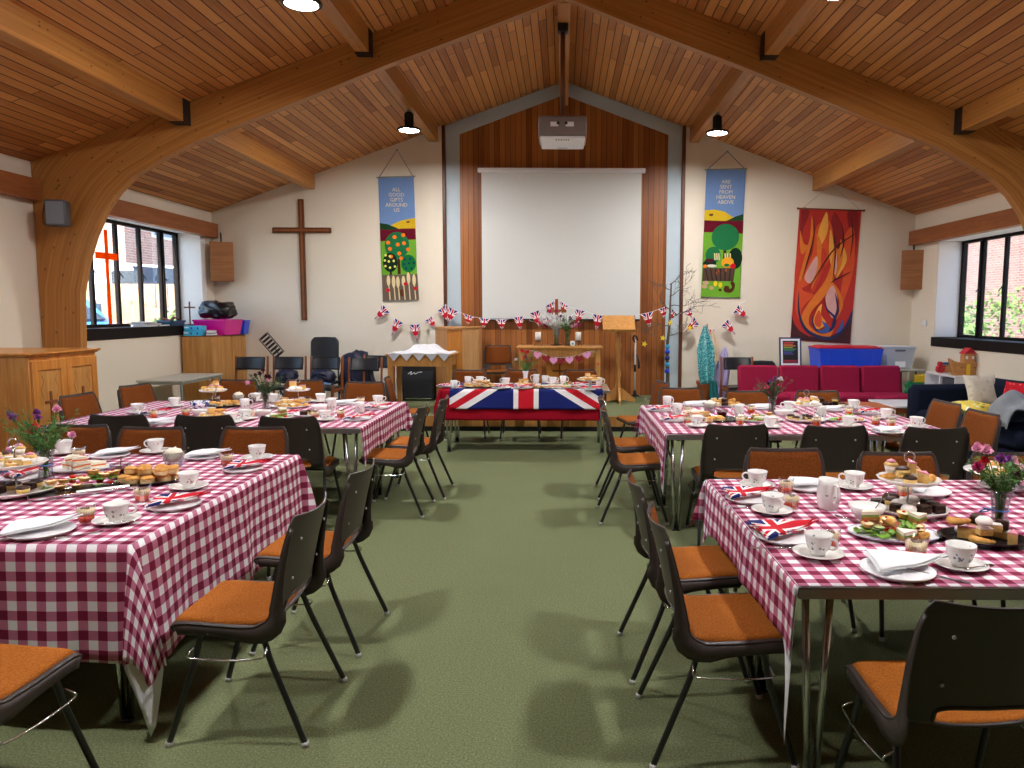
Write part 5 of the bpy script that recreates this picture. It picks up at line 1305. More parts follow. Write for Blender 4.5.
bag('navy_bag', (-3.25, 11.7, .0), (.25, .17, .46), 'large navy holdall standing behind the vinyl chairs', m_navy, 3)
bag('navy_bag', (-4.05, 10.9, .50), (.15, .12, .10), 'navy bag on the vinyl chair under the music stand', m_navy, 5)
b = MB(); b.sheet(lambda i, j: ((i - .5) * .21, (j - .5) * .02 - .03 * i, .15 * j + .02 * i), 6, 4, .004)
tag(b.build('leaflet', plain('pale blue paper', (130, 172, 224), .6), None, (-3.50, 10.80, .475), (-.5, .2, .3)), 'pale blue leaflet lying on the vinyl chair before the navy bag', 'leaflet')
# on the cupboards: pink crate, blue crate, bag, files, books
def crate(name, loc, w, d, h, mat, label, rim=.015, k=.86):
    t = thing(name, label, 'crate', loc); b = MB()
    O = [[b.pt((sx * w / 2 * (k if z == 0 else 1), sy * d / 2 * (k if z == 0 else 1), z)) for sx, sy in ((-1, -1), (1, -1), (1, 1), (-1, 1))] for z in (0, h)]
    I = [[b.pt((sx * (w / 2 * (k if z < .05 else 1) - .006), sy * (d / 2 * (k if z < .05 else 1) - .006), z)) for sx, sy in ((-1, -1), (1, -1), (1, 1), (-1, 1))] for z in (.006, h)]
    for q in range(4):
        r = (q + 1) % 4
        b.face((O[0][q], O[0][r], O[1][r], O[1][q])); b.face((I[0][r], I[0][q], I[1][q], I[1][r])); b.face((O[1][q], O[1][r], I[1][r], I[1][q]))
    b.face(O[0][::-1]); b.face(I[0]); b.build('crate_body', mat, t)
    b = MB()
    for sx in (-1, 1): b.box((sx * w / 2, 0, h - .012), (rim, d + rim, .024), .004); b.box((0, sx * d / 2, h - .012), (w + rim, rim, .024), .004)
    b.build('rim', mat, t)
    return t
m_pinkp = plain('pink plastic', (226, 22, 150), .25, var=.1); m_bluep = plain('royal blue plastic', (34, 80, 222), .3, var=.06); m_teal = plain('bright blue card', (62, 176, 216), .5)
crate('plastic_crate', (-5.355, 11.61, 1.186), .49, .64, .235, m_pinkp, 'bright pink plastic crate on the oak cupboard')
crate('plastic_crate', (-5.33, 12.05, 1.186), .48, .20, .22, m_bluep, 'blue plastic crate in the corner behind the pink crate')
bag('bin_bag', (-5.36, 11.6, 1.425), (.25, .2, .14), 'black bin bag on top of the pink crate', m_bin, 8, True)
for k, (z, y, l) in enumerate(((1.186, 11.1, 'bright blue file box on the oak cupboard, lower of two'), (1.262, 11.12, 'bright blue file box on the oak cupboard, upper of two'))):
    t = thing('file_box', l, 'file', (-5.47, y - .02, z), .05)
    MB().box((0, 0, .036), (.26, .16, .072), .004).build('box_body', m_teal, t)
    for x in (-.02, .07): MB().box((x, -.081, .036), (.02, .004, .026), .001).build('hole_mark', plain('navy hole', (26, 30, 70), .5), t)
    MB().box((-.09, -.081, .046), (.06, .003, .02), .001).build('spine_label', m_paper, t)
for k, (c, z, l) in enumerate(((( 60, 44, 44), 1.186, 'dark book lying beside the blue files, lower of two'), ((196, 186, 170), 1.226, 'pale book lying beside the blue files, upper of two'))):
    t = thing('book', l, 'book', (-5.25, 11.14, z), .2 + k * .12)
    MB().box((0, 0, .004), (.12, .18, .006), .001).build('cover', plain('cover %d' % k, c, .5), t); MB().box((.002, 0, .0195), (.112, .17, .024), .001).build('page_block', m_paper, t); MB().box((0, 0, .0355), (.12, .18, .006), .001).build('cover', plain('cover %d' % k, c, .5), t)
# window sill clutter
def cover_book(y, z, c, l, rz, k):
    t = thing('magazine', l, 'magazine', (-5.83, y, z), rz)
    MB().box((0, 0, .0095), (.24, .33, .019), .003).build('page_block', m_paper, t); MB().box((0, 0, .0205), (.243, .333, .003), .001).build('cover', plain('magazine cover %d' % k, c, .4), t)
for k, (y, z, c, l, rz) in enumerate(((10.42, 1.336, (200, 196, 190), 'pale magazine on the window sill, lowest of the pile', .1), (10.43, 1.359, (120, 96, 84), 'brown magazine on the window sill, middle of the pile', -.2), (10.40, 1.382, (214, 208, 204), 'white magazine on the window sill, topmost of the pile', .25), (10.70, 1.336, (90, 70, 60), 'dark magazine on the sill beside the blue tray', .1))): cover_book(y, z, c, l, rz, k)
t = crate('shallow_tray', (-5.80, 11.05, 1.336), .22, .42, .075, plain('slate blue plastic', (52, 92, 116), .4), 'slate blue shallow tray on the window sill')
b = MB(); b.sheet(lambda i, j: ((i - .5) * .165, (j - .5) * .32, .07 + .035 * math.sin(i * 7 + j * 5) * math.sin(PI * i) + .03 * math.sin(PI * j)), 18, 18, .006)
tag(b.build('folded_scarf', plain('dusky red cloth', (134, 70, 66), .9, var=.3, nscale=20), None, (-5.80, 11.05, 1.345)), 'dusky red scarf heaped in the slate blue tray on the sill', 'scarf')
t = thing('standing_cross', 'small red brown standing cross on the window sill near the corner', 'cross', (-5.80, 11.62, 1.336), .5)
a, c = cross_mb(.16, .36, .022, .018, .27); a.build('upright', m_inlay, t); c.build('crossbar', m_inlay, t); MB().box((0, 0, .006), (.09, .07, .012), .003).build('foot', m_inlay, t)
# orange cross on the pane, coloured tissue that daylight shines through
def tissue():
    q = NT('orange tissue'); q.N.remove(q.b); tl = q.n('ShaderNodeBsdfTranslucent'); df = q.n('ShaderNodeBsdfDiffuse'); mx = q.n('ShaderNodeMixShader'); mx.inputs[0].default_value = .45
    tl.inputs[0].default_value = lin((255, 120, 14)); df.inputs[0].default_value = lin((250, 104, 12)); q.L.new(tl.outputs[0], mx.inputs[1]); q.L.new(df.outputs[0], mx.inputs[2]); q.L.new(mx.outputs[0], q.N['Material Output'].inputs[0]); return q.m
m_orange = tissue()
t = thing('window_cross', 'large bright orange cross stuck on the window pane', 'cross', (-6.028, 9.95, 1.36))
MB().box((0, 0, .625), (.006, .075, 1.26), .001).build('upright', m_orange, t); MB().box((.004, -.01, .91), (.004, .48, .085), .001).build('crossbar', m_orange, t)
# wall cross
t = thing('wall_cross', 'large dark wooden cross hanging on the cream gable wall', 'cross', (-4.215, YB - .022, 1.41))
a, c = cross_mb(.94, 1.93, .085, .042, 1.44); a.build('upright', m_brown, t); c.build('crossbar', m_brown, t)
q = MB(); q.box((0, -.022, .965), (.03, .006, 1.88), .002); q.box((0, -.0225, 1.44), (.88, .006, .03), .002); q.build('inlay_strip', wood('mid wood strip', (128, 72, 36), (160, 96, 52), 'z'), t)
# wall loudspeakers: slatted wood in the corners, grey one on the timber frame
for x, l, zz in ((-5.53, 'slatted wooden loudspeaker hanging in the corner beside the wall cross', 2.33), (5.66, 'slatted wooden loudspeaker hanging in the corner above the socket', 2.24)):
    sg = -1 if x < 0 else 1
    t = thing('corner_loudspeaker', l, 'loudspeaker', (x - sg * .09, 12.0, zz), -sg * .45); m = wood('speaker teak', (146, 92, 50), (182, 122, 70), 'x')
    MB().box((0, 0, 0), (.34, .14, .62), .006).build('speaker_case', m, t)
    b = MB()
    for k in range(20): b.box((0, -.074, -.285 + k * .03), (.33, .008, .017), .002)
    b.build('slat_front', m, t); MB().tube([(0, .03, .31), (0, .03, .42), (0, .10, .46)], .012, 8).build('wall_mount', m_black, t)
t = thing('wall_speaker', 'small grey loudspeaker fixed to the curved timber pillar', 'loudspeaker', (-5.30, 7.94, 2.57), .25)
t.scale = (.88, .88, .92)
MB().box((0, 0, 0), (.22, .18, .29), .015).build('speaker_case', plain('grey speaker plastic', (92, 96, 102), .5), t); MB().box((0, -.092, 0), (.185, .008, .25), .006).build('grille', plain('grey speaker grille', (122, 128, 136), .6, nscale=200), t)
MB().tube(crom([(-.09, .03, -.1), (-.17, .06, -.12), (-.19, .09, -.02), (-.17, .1, .12)], 5, False), .006, 6).build('cable', m_brown, t); MB().box((0, .11, 0), (.08, .06, .1), .005).build('bracket', m_black, t)
t = thing('wall_socket', 'white double wall socket beside the right window', 'socket', (XW - .012, 11.72, 1.4))
MB().box((0, 0, 0), (.02, .15, .09), .006).build('face_plate', m_plate_w, t)
for y in (-.035, .035): MB().box((-.011, y, .012), (.004, .014, .02), .001).build('rocker', m_reveal, t)

# ---------------------------------------------------------------- chancel
t = thing('lace_table', 'golden oak side table draped with white lace on the dais', 'table', (-1.93, 10.28, .2))
b = MB(); b.box((0, 0, .775), (.92, .62, .028), .006); b.build('table_top', m_oak, t)
b = MB(); b.box((0, -.265, .69), (.78, .022, .14), .003); b.box((0, .265, .69), (.78, .022, .14), .003)
for s in (-1, 1): b.box((s * .40, 0, .69), (.022, .50, .14), .003)
b.build('apron', m_oak, t)
for sx in (-1, 1):
    for sy in (-1, 1):
        b = MB(); b.lathe([(.034, .0), (.05, .62), (.05, .76)], 4, (0, 0, 0), False); o = b.build('leg', m_oak, t); o.location = (sx * .395, sy * .26, 0); o.rotation_euler = (0, 0, PI / 4)
b = MB(); n = 5; W = .84; zt = .9935
b.sheet(lambda i, j: (-1.93 + (i - .5) * W, 10.28 + (j - .5) * .55, zt + .115 * math.exp(-(((i - .55) / .28) ** 4)) * math.exp(-(((j - .45) / .3) ** 4)) + .012 * math.sin(i * 17 + j * 4) * math.sin(j * 13 + 1)), 40, 24, .002)
for k in range(n):
    x0 = -1.93 - W / 2 + W * k / n; x1 = x0 + W / n
    b.prism([(x0, 0), (x1, 0), ((x0 + x1) / 2, -.10)], (0, 9.962, zt), (1, 0, 0), (0, 0, 1), (0, -.003, 0))
b.box((-1.93, 9.985, zt - .001), (W, .05, .003))
tag(b.build('lace_cloth', plain('white lace', (206, 205, 208), .9, var=.1, nscale=60, bump=.4, bscale=120)), 'white pointed lace cloth draped over a hump on the oak side table', 'cloth')
t = thing('guitar_amplifier', 'black guitar amplifier standing behind the lace table', 'amplifier', (-2.2, 11.4, .2))
MB().box((0, 0, .28), (.50, .26, .54), .02).build('cabinet', m_black, t); MB().box((0, -.132, .25), (.44, .01, .40), .004).build('grille_cloth', plain('amp grille cloth', (38, 40, 46), .8, nscale=200), t)
MB().box((0, -.136, .035), (.40, .006, .02), .002).build('chrome_strip', m_chrome, t); MB().tube(crom([(-.15, -.14, .41), (-.1, -.14, .445), (-.11, -.14, .40), (-.06, -.14, .43), (-.04, -.14, .41), (0, -.14, .435), (.06, -.14, .44)], 5, False), .006, 6).build('script_badge', m_plate_w, t)
t = thing('pulpit', 'light wood many sided pulpit left of the panelling on the dais', 'pulpit', (-1.61, 11.3, .2))
pl = [(-.335, .05), (-.09, -.36), (.13, -.36), (.335, -.06), (.335, .4), (-.335, .4)]
tones = [wood('pulpit oak', (182, 122, 66), (206, 146, 88), 'z'), wood('pulpit pine', (176, 106, 34), (200, 130, 52), 'z'), wood('pulpit beech', (196, 144, 92), (216, 168, 114), 'z')]
for k, m in ((0, tones[0]), (1, tones[1]), (2, tones[2]), (3, tones[2]), (5, tones[0])):
    p, q = Vector((*pl[k], 0)), Vector((*pl[(k + 1) % 6], 0)); dv = (q - p).normalized(); nn = Vector((-dv.y, dv.x, 0))
    MB().prism([(0, .004), ((q - p).length, .004), ((q - p).length, 1.10), (0, 1.10)], p, dv, (0, 0, 1), nn * .022).build('side_panel', m, t)
b = MB(); b.prism([(x * 1.04, y * 1.04) for x, y in pl], (0, 0, 1.103), (1, 0, 0), (0, 1, 0), (0, 0, .022)); b.build('top_rim', m_oak, t)
# chair with timber arms beside the pulpit, on the dais
chair(-1.0, 11.55, '-y', S + 'on the dais between the pulpit and communion table', 8, .2)
# communion table
t = thing('communion_table', 'oak communion table hung with paper hearts before the screen', 'table', (-.05, 11.22, .2))
b = MB(); b.box((0, 0, .835), (1.28, .58, .03), .008); b.box((0, 0, .81), (1.22, .53, .02), .004); b.build('table_top', m_oak, t)
b = MB()
for s in (-1, 1): b.box((0, s * .235, .745), (1.04, .024, .11), .003); b.box((s * .55, 0, .745), (.024, .4, .11), .003)
b.build('apron', m_oak, t)
for sx in (-1, 1):
    for sy in (-1, 1):
        MB().box((sx * .56, sy * .235, .40), (.075, .06, .80), .006).build('leg', m_oak, t)
MB().box((0, .02, .35), (.40, .06, .68), .006).build('front_panel', m_pine, t)
b = MB(); b.box((0, -.015, .40), (.02, .012, .40), .002); b.box((0, -.0155, .47), (.22, .012, .02), .002); b.build('cross_inlay', m_inlay, t)
MB().box((0, .0, .06), (1.04, .06, .05), .004).build('stretcher', m_oak, t)
b = MB(); b.box((.565, -.268, .60), (.035, .008, .03), .002); b.build('heart_sticker', plain('orange paper heart', (214, 84, 40), .7), t)
def heart(s):
    o = []
    for k in range(28):
        a = 2 * PI * k / 28; o.append((s * 16 * math.sin(a) ** 3 / 17, s * (13 * math.cos(a) - 5 * math.cos(2 * a) - 2 * math.cos(3 * a) - math.cos(4 * a)) / 17))
    return o
hp = [(537.5, 355), (546, 358.5), (553.5, 360.5), (561, 361), (569.5, 360), (579, 358.5), (587, 355)]; pts = []
hw = ['pale pink paper heart, first of the string on the communion table', 'dark red paper heart, second of the string on the communion table', 'pale pink paper heart, third of the string on the communion table', 'dark red paper heart, middle of the string on the communion table', 'pale pink paper heart, fifth of the string on the communion table', 'dark red paper heart, sixth of the string on the communion table', 'pale pink paper heart, last of the string on the communion table']
for k, (u, v) in enumerate(hp):
    p = aty(u, v, 10.935); pts.append(p + Vector((0, .003, .05)))
    b = MB(); b.prism(heart(.064), (0, 0, 0), (1, 0, 0), (0, 0, 1), (0, -.006, 0)); o = b.build('paper_heart', plain('pink paper', (238, 158, 200), .7) if k % 2 == 0 else plain('dark red paper', (140, 16, 30), .7), None, p, (0, [.15, -.1, .05, 0, -.05, .1, -.15][k], 0))
    tag(o, hw[k], 'heart', 'paper hearts on the communion table')
b = MB(); b.tube([aty(525, 350, 10.935)] + pts + [aty(596, 352, 10.935)], .002, 5); tag(b.build('heart_string', m_paper), 'string carrying the paper hearts along the communion table', 'string')
zc = 1.051
def candle(x, l):
    t = thing('candle_holder', 'black wire holder under the %s candle on the communion table' % l, 'candle holder', (x, 11.1, zc))
    MB().lathe([(.045, .075), (.05, .08), (.05, .085), (0, .085)], 20).build('drip_plate', m_black, t)
    for a in (90, 210, 330): MB().tube(crom([(.012 * math.cos(D(a)), .012 * math.sin(D(a)), .075), (.03 * math.cos(D(a)), .03 * math.sin(D(a)), .055), (.06 * math.cos(D(a)), .06 * math.sin(D(a)), .006)], 5, False), .005, 6).build('leg', m_black, t)
    t = thing('pillar_candle', 'white pillar candle on the communion table, %s of the vases' % l, 'candle', (x, 11.1, zc + .0855))
    MB().lathe([(.042, 0), (.043, .12), (.036, .122), (.01, .112), (0, .112)], 22, wob=lambda a, z: 1 + (.05 * math.sin(3 * a) if z > .11 else 0)).build('wax', plain('candle wax', (242, 238, 228), .4), t); MB().tube([(0, 0, .11), (.002, 0, .128)], .0018, 5).build('wick', m_black, t)
candle(-.375, 'left'); candle(.225, 'right')
t = thing('altar_cross', 'wooden cross standing behind the flower vases under the bunting peak', 'cross', (-.10, 11.34, zc))
a, c = cross_mb(.30, .70, .05, .03, .52); a.build('upright', m_teak, t); c.build('crossbar', m_teak, t); MB().box((0, 0, .012), (.18, .12, .024), .004).build('foot', m_teak, t)
rr = random.Random(4)
fl = [(-.24, 0, .33, 'rose'), (-.22, -.03, .39, 'white'), (-.17, -.05, .36, 'white'), (-.03, -.09, .37, 'white'), (.03, -.08, .35, 'white'), (-.12, -.09, .36, 'pink'), (-.19, 0, .36, 'rose'), (-.13, -.02, .42, 'white'), (-.06, -.05, .40, 'white'), (.0, -.06, .42, 'white'), (.06, -.03, .43, 'purple'), (.09, 0, .38, 'purple'), (-.1, .0, .50, 'magenta'), (0, .02, .51, 'magenta'), (-.16, -.02, .30, 'magenta'), (-.02, -.05, .33, 'white'), (-.08, -.06, .32, 'white')]
vase((-.10, 11.16, zc), .26, .06, 'left on the communion table', fl, 150, .24, False, seed=21, flare=1.5, bs=.03, fernm=plain('white blossom sprays', (240, 238, 230), .8, var=.25, nscale=40))
vase((.06, 11.14, zc), .24, .05, 'right on the communion table', [(.02, 0, .36, 'purple'), (.08, 0, .34, 'magenta'), (.12, -.02, .30, 'pink'), (.0, -.03, .31, 'white'), (.06, -.04, .28, 'pink'), (.14, 0, .36, 'red'), (.04, -.02, .41, 'purple'), (.10, -.03, .40, 'white'), (.16, 0, .31, 'magenta')], 60, .24, False, seed=22, flare=1.3, bs=.03)
t = thing('white_pot', 'small white pot beside the vases on the communion table', 'pot', (.14, 11.05, zc)); MB().lathe([(0, .002), (.03, 0), (.038, .02), (.036, .06), (.03, .08), (.026, .08), (.03, .05), (0, .01)], 20, cap=False).build('pot_body', m_china, t); MB().box((0, -.037, .04), (.03, .004, .03), .001).build('teal_label', m_teal, t)
# lectern
t = thing('lectern', 'wooden lectern with sloping top right of the communion table', 'lectern', (.83, 11.2, .2))
b = MB(); b.box((0, 0, 1.19), (.48, .40, .03), .006, (D(32), 0, 0)); b.build('book_rest', m_oak, t); b = MB(); b.box((0, -.185, 1.09), (.48, .03, .05), .004, (D(32), 0, 0)); b.build('ledge', m_oak, t)
MB().lathe([(.05, 0), (.036, .08), (.034, .3), (.045, .36), (.034, .42), (.032, .72), (.046, .8), (.034, .86), (.034, 1.12)], 18, (0, 0, .06)).build('post', m_oak, t)
for a in (0, 90, 180, 270):
    b = MB(); b.prism([(.03, .04), (.24, .0), (.26, .0), (.26, .05), (.05, .22), (.03, .3)], (0, 0, 0), (math.cos(D(a)), math.sin(D(a)), 0), (0, 0, 1), (-.03 * math.sin(D(a)), .03 * math.cos(D(a)), 0)); b.build('foot', m_oak, t)
# microphone stand
t = thing('microphone_stand', 'chrome microphone stand between the lectern and bare tree', 'microphone stand', (1.10, 11.35, .2))
MB().tube([(0, 0, .08), (0, 0, .94)], .013, 8).build('pole', m_lam, t); MB().tube([(0, 0, .45), (0, 0, .56)], .018, 8).build('clutch', m_black, t); MB().lathe([(.03, .07), (.035, .1), (.02, .16), (.012, .17)], 14).build('leg_hub', m_black, t)
for a in (200, 320, 80): MB().tube([(0, 0, .1), (.3 * math.cos(D(a)), .3 * math.sin(D(a)), .012)], .010, 8).build('leg', m_chrome, t)
MB().tube(crom([(0, 0, .90), (-.035, 0, .95), (-.02, 0, 1.0), (.02, 0, .98), (.03, 0, .92)], 4, False), .014, 8).build('microphone_clip', m_black, t); MB().tube([(.02, 0, .72), (.055, -.01, .60), (.06, -.01, .5)], [.012, .016, .02], 8).build('microphone', m_black, t)
# projector and screen
t = thing('projection_screen', 'large pulled down white projection screen before the panelling', 'screen', (-.035, YB - .13, 1.45))
m_scr = plain('screen cloth', (214, 216, 212), .8, var=.01, spec=.1)
MB().box((0, 0, 1.14), (2.54, .004, 2.32)).build('screen_sheet', m_scr, t); MB().box((0, .02, 2.335), (2.66, .09, .075), .012).build('roller_case', m_plate_w, t)
MB().box((0, 0, -.02), (2.54, .02, .03), .006).build('weight_bar', m_black, t); MB().box((0, .03, 2.335), (2.5, .1, .05)).build('wall_bracket', m_alu, t)
t = thing('projector', 'white ceiling projector hanging on a pole from the ridge beam', 'projector', (-.015, 8.8, 3.495))
m_prj = plain('projector grey', (122, 112, 106), .5); b = MB()  # case grey paints in the shade on the white body; underside kept bright
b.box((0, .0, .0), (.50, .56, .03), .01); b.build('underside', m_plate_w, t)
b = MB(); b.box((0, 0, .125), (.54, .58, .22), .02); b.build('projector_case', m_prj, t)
for x in (-.09, .08): MB().box((x, -.292, .14), (.09, .006, .05), .002).build('socket_panel', m_plate_w, t)
for x in (-.05, .04): MB().box((x, -.295, .15), (.03, .006, .03), .002).build('socket_hole', m_black, t)
b = MB()
for k in range(6): b.box((-.07 + k * .028, -.22, -.017), (.016, .03, .005)); b.box((-.05 + k * .02, .2, -.017), (.012, .02, .005))
b.build('vent_slot', m_black, t)
MB().tube([(0, 0, .235), (0, 0, 1.29)], .03, 12).build('ceiling_pole', wood('pole brown', (112, 66, 40), (140, 88, 56), 'z'), t); MB().box((0, 0, .255), (.10, .10, .04), .01).build('mount_plate', m_black, t); MB().box((0, 0, 1.265), (.12, .12, .10), .01).build('ceiling_bracket', m_black, t)

# ---------------------------------------------------------------- bare tree with paper stars
m_bark = plain('grey bark', (96, 84, 74), .85, var=.4, nscale=30)
t = thing('bare_tree', 'bare branched tree with paper stars standing beside the right panelling trim', 'tree', (1.62, 11.55, .2))
rr = random.Random(12)
trunk = [(0, 0, .02), (.01, 0, .4), (-.005, 0, .8), (.02, -.01, 1.15), (.03, 0, 1.5), (.04, 0, 1.8)]
b = MB(); b.tube(crom(trunk, 5, False), [.035 - .024 * k / 25 for k in range(26)], 10); b.build('trunk', m_bark, t)
def branch(p, d, L, r, lev):
    d = d.normalized(); pts = [p]; q = p.copy()
    for k in range(5):
        d = (d + Vector((rr.gauss(0, .22), rr.gauss(0, .14), rr.gauss(.02, .2)))).normalized(); q = q + d * L / 5; pts.append(q.copy())
    B.tube(pts, [max(.0026, r * (1 - .16 * k)) for k in range(6)], 5)
    if lev:
        for k in (1, 2, 3, 4, 5):
            if rr.random() < .8: branch(pts[k], (d + Vector((rr.gauss(0, .9), rr.gauss(0, .4), rr.gauss(.2, .7)))), L * rr.uniform(.4, .65), r * .55, lev - 1)
for z, sx, L in ((.9, -1, .50), (1.0, 1, .38), (1.15, -1, .3), (1.25, 1, .5), (1.4, -1, .32), (1.45, 1, .42), (1.6, 1, .4), (1.7, -1, .26), (1.78, 1, .30)):
    B = MB(); branch(Vector((.015, -.005, z)), Vector((sx, -.25, .25 + .3 * rr.random())), L, .008, 2); B.build('branch', m_bark, t)
B = MB()
for k, z in enumerate((.42, .52, .62, .72, .80)): B = MB(); B.lathe([(.037, 0), (.038, .03), (.036, .06)], 12, (0, 0, z)); B.build('wrapped_band', [m_bluep, m_teal, plain('navy band', (30, 44, 120), .5)][k % 3], t)
MB().box((.0, 0, .01), (.3, .3, .02), .006).build('tree_foot', m_bark, t)
m_star = plain('yellow paper star', (250, 214, 40), .6)
for k, (u, v, l) in enumerate(((670.4, 322.8, 'highest on the bare tree'), (690, 328, 'right of the bare trunk'), (663, 338, 'left of the bare trunk'), (644.5, 344, 'at the low left branch tip'))):
    p = aty(u, v, 11.42); s = .05
    b = MB(); b.prism([((s if q % 2 == 0 else s * .45) * math.sin(q * PI / 5), (s if q % 2 == 0 else s * .45) * math.cos(q * PI / 5)) for q in range(10)], (0, 0, 0), (1, 0, 0), (0, 0, 1), (0, .006, 0))
    tag(b.build('paper_star', m_star, None, p, (0, k * .2 - .2, 0)), 'yellow paper star ' + l, 'star', 'paper stars on the bare tree')
t = thing('terracotta_pot', 'terracotta pot below the turquoise cloth', 'pot', (2.22, 11.5, .2))
MB().lathe([(0, .0), (.10, 0), (.14, .24), (.15, .245), (.155, .30), (.138, .30), (.13, .24), (.1, .02), (0, .02)], 26, cap=False).build('pot_body', plain('terracotta', (210, 118, 72), .8), t); MB().lathe([(.138, .27), (0, .275)], 20, cap=False).build('soil', plain('soil', (56, 42, 34), .95), t)
MB().tube([(.03, 0, .02), (.0, .02, 1.18)], .008, 6).build('cane', m_bark, t)
def sequins():
    q = NT('turquoise sequins'); q.prop(.35, .35); v = q.coord('Object'); vo = q.n('ShaderNodeTexVoronoi'); q.L.new(v, vo.inputs['Vector']); vo.inputs['Scale'].default_value = 70
    q.col(q.ramp(vo.outputs['Color'], [(.2, lin((20, 128, 140))), (.5, lin((60, 178, 186))), (.85, lin((180, 226, 222)))])); q.bump(vo.outputs['Distance'], .4, .004); return q.m
def drape(name, label, loc, ztop, zbot, w0, w1, mat, lean, seed, side=None):
    b = MB()
    def f(i, j):
        t = 1 - j; w = w0 + (w1 - w0) * min(1, t * 2.6) ** .8 * (1 if t < .8 else 1 - (t - .8) * 1.2); x = (i - .5) * w + lean * t
        return (x, -.03 * math.sin(i * 15 + seed) * (.3 + t) - .05 * math.sin(PI * i) * t, zbot + (ztop - zbot) * j + .05 * (i - .5) * t)
    b.sheet(f, 26, 26, .004); tag(b.build(name, mat, None, loc), label, 'cloth')
drape('sequin_cloth', 'turquoise sequin cloth draped above the terracotta pot', (2.14, 11.30, 0), 1.36, .48, .02, .27, sequins(), .06, 1)
drape('lining_cloth', 'cream lining cloth hanging beside the turquoise sequins', (2.27, 11.36, 0), 1.30, .80, .02, .16, plain('cream lining', (226, 206, 178), .8), .06, 3)
drape('voile_cloth', 'pale lilac voile hanging between the turquoise cloth and vinyl chair', (2.50, 11.5, 0), 1.02, .06, .04, .26, plain('lilac voile', (190, 180, 226), .7), -.10, 2)
drape('teal_cloth', 'dark teal cloth over the side of the terracotta pot', (2.28, 11.26, 0), .52, .14, .08, .12, plain('dark teal cloth', (16, 110, 112), .7), .03, 4)

# ---------------------------------------------------------------- right hand corner
m_sofa = fabric('crimson upholstery', (168, 38, 74), (130, 24, 54)); m_nvsofa = fabric('dark navy upholstery', (30, 36, 54), (18, 22, 36))
for k, x in enumerate((2.83, 3.425, 4.02, 4.61)):
    t = thing('sofa_module', ['crimson sofa seat unit beside the vinyl chair, first of four', 'crimson sofa seat unit below the framed poster, second of four', 'crimson sofa seat unit below the blue crate, third of four', 'crimson sofa seat unit next to the green panel, last of four'][k], 'sofa', (x, 10.5, 0), 0, 'crimson sofa units along the wall')
    MB().box((0, -.02, .35), (.575, .60, .14), .03).build('seat_cushion', m_sofa, t); MB().box((0, .29, .575), (.575, .12, .44), .03, (-.16, 0, 0)).build('back_cushion', m_sofa, t)
    MB().box((0, .03, .255), (.54, .60, .05), .006).build('seat_frame', m_teak, t)
    for sx in (-1, 1):
        for y in (-.24, .28): MB().box((sx * .25, y, .115), (.035, .035, .23), .004).build('leg', m_teak, t)
t = thing('trestle_table', 'grey folding table behind the crimson sofa bearing the crates', 'table', (4.45, 11.62, 0))
MB().box((0, 0, .685), (2.15, .66, .025), .004).build('table_top', m_lam, t)
for sx in (-1, 1):
    for sy in (-1, 1): MB().tube([(sx * .95, sy * .25, .67), (sx * 1.0, sy * .28, .005)], .012, 8).build('leg', m_leg, t)
MB().box((0, 0, .655), (1.9, .05, .03), .003).build('rail', m_leg, t)
t = crate('storage_crate', (4.40, 11.62, .6985), .97, .52, .31, m_bluep, 'big royal blue storage crate with red lid behind the sofa', k=.93)
b = MB(); b.box((-.01, 0, .325), (.98, .50, .022), .008); b.box((-.01, 0, .343), (.86, .42, .02), .01); b.build('crate_lid', plain('red plastic lid', (212, 40, 56), .35), t)
for x in (-.34, 0, .34): MB().box((x, -.248, .18), (.02, .03, .22), .004).build('rib', m_bluep, t)
MB().box((.12, -.244, .14), (.13, .006, .06), .002, (.07, -.2, 0)).build('sticker', plain('gold sticker', (172, 150, 50), .5, nscale=90, var=.5), t)
def cloudy():
    q = NT('cloudy clear plastic'); q.N.remove(q.b); tr = q.n('ShaderNodeBsdfTransparent'); df = q.n('ShaderNodeBsdfDiffuse'); mx = q.n('ShaderNodeMixShader'); tl = q.n('ShaderNodeBsdfTranslucent'); m2 = q.n('ShaderNodeMixShader')
    df.inputs[0].default_value = tl.inputs[0].default_value = lin((242, 246, 252)); q.L.new(df.outputs[0], m2.inputs[1]); q.L.new(tl.outputs[0], m2.inputs[2]); mx.inputs[0].default_value = .6
    q.L.new(tr.outputs[0], mx.inputs[1]); q.L.new(m2.outputs[0], mx.inputs[2]); q.L.new(mx.outputs[0], q.N['Material Output'].inputs[0]); return q.m
m_box = cloudy()
t = crate('clear_storage_box', (5.20, 11.66, .6985), .44, .40, .32, m_box, 'clear plastic storage box beside the blue crate')
MB().box((0, 0, .335), (.47, .43, .022), .008).build('box_lid', plain('translucent lid', (206, 212, 222), .3), t)
for x in (-.02,): MB().box((x, -.222, .285), (.16, .02, .03), .006).build('clip_handle', plain('grey clip', (96, 98, 108), .4), t)
MB().box((0, -.196, .07), (.16, .004, .09), .001, (-.09, 0, 0)).build('paper_label', m_paper, t)
t = thing('toy_bundle', 'colourful papers inside the clear storage box', 'papers', (5.20, 11.66, .707)); MB().box((-.08, -.05, .07), (.05, .16, .13), .01, (0, .2, 0)).build('turquoise_card', m_teal, t); MB().box((.08, -.06, .11), (.06, .05, .07), .02).build('green_card', m_green, t); MB().box((.02, .05, .09), (.22, .12, .17), .02).build('white_bundle', m_paper, t)
t = thing('framed_poster', 'navy framed poster with rainbow coloured lines behind the sofa', 'poster', (3.63, 11.86, .6985), 0)
t.rotation_euler = (-.16, 0, 0)
m_nv = plain('navy frame', (22, 40, 78), .4); b = MB()
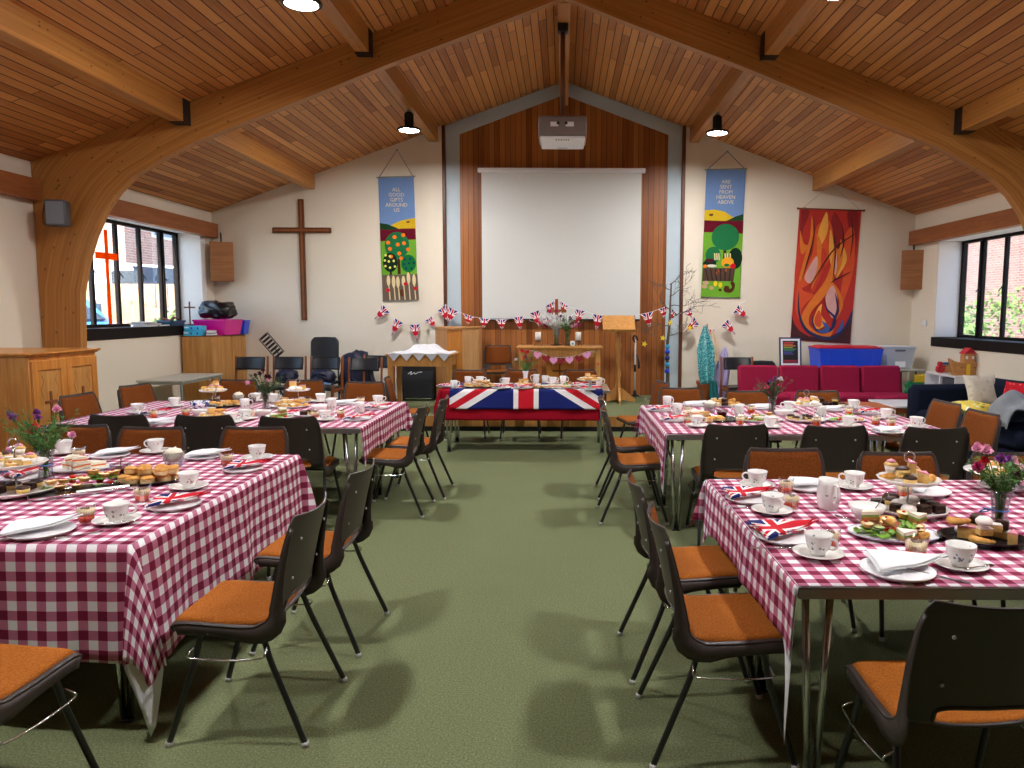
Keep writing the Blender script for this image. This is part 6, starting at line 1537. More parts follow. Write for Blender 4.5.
for s in (-1, 1): b.box((s * .165, 0, .235), (.022, .02, .47), .003); b.box((0, s * .224 + .235, 0) if False else (0, 0, .235 + s * .224), (.35, .02, .022), .003)
b.build('frame', m_nv, t); MB().box((0, .002, .235), (.32, .008, .43)).build('mount', m_paper, t); MB().box((0, -.003, .235), (.24, .006, .36)).build('print_sheet', m_black, t)
rb = [((214, 60, 60), .17), ((222, 96, 60), .15), ((216, 140, 60), .19), ((150, 170, 60), .15), ((80, 150, 80), .20), ((60, 120, 130), .17), ((60, 80, 150), .14), ((96, 70, 150), .16)]
for k, (c, w) in enumerate(rb): MB().box((-.01 - (.2 - w) / 2, -.0065, .385 - k * .026), (w, .002, .014)).build('printed_line', plain('print %d' % k, c, .6), t)
for k in range(2): MB().box((0, -.0065, .10 - k * .024), (.2, .002, .01)).build('printed_line', plain('print red', (200, 40, 70), .6), t)
def coffee(label, cx, cy, w, d, top, z=.45):
    t = thing('coffee_table', label, 'table', (cx, cy, 0)); MB().box((0, 0, z - .012), (w, d, .024), .004).build('table_top', top, t); b = MB()
    for s in (-1, 1): b.box((s * (w / 2 - .03), 0, z - .06), (.02, d - .08, .06), .003); b.box((0, s * (d / 2 - .03), z - .06), (w - .08, .02, .06), .003)
    b.build('apron', m_teak, t)
    for sx in (-1, 1):
        for sy in (-1, 1): MB().box((sx * (w / 2 - .035), sy * (d / 2 - .035), (z - .026) / 2), (.04, .04, z - .026), .004).build('leg', m_oak, t)
coffee('orange brown wooden coffee table before the crimson sofa', 3.58, 8.98, .66, .58, wood('coffee table teak', (166, 88, 40), (196, 112, 58), 'x'))
coffee('white topped coffee table between the crimson sofa and navy sofa', 4.20, 9.2, .52, .70, m_plate_w)
t = thing('play_panel', 'green padded panel with yellow spiky top leaning by the white shelf', 'toy', (5.28, 10.98, 0), .1); t.rotation_euler = (-.10, 0, .1)
gp = plain('green felt', (46, 148, 92), .9); b = MB()
pol = [(-.16, 0), (.16, 0), (.16, .5)]
for k in range(7): pol.append((.16 - .32 * k / 6, .52 + (.03 if k % 2 else 0)))
for k in range(9): pol.append((-.16 - (.025 if k % 2 == 0 else 0), .5 - .48 * k / 9))
b.prism(pol, (0, 0, .006), (1, 0, 0), (0, 0, 1), (0, .05, 0)); b.build('padded_body', gp, t)
b = MB(); pol = [(-.07, .53), (.14, .53)] + [(.14 - .21 * k / 8, .64 + (.04 if k % 2 == 0 else 0)) for k in range(9)]; b.prism([(x * .8 + .02, .53 + (z - .53) * .8) for x, z in pol], (0, -.004, .006), (1, 0, 0), (0, 0, 1), (0, .03, 0)); b.build('spiky_top', plain('yellow felt', (236, 204, 50), .9), t)
t = thing('cube_shelf', 'white low cube shelf against the right wall under the window', 'shelf', (5.47, 10.42, 0)); b = MB()
for z in (.012, .35, .698): b.box((0, 0, z), (.37, .84, .024), .003)
for y in (-.408, 0, .408): b.box((0, y, .355), (.37, .024, .68), .002)
b.box((.18, 0, .355), (.01, .82, .68)); b.build('shelf_carcass', m_plate_w, t)
for y, z in ((-.204, .525), (-.204, .18), (.204, .18)): MB().box((.0, y, z), (.32, .36, .29), .01).build('storage_drawer', plain('grey storage drawer', (70, 74, 82), .6), t)
# toy ark with its house
m_toy = wood('toy beech', (186, 128, 72), (206, 150, 92), 'x'); m_toyr = plain('toy red', (190, 34, 48), .5); m_toyb = plain('toy blue', (44, 70, 140), .5)
t = thing('toy_ark', 'wooden toy ark with red roofed cabin on the white cube shelf', 'toy', (5.535, 10.22, .7135), .12)
t.scale = (1.12, .86, 1.15)
b = MB(); b.sheet(lambda i, j: ((i - .5) * .46 * (.72 + .28 * j), (.09 * math.sin(PI * min(1, max(0, i))) ** .5 * (.6 + .4 * j)) * -1, .15 * j + .05 * (2 * i - 1) ** 4 * j), 20, 6, .012); b.sheet(lambda i, j: ((i - .5) * .46 * (.72 + .28 * j), (.09 * math.sin(PI * min(1, max(0, i))) ** .5 * (.6 + .4 * j)), .15 * j + .05 * (2 * i - 1) ** 4 * j), 20, 6, .012); b.box((0, 0, .01), (.32, .12, .02), .004); b.build('hull', m_toy, t)
MB().box((0, 0, .14), (.36, .13, .012), .003).build('deck', m_toy, t); MB().box((.02, 0, .20), (.14, .11, .11), .004).build('cabin', m_toy, t)
MB().prism([(-.085, .255), (.085, .255), (0, .325)], (.02, -.075, 0), (1, 0, 0), (0, 0, 1), (0, .15, 0)).build('cabin_roof', m_toyr, t)
for x in (-.02, .06): MB().box((x, -.057, .21), (.03, .006, .035), .002).build('cabin_window', m_paper, t)
MB().box((-.02, -.104, .07), (.05, .012, .13), .004).build('gangway', plain('toy yellow', (238, 196, 40), .5), t)
for x in (-.10, .07): MB().lathe([(0, 0), (.014, .001), (.014, .006), (0, .006)], 14, (0, 0, 0)).build('porthole', m_black, t).location = (x, -.094, .09)
t = thing('toy_hen', 'red wooden toy bird beside the toy ark', 'toy', (5.40, 10.60, .7115), .3)
MB().prism(crom([(-.06, .03), (-.02, 0), (.03, .0), (.06, .04), (.07, .10), (.045, .075), (.02, .08), (.015, .13), (-.01, .16), (-.035, .14), (-.03, .10), (-.055, .09)], 4), (0, 0, 0), (1, 0, 0), (0, 0, 1), (0, .05, 0)).build('bird_body', m_toyr, t); MB().sphere((-.012, -.002, .13), .006, 8, 6).build('eye', m_black, t)
t = thing('toy_boat', 'blue roofed wooden toy boat behind the red toy bird', 'toy', (5.53, 10.72, .7115), .2)
MB().box((0, 0, .05), (.16, .10, .10), .01).build('toy_body', m_toy, t); MB().box((0, 0, .125), (.19, .12, .03), .008).build('toy_roof', m_toyb, t)
# navy sofa facing the tables
t = thing('navy_sofa', 'dark navy sofa along the right wall below the window', 'sofa', (4.62, 7.78, 0), D(8))
MB().box((.42, 0, .42), (.22, 2.0, .80), .06).build('sofa_back', m_nvsofa, t)
for sy in (-1, 1): MB().box((-.02, sy * .93, .345 + (.03 if sy > 0 else 0)), (.86, .20, .65 + (.06 if sy > 0 else 0)), .06).build('sofa_arm', m_nvsofa, t)
for sy in (-1, 1): MB().box((-.08, sy * .415, .36), (.76, .82, .19), .05).build('seat_cushion', m_nvsofa, t)
MB().box((-.02, 0, .15), (.82, 1.7, .22), .02).build('base_valance', m_nvsofa, t)
def cushion(name, label, loc, rot, s, mat, th=.13):
    b = MB()
    def f(sg):
        def g(i, j):
            x, y = 2 * i - 1, 2 * j - 1; e = max(0, (1 - x ** 4) * (1 - y ** 4)) ** .5; k = 1 - .06 * (1 - abs(x)) * abs(y) ** 2
            return (x * s / 2 * (1 - .07 * (1 - y * y)), y * s / 2 * (1 - .07 * (1 - x * x)), sg * th / 2 * e * (1 + .06 * math.sin(9 * x + 5 * y)))
        return g
    b.grid(f(1), 16, 16, lambda i, j: (i, j)); b.grid(f(-1), 16, 16, lambda i, j: (i, j), flip=True); o = b.build(name, mat, None, loc, rot); return tag(o, label, 'cushion')
def pattern(name, base, cols, sc):
    q = NT(name); q.prop(.9, spec=.1); v = q.coord('UV'); vo = q.n('ShaderNodeTexVoronoi'); q.L.new(v, vo.inputs['Vector']); vo.inputs['Scale'].default_value = sc
    c = q.ramp(vo.outputs['Color'], [(k / len(cols), lin(x)) for k, x in enumerate(cols)]); c.node.color_ramp.interpolation = 'CONSTANT'
    q.col(q.mix(q.math('LESS_THAN', vo.outputs['Distance'], .33), lin(base), c)); return q.m
cushion('cream_cushion', 'cream patterned cushion leaning on the navy sofa arm', (4.74, 8.38, .69), (D(66), 0, D(4)), .38, pattern('cream lozenge', (216, 208, 190), [(200, 190, 168), (226, 220, 206), (206, 198, 180)], 7))
cushion('floral_cushion', 'yellow floral cushion lying flat on the navy sofa seat', (4.46, 8.06, .53), (.06, 0, .4), .44, pattern('yellow floral', (238, 214, 96), [(220, 60, 70), (240, 240, 230), (230, 150, 60), (90, 150, 70)], 8))
cushion('red_cushion', 'red cushion behind the grey blanket on the navy sofa', (4.83, 7.86, .68), (D(62), 0, D(-58)), .34, pattern('red print', (196, 34, 48), [(214, 60, 70), (180, 24, 40), (230, 110, 100)], 9))
def blanket(i, j):
    x = 4.16 + .56 * i; y = 6.93 + .66 * j; ridge = .20 * math.exp(-((j - .62 - .15 * (i - .5)) / .24) ** 2) * (.55 + .45 * math.sin(PI * i))
    return (x + .02 * math.sin(j * 11), y, (.70 - .20 * max(0, min(1, (j - .42) / .2))) + ridge + .016 * math.sin(14 * i + 5 * j) + .012 * math.sin(27 * j - 6 * i) - .22 * math.exp(-i / .09) - .10 * math.exp(-(1 - j) / .07))
b = MB(); b.sheet(blanket, 34, 34, .012)
tag(b.build('grey_blanket', plain('grey fleece', (134, 138, 142), .95, var=.12, nscale=20)), 'crumpled grey blanket thrown over the navy sofa', 'blanket')
# ---------------------------------------------------------------- felt banners
def C(n, c): return plain('felt ' + n, c, .9, var=.1, nscale=30, spec=.1)
def text(body, size, mat, parent, loc, name, spacing=1.25):
    cu = bpy.data.curves.new(name, 'FONT'); cu.body = body; cu.size = size; cu.align_x = 'CENTER'; cu.align_y = 'TOP'; cu.space_line = spacing; cu.extrude = .0015; cu.resolution_u = 3
    o = bpy.data.objects.new(name, cu); COL.objects.link(o); cu.materials.append(mat); me = bpy.data.meshes.new_from_object(o.evaluated_get(bpy.context.evaluated_depsgraph_get())) if bpy.context.view_layer.update() is None else None
    bpy.data.objects.remove(o); o = bpy.data.objects.new(name, me); COL.objects.link(o); o.parent = parent; o.location = loc; o.rotation_euler = (PI / 2, 0, 0); return o
def banner(label, corners, px, y, hook, body):
    """corners: world TL, TR, BL, BR on the wall; px: the drawing's own frame (x0, x1, y0, y1)"""
    TL, TR, BL, BR = [Vector(q) for q in corners]
    t = thing('felt_banner', label, 'banner', (TL.x, y, TL.z))
    o = Vector((TL.x, y, TL.z))
    def M(x, yy):
        a = (x - px[0]) / (px[1] - px[0]); e = (yy - px[2]) / (px[3] - px[2])
        q = TL.lerp(TR, a).lerp(BL.lerp(BR, a), e) - o; return (q.x, q.z)
    def shape(nm, pts, col, lay, sm=0):
        if sm: pts = crom(pts, sm)
        b = MB(); b.prism([M(*q) for q in pts], (0, -.004 - lay * .0022, 0), (1, 0, 0), (0, 0, 1), (0, .0026, 0)); return b.build(nm, col, t)
    x0, x1, y0, y1 = px
    shape('banner_cloth', [(x0, y0), (x1, y0), (x1, y1), (x0, y1)], C('grey', (118, 108, 98)), 0)
    b = MB(); p, q = M(x0 - 8, y0), M(x1 + 8, y0); b.tube([(p[0], -.004, p[1]), (q[0], -.004, q[1])], .011, 8); p, q = M(x0, y1), M(x1, y1); b.tube([(p[0], -.004, p[1]), (q[0], -.004, q[1])], .008, 8); b.build('hanging_rod', m_gm, t)
    b = MB(); h = Vector(hook) - o; p, q = M(x0 + 4, y0), M(x1 - 4, y0); b.tube([(p[0], -.004, p[1]), (h.x, -.004, h.z), (q[0], -.004, q[1])], .006, 6); b.build('hanging_cord', plain('blue grey cord', (96, 112, 132), .7), t)
    b = MB(); b.T = Matrix.Translation((h.x, 0, h.z)) @ Matrix.Rotation(PI / 2, 4, 'X'); b.lathe([(.012, -.01), (.012, .02), (0, .022)], 10); b.build('wall_hook', m_gm, t)
    body(shape, M, t)
    return t
YW = YB - .012
wheat = C('wheat', (222, 206, 160))
def body_l(S, M, t):
    S('sky_panel', [(90, 132), (270, 132), (270, 400), (90, 400)], C('sky', (112, 142, 190)), 1)
    S('yellow_hill', [(150, 355), (200, 336), (270, 325), (270, 440), (90, 440), (120, 380)], C('yellow', (212, 178, 40)), 2); S('green_hill', [(90, 345), (130, 352), (170, 368), (195, 380), (90, 385)], C('dark green', (30, 66, 36)), 3)
    S('maroon_field', [(90, 376), (150, 380), (200, 374), (270, 376), (270, 470), (90, 470)], C('maroon', (104, 22, 40)), 4); S('meadow', [(90, 432), (270, 428), (270, 600), (90, 600)], C('light green', (112, 172, 52)), 5)
    S('soil_strip', [(92, 594), (272, 594), (276, 718), (94, 718)], C('soil brown', (108, 92, 80)), 6)
    S('tree_trunk', [(174, 510), (186, 510), (188, 592), (172, 592)], C('trunk', (70, 42, 28)), 7); S('tree_trunk', [(132, 570), (142, 570), (143, 594), (131, 594)], C('trunk', (70, 42, 28)), 6); S('tree_trunk', [(226, 574), (234, 574), (235, 594), (225, 594)], C('trunk', (70, 42, 28)), 6)
    S('tree_crown', ell(174, 454, 62, 64, 28), C('leaf green', (34, 112, 66)), 8); S('tree_crown', ell(137, 535, 37, 46, 24), C('deep green', (22, 46, 30)), 9); S('tree_crown', ell(229, 542, 38, 42, 24), C('fresh green', (24, 112, 54)), 9)
    for x, y in ((163, 414), (208, 406), (130, 440), (178, 450), (210, 445), (138, 470), (230, 475), (184, 493), (142, 507), (193, 516)): S('orange_fruit', ell(x, y, 10, 9, 14), C('orange', (240, 122, 34)), 10)
    for x, y in ((115, 500), (136, 505), (110, 525), (130, 530), (155, 528), (112, 552), (135, 560), (160, 555)): S('lemon', ell(x, y, 6, 6, 10), C('lemon', (232, 224, 110)), 11)
    for x, y in ((212, 522), (238, 520), (206, 545), (232, 542), (256, 540), (216, 565), (244, 566)): S('plum', ell(x, y, 5, 6, 10), C('plum', (30, 40, 100)), 11)
    for x, y, l in ((124, 622, 26), (150, 628, 30), (172, 630, 28), (200, 626, 26), (226, 612, 28), (254, 622, 28)):
        S('wheat_stalk', [(x - 2, y), (x + 2, y), (x + 8, 716), (x + 2, 716)], wheat, 7); S('wheat_ear', ell(x, y, 9, l, 16), wheat, 8)
    for x, y in ((120, 668), (210, 640), (260, 662)): S('poppy', ell(x, y, 10, 9, 12), C('poppy red', (204, 30, 44)), 9)
    S('field_mouse', ell(190, 682, 11, 18, 14), C('mouse brown', (94, 56, 34)), 9); S('bird', [(224, 342), (242, 340), (240, 348), (226, 348)], C('mouse brown', (94, 56, 34)), 4)
    p = M(180, 178); text('ALL\nGOOD\nGIFTS\nAROUND\nUS', .082, wheat, t, (p[0], -.0085, p[1]), 'lettering', .98)
banner('tall felt banner with fruit trees and wheat ears, lettered ALL GOOD GIFTS', [(-2.97, 0, 3.685), (-2.40, 0, 3.705), (-2.935, 0, 1.72), (-2.36, 0, 1.735)], (90, 270, 130, 720), YW, (-2.66, 0, 4.12), body_l)
def body_r(S, M, t):
    S('sky_panel', [(116, 106), (306, 106), (304, 360), (116, 360)], C('sky', (112, 142, 190)), 1)
    S('yellow_hill', [(116, 294), (160, 290), (210, 300), (265, 332), (304, 344), (304, 400), (116, 400)], C('yellow', (212, 178, 40)), 2); S('green_hill', [(304, 312), (270, 322), (230, 340), (210, 348), (304, 350)], C('dark green', (30, 66, 36)), 3)
    S('maroon_field', [(116, 340), (200, 344), (304, 344), (304, 430), (116, 430)], C('maroon', (104, 22, 40)), 4); S('meadow', [(116, 396), (304, 404), (302, 703), (116, 703)], C('light green', (112, 172, 52)), 5)
    S('tree_crown', ell(165, 505, 36, 40, 24), C('leaf green', (34, 112, 66)), 6); S('tree_crown', ell(272, 520, 34, 50, 24), C('deep green', (22, 56, 36)), 6); S('tree_trunk', [(214, 470), (228, 470), (229, 560), (213, 560)], C('trunk', (70, 42, 28)), 6); S('tree_crown', ell(220, 420, 66, 62, 28), C('leaf green', (34, 112, 66)), 8)
    S('ploughed_crate', [(120, 566), (274, 566), (268, 628), (118, 628)], C('crate brown', (86, 66, 56)), 8)
    for k in range(6): S('crate_stripe', [(128 + k * 24, 568), (134 + k * 24, 568), (150 + k * 20, 626), (144 + k * 20, 626)], C('stripe brown', (58, 42, 36)), 9)
    S('cabbage', ell(150, 545, 32, 18, 18), C('deep green', (22, 56, 36)), 10); S('aubergine', ell(150, 530, 24, 9, 14), C('aubergine', (80, 30, 46)), 11); S('white_marrow', ell(160, 556, 24, 7, 14), C('white', (222, 222, 210)), 12)
    S('carrot_bunch', [(128, 548), (140, 556), (130, 568), (118, 562)], C('orange', (240, 122, 34)), 12); S('pumpkin', ell(236, 540, 30, 26, 20), C('pumpkin', (232, 164, 44)), 10); S('tomato', ell(262, 556, 14, 12, 14), C('poppy red', (204, 30, 44)), 12); S('leaf', ell(232, 552, 14, 7, 12), C('fresh green', (24, 112, 54)), 12)
    for k, (x, y, a) in enumerate(((212, 576, 0), (222, 584, .5), (206, 586, -.5), (232, 572, 1.0))): S('carrot', [(x + 20 * math.sin(a - 1.2), y - 6), (x + 22 * math.sin(a - 1.0), y + 4), (x - 14 + 10 * a, y + 14)], C('carrot orange', (240, 110, 26)), 12)
    for x in (172, 182, 192, 222, 234, 246): S('wheat_ear', [(x - 3, 496), (x + 3, 496), (x + 6, 528), (x, 528)], wheat, 9)
    for x, y, rx, ry in ((136, 636, 15, 9), (130, 654, 14, 10), (164, 660, 12, 9)): S('potato', ell(x, y, rx, ry, 14), C('potato', (196, 168, 128)), 8)
    for x, y in ((182, 640), (206, 646)): S('pear', ell(x, y, 9, 13, 14), C('pear yellow', (232, 206, 40)), 8)
    S('squirrel', crom([(222, 668), (230, 650), (246, 652), (252, 664), (262, 654), (254, 636), (262, 628), (276, 640), (272, 668), (256, 682), (232, 680)], 4), C('squirrel brown', (84, 48, 30)), 8); S('nut', ell(206, 670, 8, 6, 10), C('trunk', (70, 42, 28)), 8); S('bird', [(138, 312), (158, 310), (156, 320), (140, 320)], C('mouse brown', (94, 56, 34)), 4)
    p = M(213, 150); text('ARE\nSENT\nFROM\nHEAVEN\nABOVE', .082, wheat, t, (p[0], -.0085, p[1]), 'lettering', .98)
banner('tall felt banner with a vegetable crate and squirrel, lettered HEAVEN ABOVE', [(2.28, 0, 3.825), (2.905, 0, 3.84), (2.235, 0, 1.80), (2.87, 0, 1.79)], (116, 304, 104, 706), YW, (2.61, 0, 4.11), body_r)
# flame hanging: one painted cloth
def flame():
    TL, TR, BL, BR = Vector((3.79, 0, 3.215)), Vector((4.785, 0, 3.2)), Vector((3.71, 0, 1.11)), Vector((4.69, 0, 1.05))
    t = thing('flame_banner', 'large red hanging painted with swirling orange flames', 'banner', (3.75, YW, 3.2)); o = Vector((3.75, 0, 3.2))
    def M(x, y):
        e = (y - 100) / 620; lx, rx = 92 - 40 * e, 388 - 53 * e; a = (x - lx) / (rx - lx)
        q = TL.lerp(TR, a).lerp(BL.lerp(BR, a), e) - o; return (q.x, q.z)
    cols = [((190, 42, 30), 'ground red'), ((70, 20, 24), 'smoke maroon'), ((226, 122, 36), 'flame orange'), ((238, 168, 66), 'flame gold'), ((222, 84, 36), 'ember'), ((218, 166, 158), 'pale glow'), ((34, 40, 84), 'ink blue'), ((54, 92, 160), 'bright blue'), ((142, 24, 26), 'deep red'), ((208, 60, 36), 'scarlet')]
    ms = [plain('paint ' + n, c, .7, var=.14, nscale=9) for c, n in cols]; b = MB(); lay = [0]
    def S(mi, pts, sm=5):
        lay[0] += 1; b.prism([M(*q) for q in (crom(pts, sm) if sm else pts)], (0, -.003 - .0006 * lay[0], 0), (1, 0, 0), (0, 0, 1), (0, .001, 0), mi)
    b.prism([M(92, 100), M(388, 100), M(335, 720), M(52, 720)], (0, 0, 0), (1, 0, 0), (0, 0, 1), (0, -.003, 0), 0)
    S(9, [(95, 250), (150, 330), (110, 420), (80, 560), (70, 420)]); S(8, [(260, 110), (300, 200), (285, 300), (240, 200)]); S(8, [(320, 110), (375, 120), (360, 300), (340, 360), (335, 220)]); S(8, [(100, 110), (140, 110), (110, 200), (95, 300)]); S(4, [(300, 240), (350, 180), (355, 340), (320, 480), (280, 560), (300, 400)])
    S(1, [(58, 600), (70, 640), (95, 672), (140, 696), (190, 700), (240, 690), (280, 670), (312, 640), (343, 600), (336, 718), (54, 718)], 0); S(4, [(90, 430), (110, 480), (160, 500), (110, 560), (95, 620), (75, 560)])
    S(4, [(175, 180), (240, 160), (250, 300), (170, 420), (100, 470), (95, 420), (150, 320)]); S(2, [(150, 130), (158, 230), (128, 340), (104, 430), (92, 425), (118, 320), (142, 230)]); S(2, [(95, 200), (112, 260), (132, 270), (110, 310), (96, 290)])
    S(3, [(220, 112), (228, 190), (206, 250), (190, 262), (180, 210)]); S(2, [(175, 215), (200, 280), (185, 400), (150, 470), (175, 330)]); S(5, [(172, 318), (178, 370), (150, 440), (128, 440), (120, 408)]); S(9, [(200, 280), (222, 330), (170, 470), (150, 480), (190, 380)])
    S(2, [(290, 235), (302, 330), (262, 412), (275, 330), (255, 270), (280, 280)]); S(5, [(266, 300), (272, 340), (266, 395), (254, 385)]); S(3, [(300, 270), (318, 330), (282, 400), (268, 412), (296, 340)]); S(3, [(240, 190), (258, 290), (246, 360), (232, 300)])
    S(2, [(258, 250), (262, 340), (250, 440), (200, 520), (150, 580), (140, 640), (190, 680), (240, 668), (262, 630), (240, 690), (180, 700), (120, 660), (104, 600), (150, 520), (215, 430), (246, 340)], 4)
    S(2, [(256, 440), (290, 490), (300, 540), (280, 590), (268, 610), (285, 540), (266, 480), (240, 460)]); S(5, [(252, 452), (272, 500), (270, 560), (250, 605), (226, 560), (214, 520), (230, 476)])
    S(3, [(200, 540), (196, 590), (220, 630), (180, 660), (160, 625), (176, 570)]); S(4, [(186, 570), (200, 610), (192, 650), (168, 640), (166, 610)])
    def line(mi, pts, w=6):
        c = crom(pts, 6, False); L, Rr = [], []
        for k, q in enumerate(c):
            a, d = c[max(0, k - 1)], c[min(len(c) - 1, k + 1)]; n = math.hypot(d[0] - a[0], d[1] - a[1]) or 1; h = w * math.sin(PI * (k + .5) / len(c)); L.append((q[0] - (d[1] - a[1]) / n * h, q[1] + (d[0] - a[0]) / n * h)); Rr.append((q[0] + (d[1] - a[1]) / n * h, q[1] - (d[0] - a[0]) / n * h))
        lay[0] += 1
        I1 = [b.pt((*(lambda m: (m[0], -.003 - .0006 * lay[0], m[1]))(M(*q)),)) for q in L]; I2 = [b.pt((*(lambda m: (m[0], -.003 - .0006 * lay[0], m[1]))(M(*q)),)) for q in Rr]
        for k in range(len(c) - 1): b.face((I1[k], I1[k + 1], I2[k + 1], I2[k]), False, mi)
    line(6, [(214, 500), (222, 560), (262, 605), (240, 660), (180, 668), (156, 628), (160, 590)], 7); line(6, [(246, 640), (262, 600), (275, 560), (262, 480)], 6); line(7, [(200, 620), (225, 650), (212, 668), (180, 668)], 12); line(6, [(90, 480), (92, 590), (130, 670), (220, 700), (290, 670), (335, 590)], 8); line(7, [(300, 610), (288, 650), (268, 672)], 8); line(6, [(345, 560), (330, 610), (300, 660)], 7)
    line(1, [(160, 130), (158, 230), (128, 350), (100, 440)], 3); line(1, [(250, 190), (262, 300), (250, 430)], 3); line(1, [(290, 150), (302, 250), (285, 320)], 3); line(1, [(370, 200), (250, 290), (130, 480)], 3); line(1, [(345, 380), (270, 420), (240, 440)], 3); line(1, [(335, 120), (345, 220), (330, 330)], 3)
    b.build('painted_cloth', ms, t)
    q = MB(); p, r = M(84, 98), M(400, 102); q.tube([(p[0], -.006, p[1]), (r[0], -.006, r[1])], .012, 8); q.sphere((p[0], -.006, p[1]), .018, 8, 6); q.sphere((r[0], -.006, r[1]), .018, 8, 6); q.build('hanging_rod', m_inlay, t)
    h = (4.28 - o.x, 3.60 - o.z); p, r = M(104, 98), M(384, 102); q = MB(); q.tube([(p[0], -.006, p[1]), (h[0], -.006, h[1]), (r[0], -.006, r[1])], .003, 5); q.build('hanging_cord', plain('pale cord', (190, 176, 156), .8), t)
flame()
# ---------------------------------------------------------------- union jack bunting
FLG = [((382.9, 304.3), (390, 313.6), (374.3, 319.3), 12.12), ((394.3, 317.9), (403.6, 323.6), (391.5, 335.8), 12.12), ((409.4, 325), (420.8, 324.4), (416.5, 340.8), 12.12), ((424.4, 321.5), (433, 315.8), (436.6, 328), 12.08), ((437.3, 311.5), (445.9, 304.3), (449, 322), 12.04), ((448, 306.5), (458.8, 312.2), (448, 323.6), 11.98), ((463, 313.6), (473.8, 317.2), (468, 325.4), 11.9), ((478.8, 318), (490, 319.3), (484, 329), 11.85), ((495.9, 319.7), (506.8, 319.7), (502, 330.3), 11.8), ((513, 317.7), (524, 316.3), (521, 331.5), 11.7), ((529.4, 313.6), (540, 310), (540.3, 328), 11.6), ((545, 306.7), (555.4, 300.6), (553, 315), 11.42), ((559.7, 301), (569.5, 307), (562, 314), 11.42), ((574.7, 308.9), (585.7, 311.5), (576.6, 326), 11.55), ((592.3, 314), (604, 316), (596, 331.5), 11.65), ((607.8, 316.6), (620.5, 316.6), (614, 331), 11.72), ((623.9, 316.4), (636.6, 315.4), (631, 330), 11.76), ((640.8, 314.6), (653, 311.7), (650, 328.5), 11.78), ((658.6, 309.5), (668.2, 306), (664, 319), 11.72), ((671, 307.8), (678, 315.4), (669, 320), 11.74), ((683, 312), (692.4, 308.2), (691.6, 318), 11.85), ((693.3, 316), (699.2, 325.6), (684.8, 332.3), 11.92), ((704.3, 329), (716, 329.8), (709.4, 345.9), 12.0), ((721.2, 326.4), (728.8, 318.8), (735.6, 334.9), 12.08), ((733, 313.7), (739, 304.4), (749, 318), 12.12)]
FW = ['hanging under the fruit tree banner, first of the string', 'against the cream wall, second of the string', 'against the cream wall, lowest dip of the left loop', 'above the lace table, fourth of the string', 'at the brown trim above the pulpit, left of a pair', 'at the painted trim above the pulpit, right of a pair', 'above the pulpit on the panelling, seventh of the string', 'at the screen corner, eighth of the string', 'below the screen, ninth of the string', 'below the screen, tenth of the string', 'left of the altar flowers, eleventh of the string', 'left of the altar cross top', 'right of the altar cross top', 'right of the altar flowers', 'between the flowers and lectern', 'above the lectern top, left of two', 'above the lectern top, right of two', 'right of the lectern on the panelling', 'at the painted trim above the bare tree', 'on the upper twigs of the bare tree, left of two', 'on the upper twigs of the bare tree, right of two', 'beside the paper star right of the trunk', 'over the turquoise sequin cloth', 'against the cream wall, second from the right end', 'hanging under the vegetable crate banner, last of the string']
m_ujf = union_jack('union jack bunting', .7); pts = [aty(380.5, 302.5, 12.16)]
for k, (a, e, c, y) in enumerate(FLG):
    A, E, Cc = aty(*a, y), aty(*e, y), aty(*c, y); pts += [A, E]; b = MB(); fl = Vector((0, -.0025, 0)); m = (A + E) / 2; bow = Vector((0, -.02, 0))
    n = 5
    def q(i, j, A=A, E=E, Cc=Cc): return A.lerp(E, i).lerp(Cc, j) + bow * (4 * j * (1 - j))
    o0 = (A + E) / 2
    b.sheet(lambda i, j: q(i, min(j, .985)) - o0, 6, 6, .002, uv=lambda i, j: (.5 + (i - .5) * (.66 - .34 * j), .91 - .77 * j))
    o = b.build('hanging_flag', m_ujf, None, o0); tag(o, 'union jack bunting flag ' + FW[k], 'bunting flag', 'union jack bunting flags')
pts.append(aty(745.5, 301, 12.16)); b = MB(); b.tube([p + Vector((0, .004, .004)) for p in pts], .0035, 5); tag(b.build('bunting_string', plain('white bias tape', (232, 226, 224), .9)), 'white tape carrying the union jack bunting across the chancel', 'string')
# ---------------------------------------------------------------- lamps
m_lens = emit('lamp lens', (252, 250, 250), 320)
def lamp():
    t = thing('pendant_lamp', '', 'lamp')
    MB().lathe([(0, .001), (.125, .001), (.125, .006), (0, .006)], 32).build('lens', m_lens, t)
    b = MB(); b.lathe([(.128, -.004), (.155, 0), (.158, .012), (.15, .024), (.06, .05), (.05, .055), (0, .055)], 36, cap=False); b.lathe([(.128, -.004), (.126, .007), (0, .008)], 36, cap=False); b.build('reflector', m_black, t)
    b = MB(); b.lathe([(.048, .055), (.052, .06), (.052, .22), (.04, .235), (0, .236)], 20, cap=False)
    for k in range(14): a = k * PI / 7; b.box((.055 * math.cos(a), .055 * math.sin(a), .14), (.012, .004, .15), 0, (0, 0, a))
    b.build('driver_housing', m_black, t)
    b = MB(); b.tube([(.018 * math.sin(a * PI / 8), 0, .262 + .026 * -math.cos(a * PI / 8)) for a in range(16)], .004, 6, True); b.tube([(.018 * math.sin(a * PI / 8), 0, .305 + .024 * -math.cos(a * PI / 8)) for a in range(16)], .004, 6, True); b.build('hook', m_alu, t)
    PROTO['lamp'] = t
lamp()
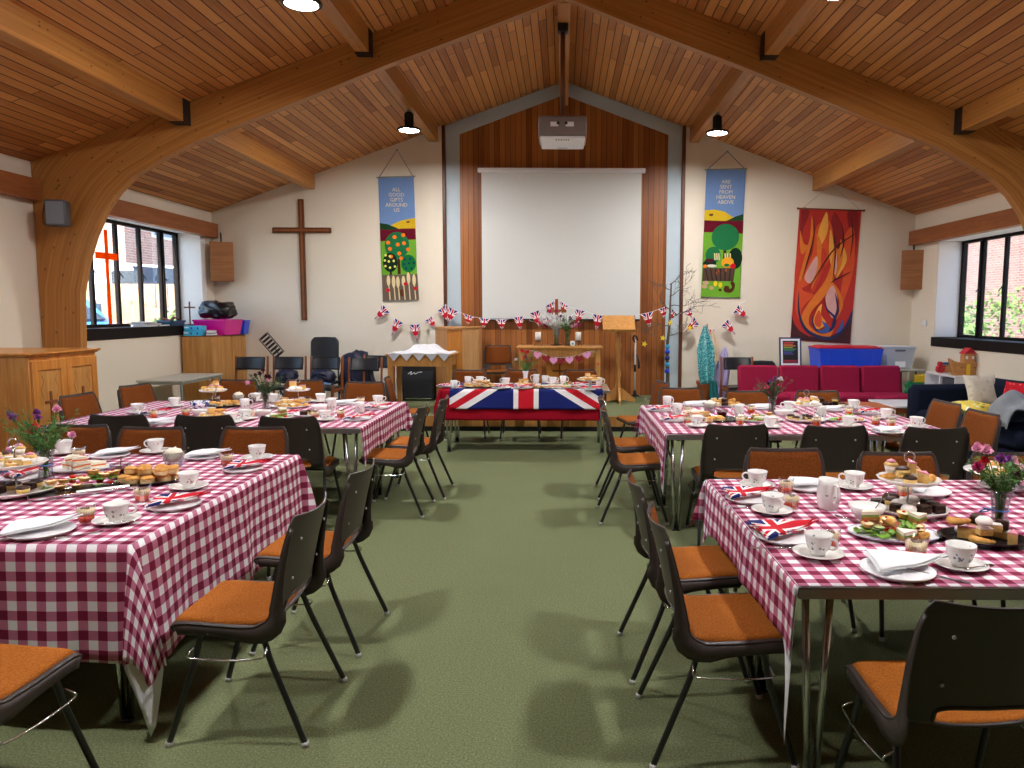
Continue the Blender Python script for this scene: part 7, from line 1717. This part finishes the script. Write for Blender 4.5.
for k, (x, y) in enumerate(((-2.06, 10.2), (2.06, 10.3), (-2.06, 6.1), (2.06, 5.85), (-2.06, 2.2), (2.06, 2.2))):
    place('lamp', (x, y, 3.955), 0, 'black round ceiling lamp ' + ['glowing above the fruit tree banner', 'glowing above the vegetable crate banner', 'before the timber frame above the rear left table', 'before the timber frame above the rear right table', 'above the front left table', 'above the front right table', 'above the entrance, window cross side', 'above the entrance, navy sofa side'][k], 'round pendant lamps on the purlins')
    b = MB(); z = roofz(2.06) - .21; b.box((x, y, z - .03), (.05, .05, .06), .004); b.tube([(x, y, z - .05), (x, y, 4.285)], .006, 6); struct(b.build('lamp_bracket_trim', m_gm))
for k, (u, v, y) in enumerate(((398.5, 97, 9.95), (729, 96, 9.95), (811, 95, 8.9))):
    p = aty(u, v, y); t = thing('ceiling_sensor', 'small black sensor on the ceiling boards ' + ['beside the lamp over the fruit tree banner', 'beside the lamp over the vegetable crate banner', 'above the flame hanging'][k], 'sensor', (p.x, p.y, roofz(p.x) - .055)); MB().box((0, 0, 0), (.09, .09, .06), .01, (0, SL * (1 if p.x > 0 else -1), 0)).build('sensor_body', m_black, t); MB().sphere((0, -.02, -.03), .028, 10, 8).build('sensor_lens', m_black, t)

# ---------------------------------------------------------------- sky, sun, camera
for k in [k for k in PROTO if k not in USED]:
    o = PROTO[k]
    for c in list(o.children):
        for g in list(c.children): bpy.data.objects.remove(g)
        bpy.data.objects.remove(c)
    bpy.data.objects.remove(o)
w = bpy.data.worlds.new('sky'); scene.world = w; w.use_nodes = True; nt = w.node_tree; bg = nt.nodes['Background']
sky = nt.nodes.new('ShaderNodeTexSky'); sky.sky_type = 'HOSEK_WILKIE'; sky.turbidity = 4; sky.ground_albedo = .4; sky.sun_direction = Vector((-.25, -.5, .8)).normalized()
nt.links.new(sky.outputs[0], bg.inputs[0]); bg.inputs[1].default_value = 10
sd = bpy.data.lights.new('sun', 'SUN'); sd.energy = 15; sd.angle = .01; sd.color = (1, .95, .88); so = bpy.data.objects.new('sun', sd); COL.objects.link(so); so.rotation_euler = Vector((-.1, -.62, .75)).to_track_quat('Z', 'Y').to_euler()
cd = bpy.data.cameras.new('camera'); cam = bpy.data.objects.new('camera', cd); COL.objects.link(cam); scene.camera = cam
cd.sensor_width = 36; cd.sensor_fit = 'HORIZONTAL'; cd.lens = 36 * FPX / 1024; cd.shift_x = -(PCX - 512) / 1024; cd.clip_start = .05; cd.clip_end = 200
fwd = Vector((0, _c, -_s)); up = Vector((0, _s, _c)); rt = Vector((1, 0, 0))
cr_, sr_ = math.cos(ROLL), math.sin(ROLL)
r2 = rt * cr_ + up * sr_; u2 = up * cr_ - rt * sr_
cam.matrix_world = Matrix(((r2.x, u2.x, -fwd.x, 0), (r2.y, u2.y, -fwd.y, 0), (r2.z, u2.z, -fwd.z, CAMH), (0, 0, 0, 1)))
vs = scene.view_settings; scene.display_settings.display_device = 'sRGB'; vs.view_transform = 'Standard'; vs.look = 'None'; vs.exposure = 1.0; vs.gamma = 1; vs.use_curve_mapping = False
cy = scene.cycles; cy.use_denoising = True; cy.max_bounces = 8; cy.diffuse_bounces = 4; cy.glossy_bounces = 3; cy.transparent_max_bounces = 12; cy.transmission_bounces = 4; cy.caustics_reflective = False; cy.caustics_refractive = False; cy.sample_clamp_indirect = 8
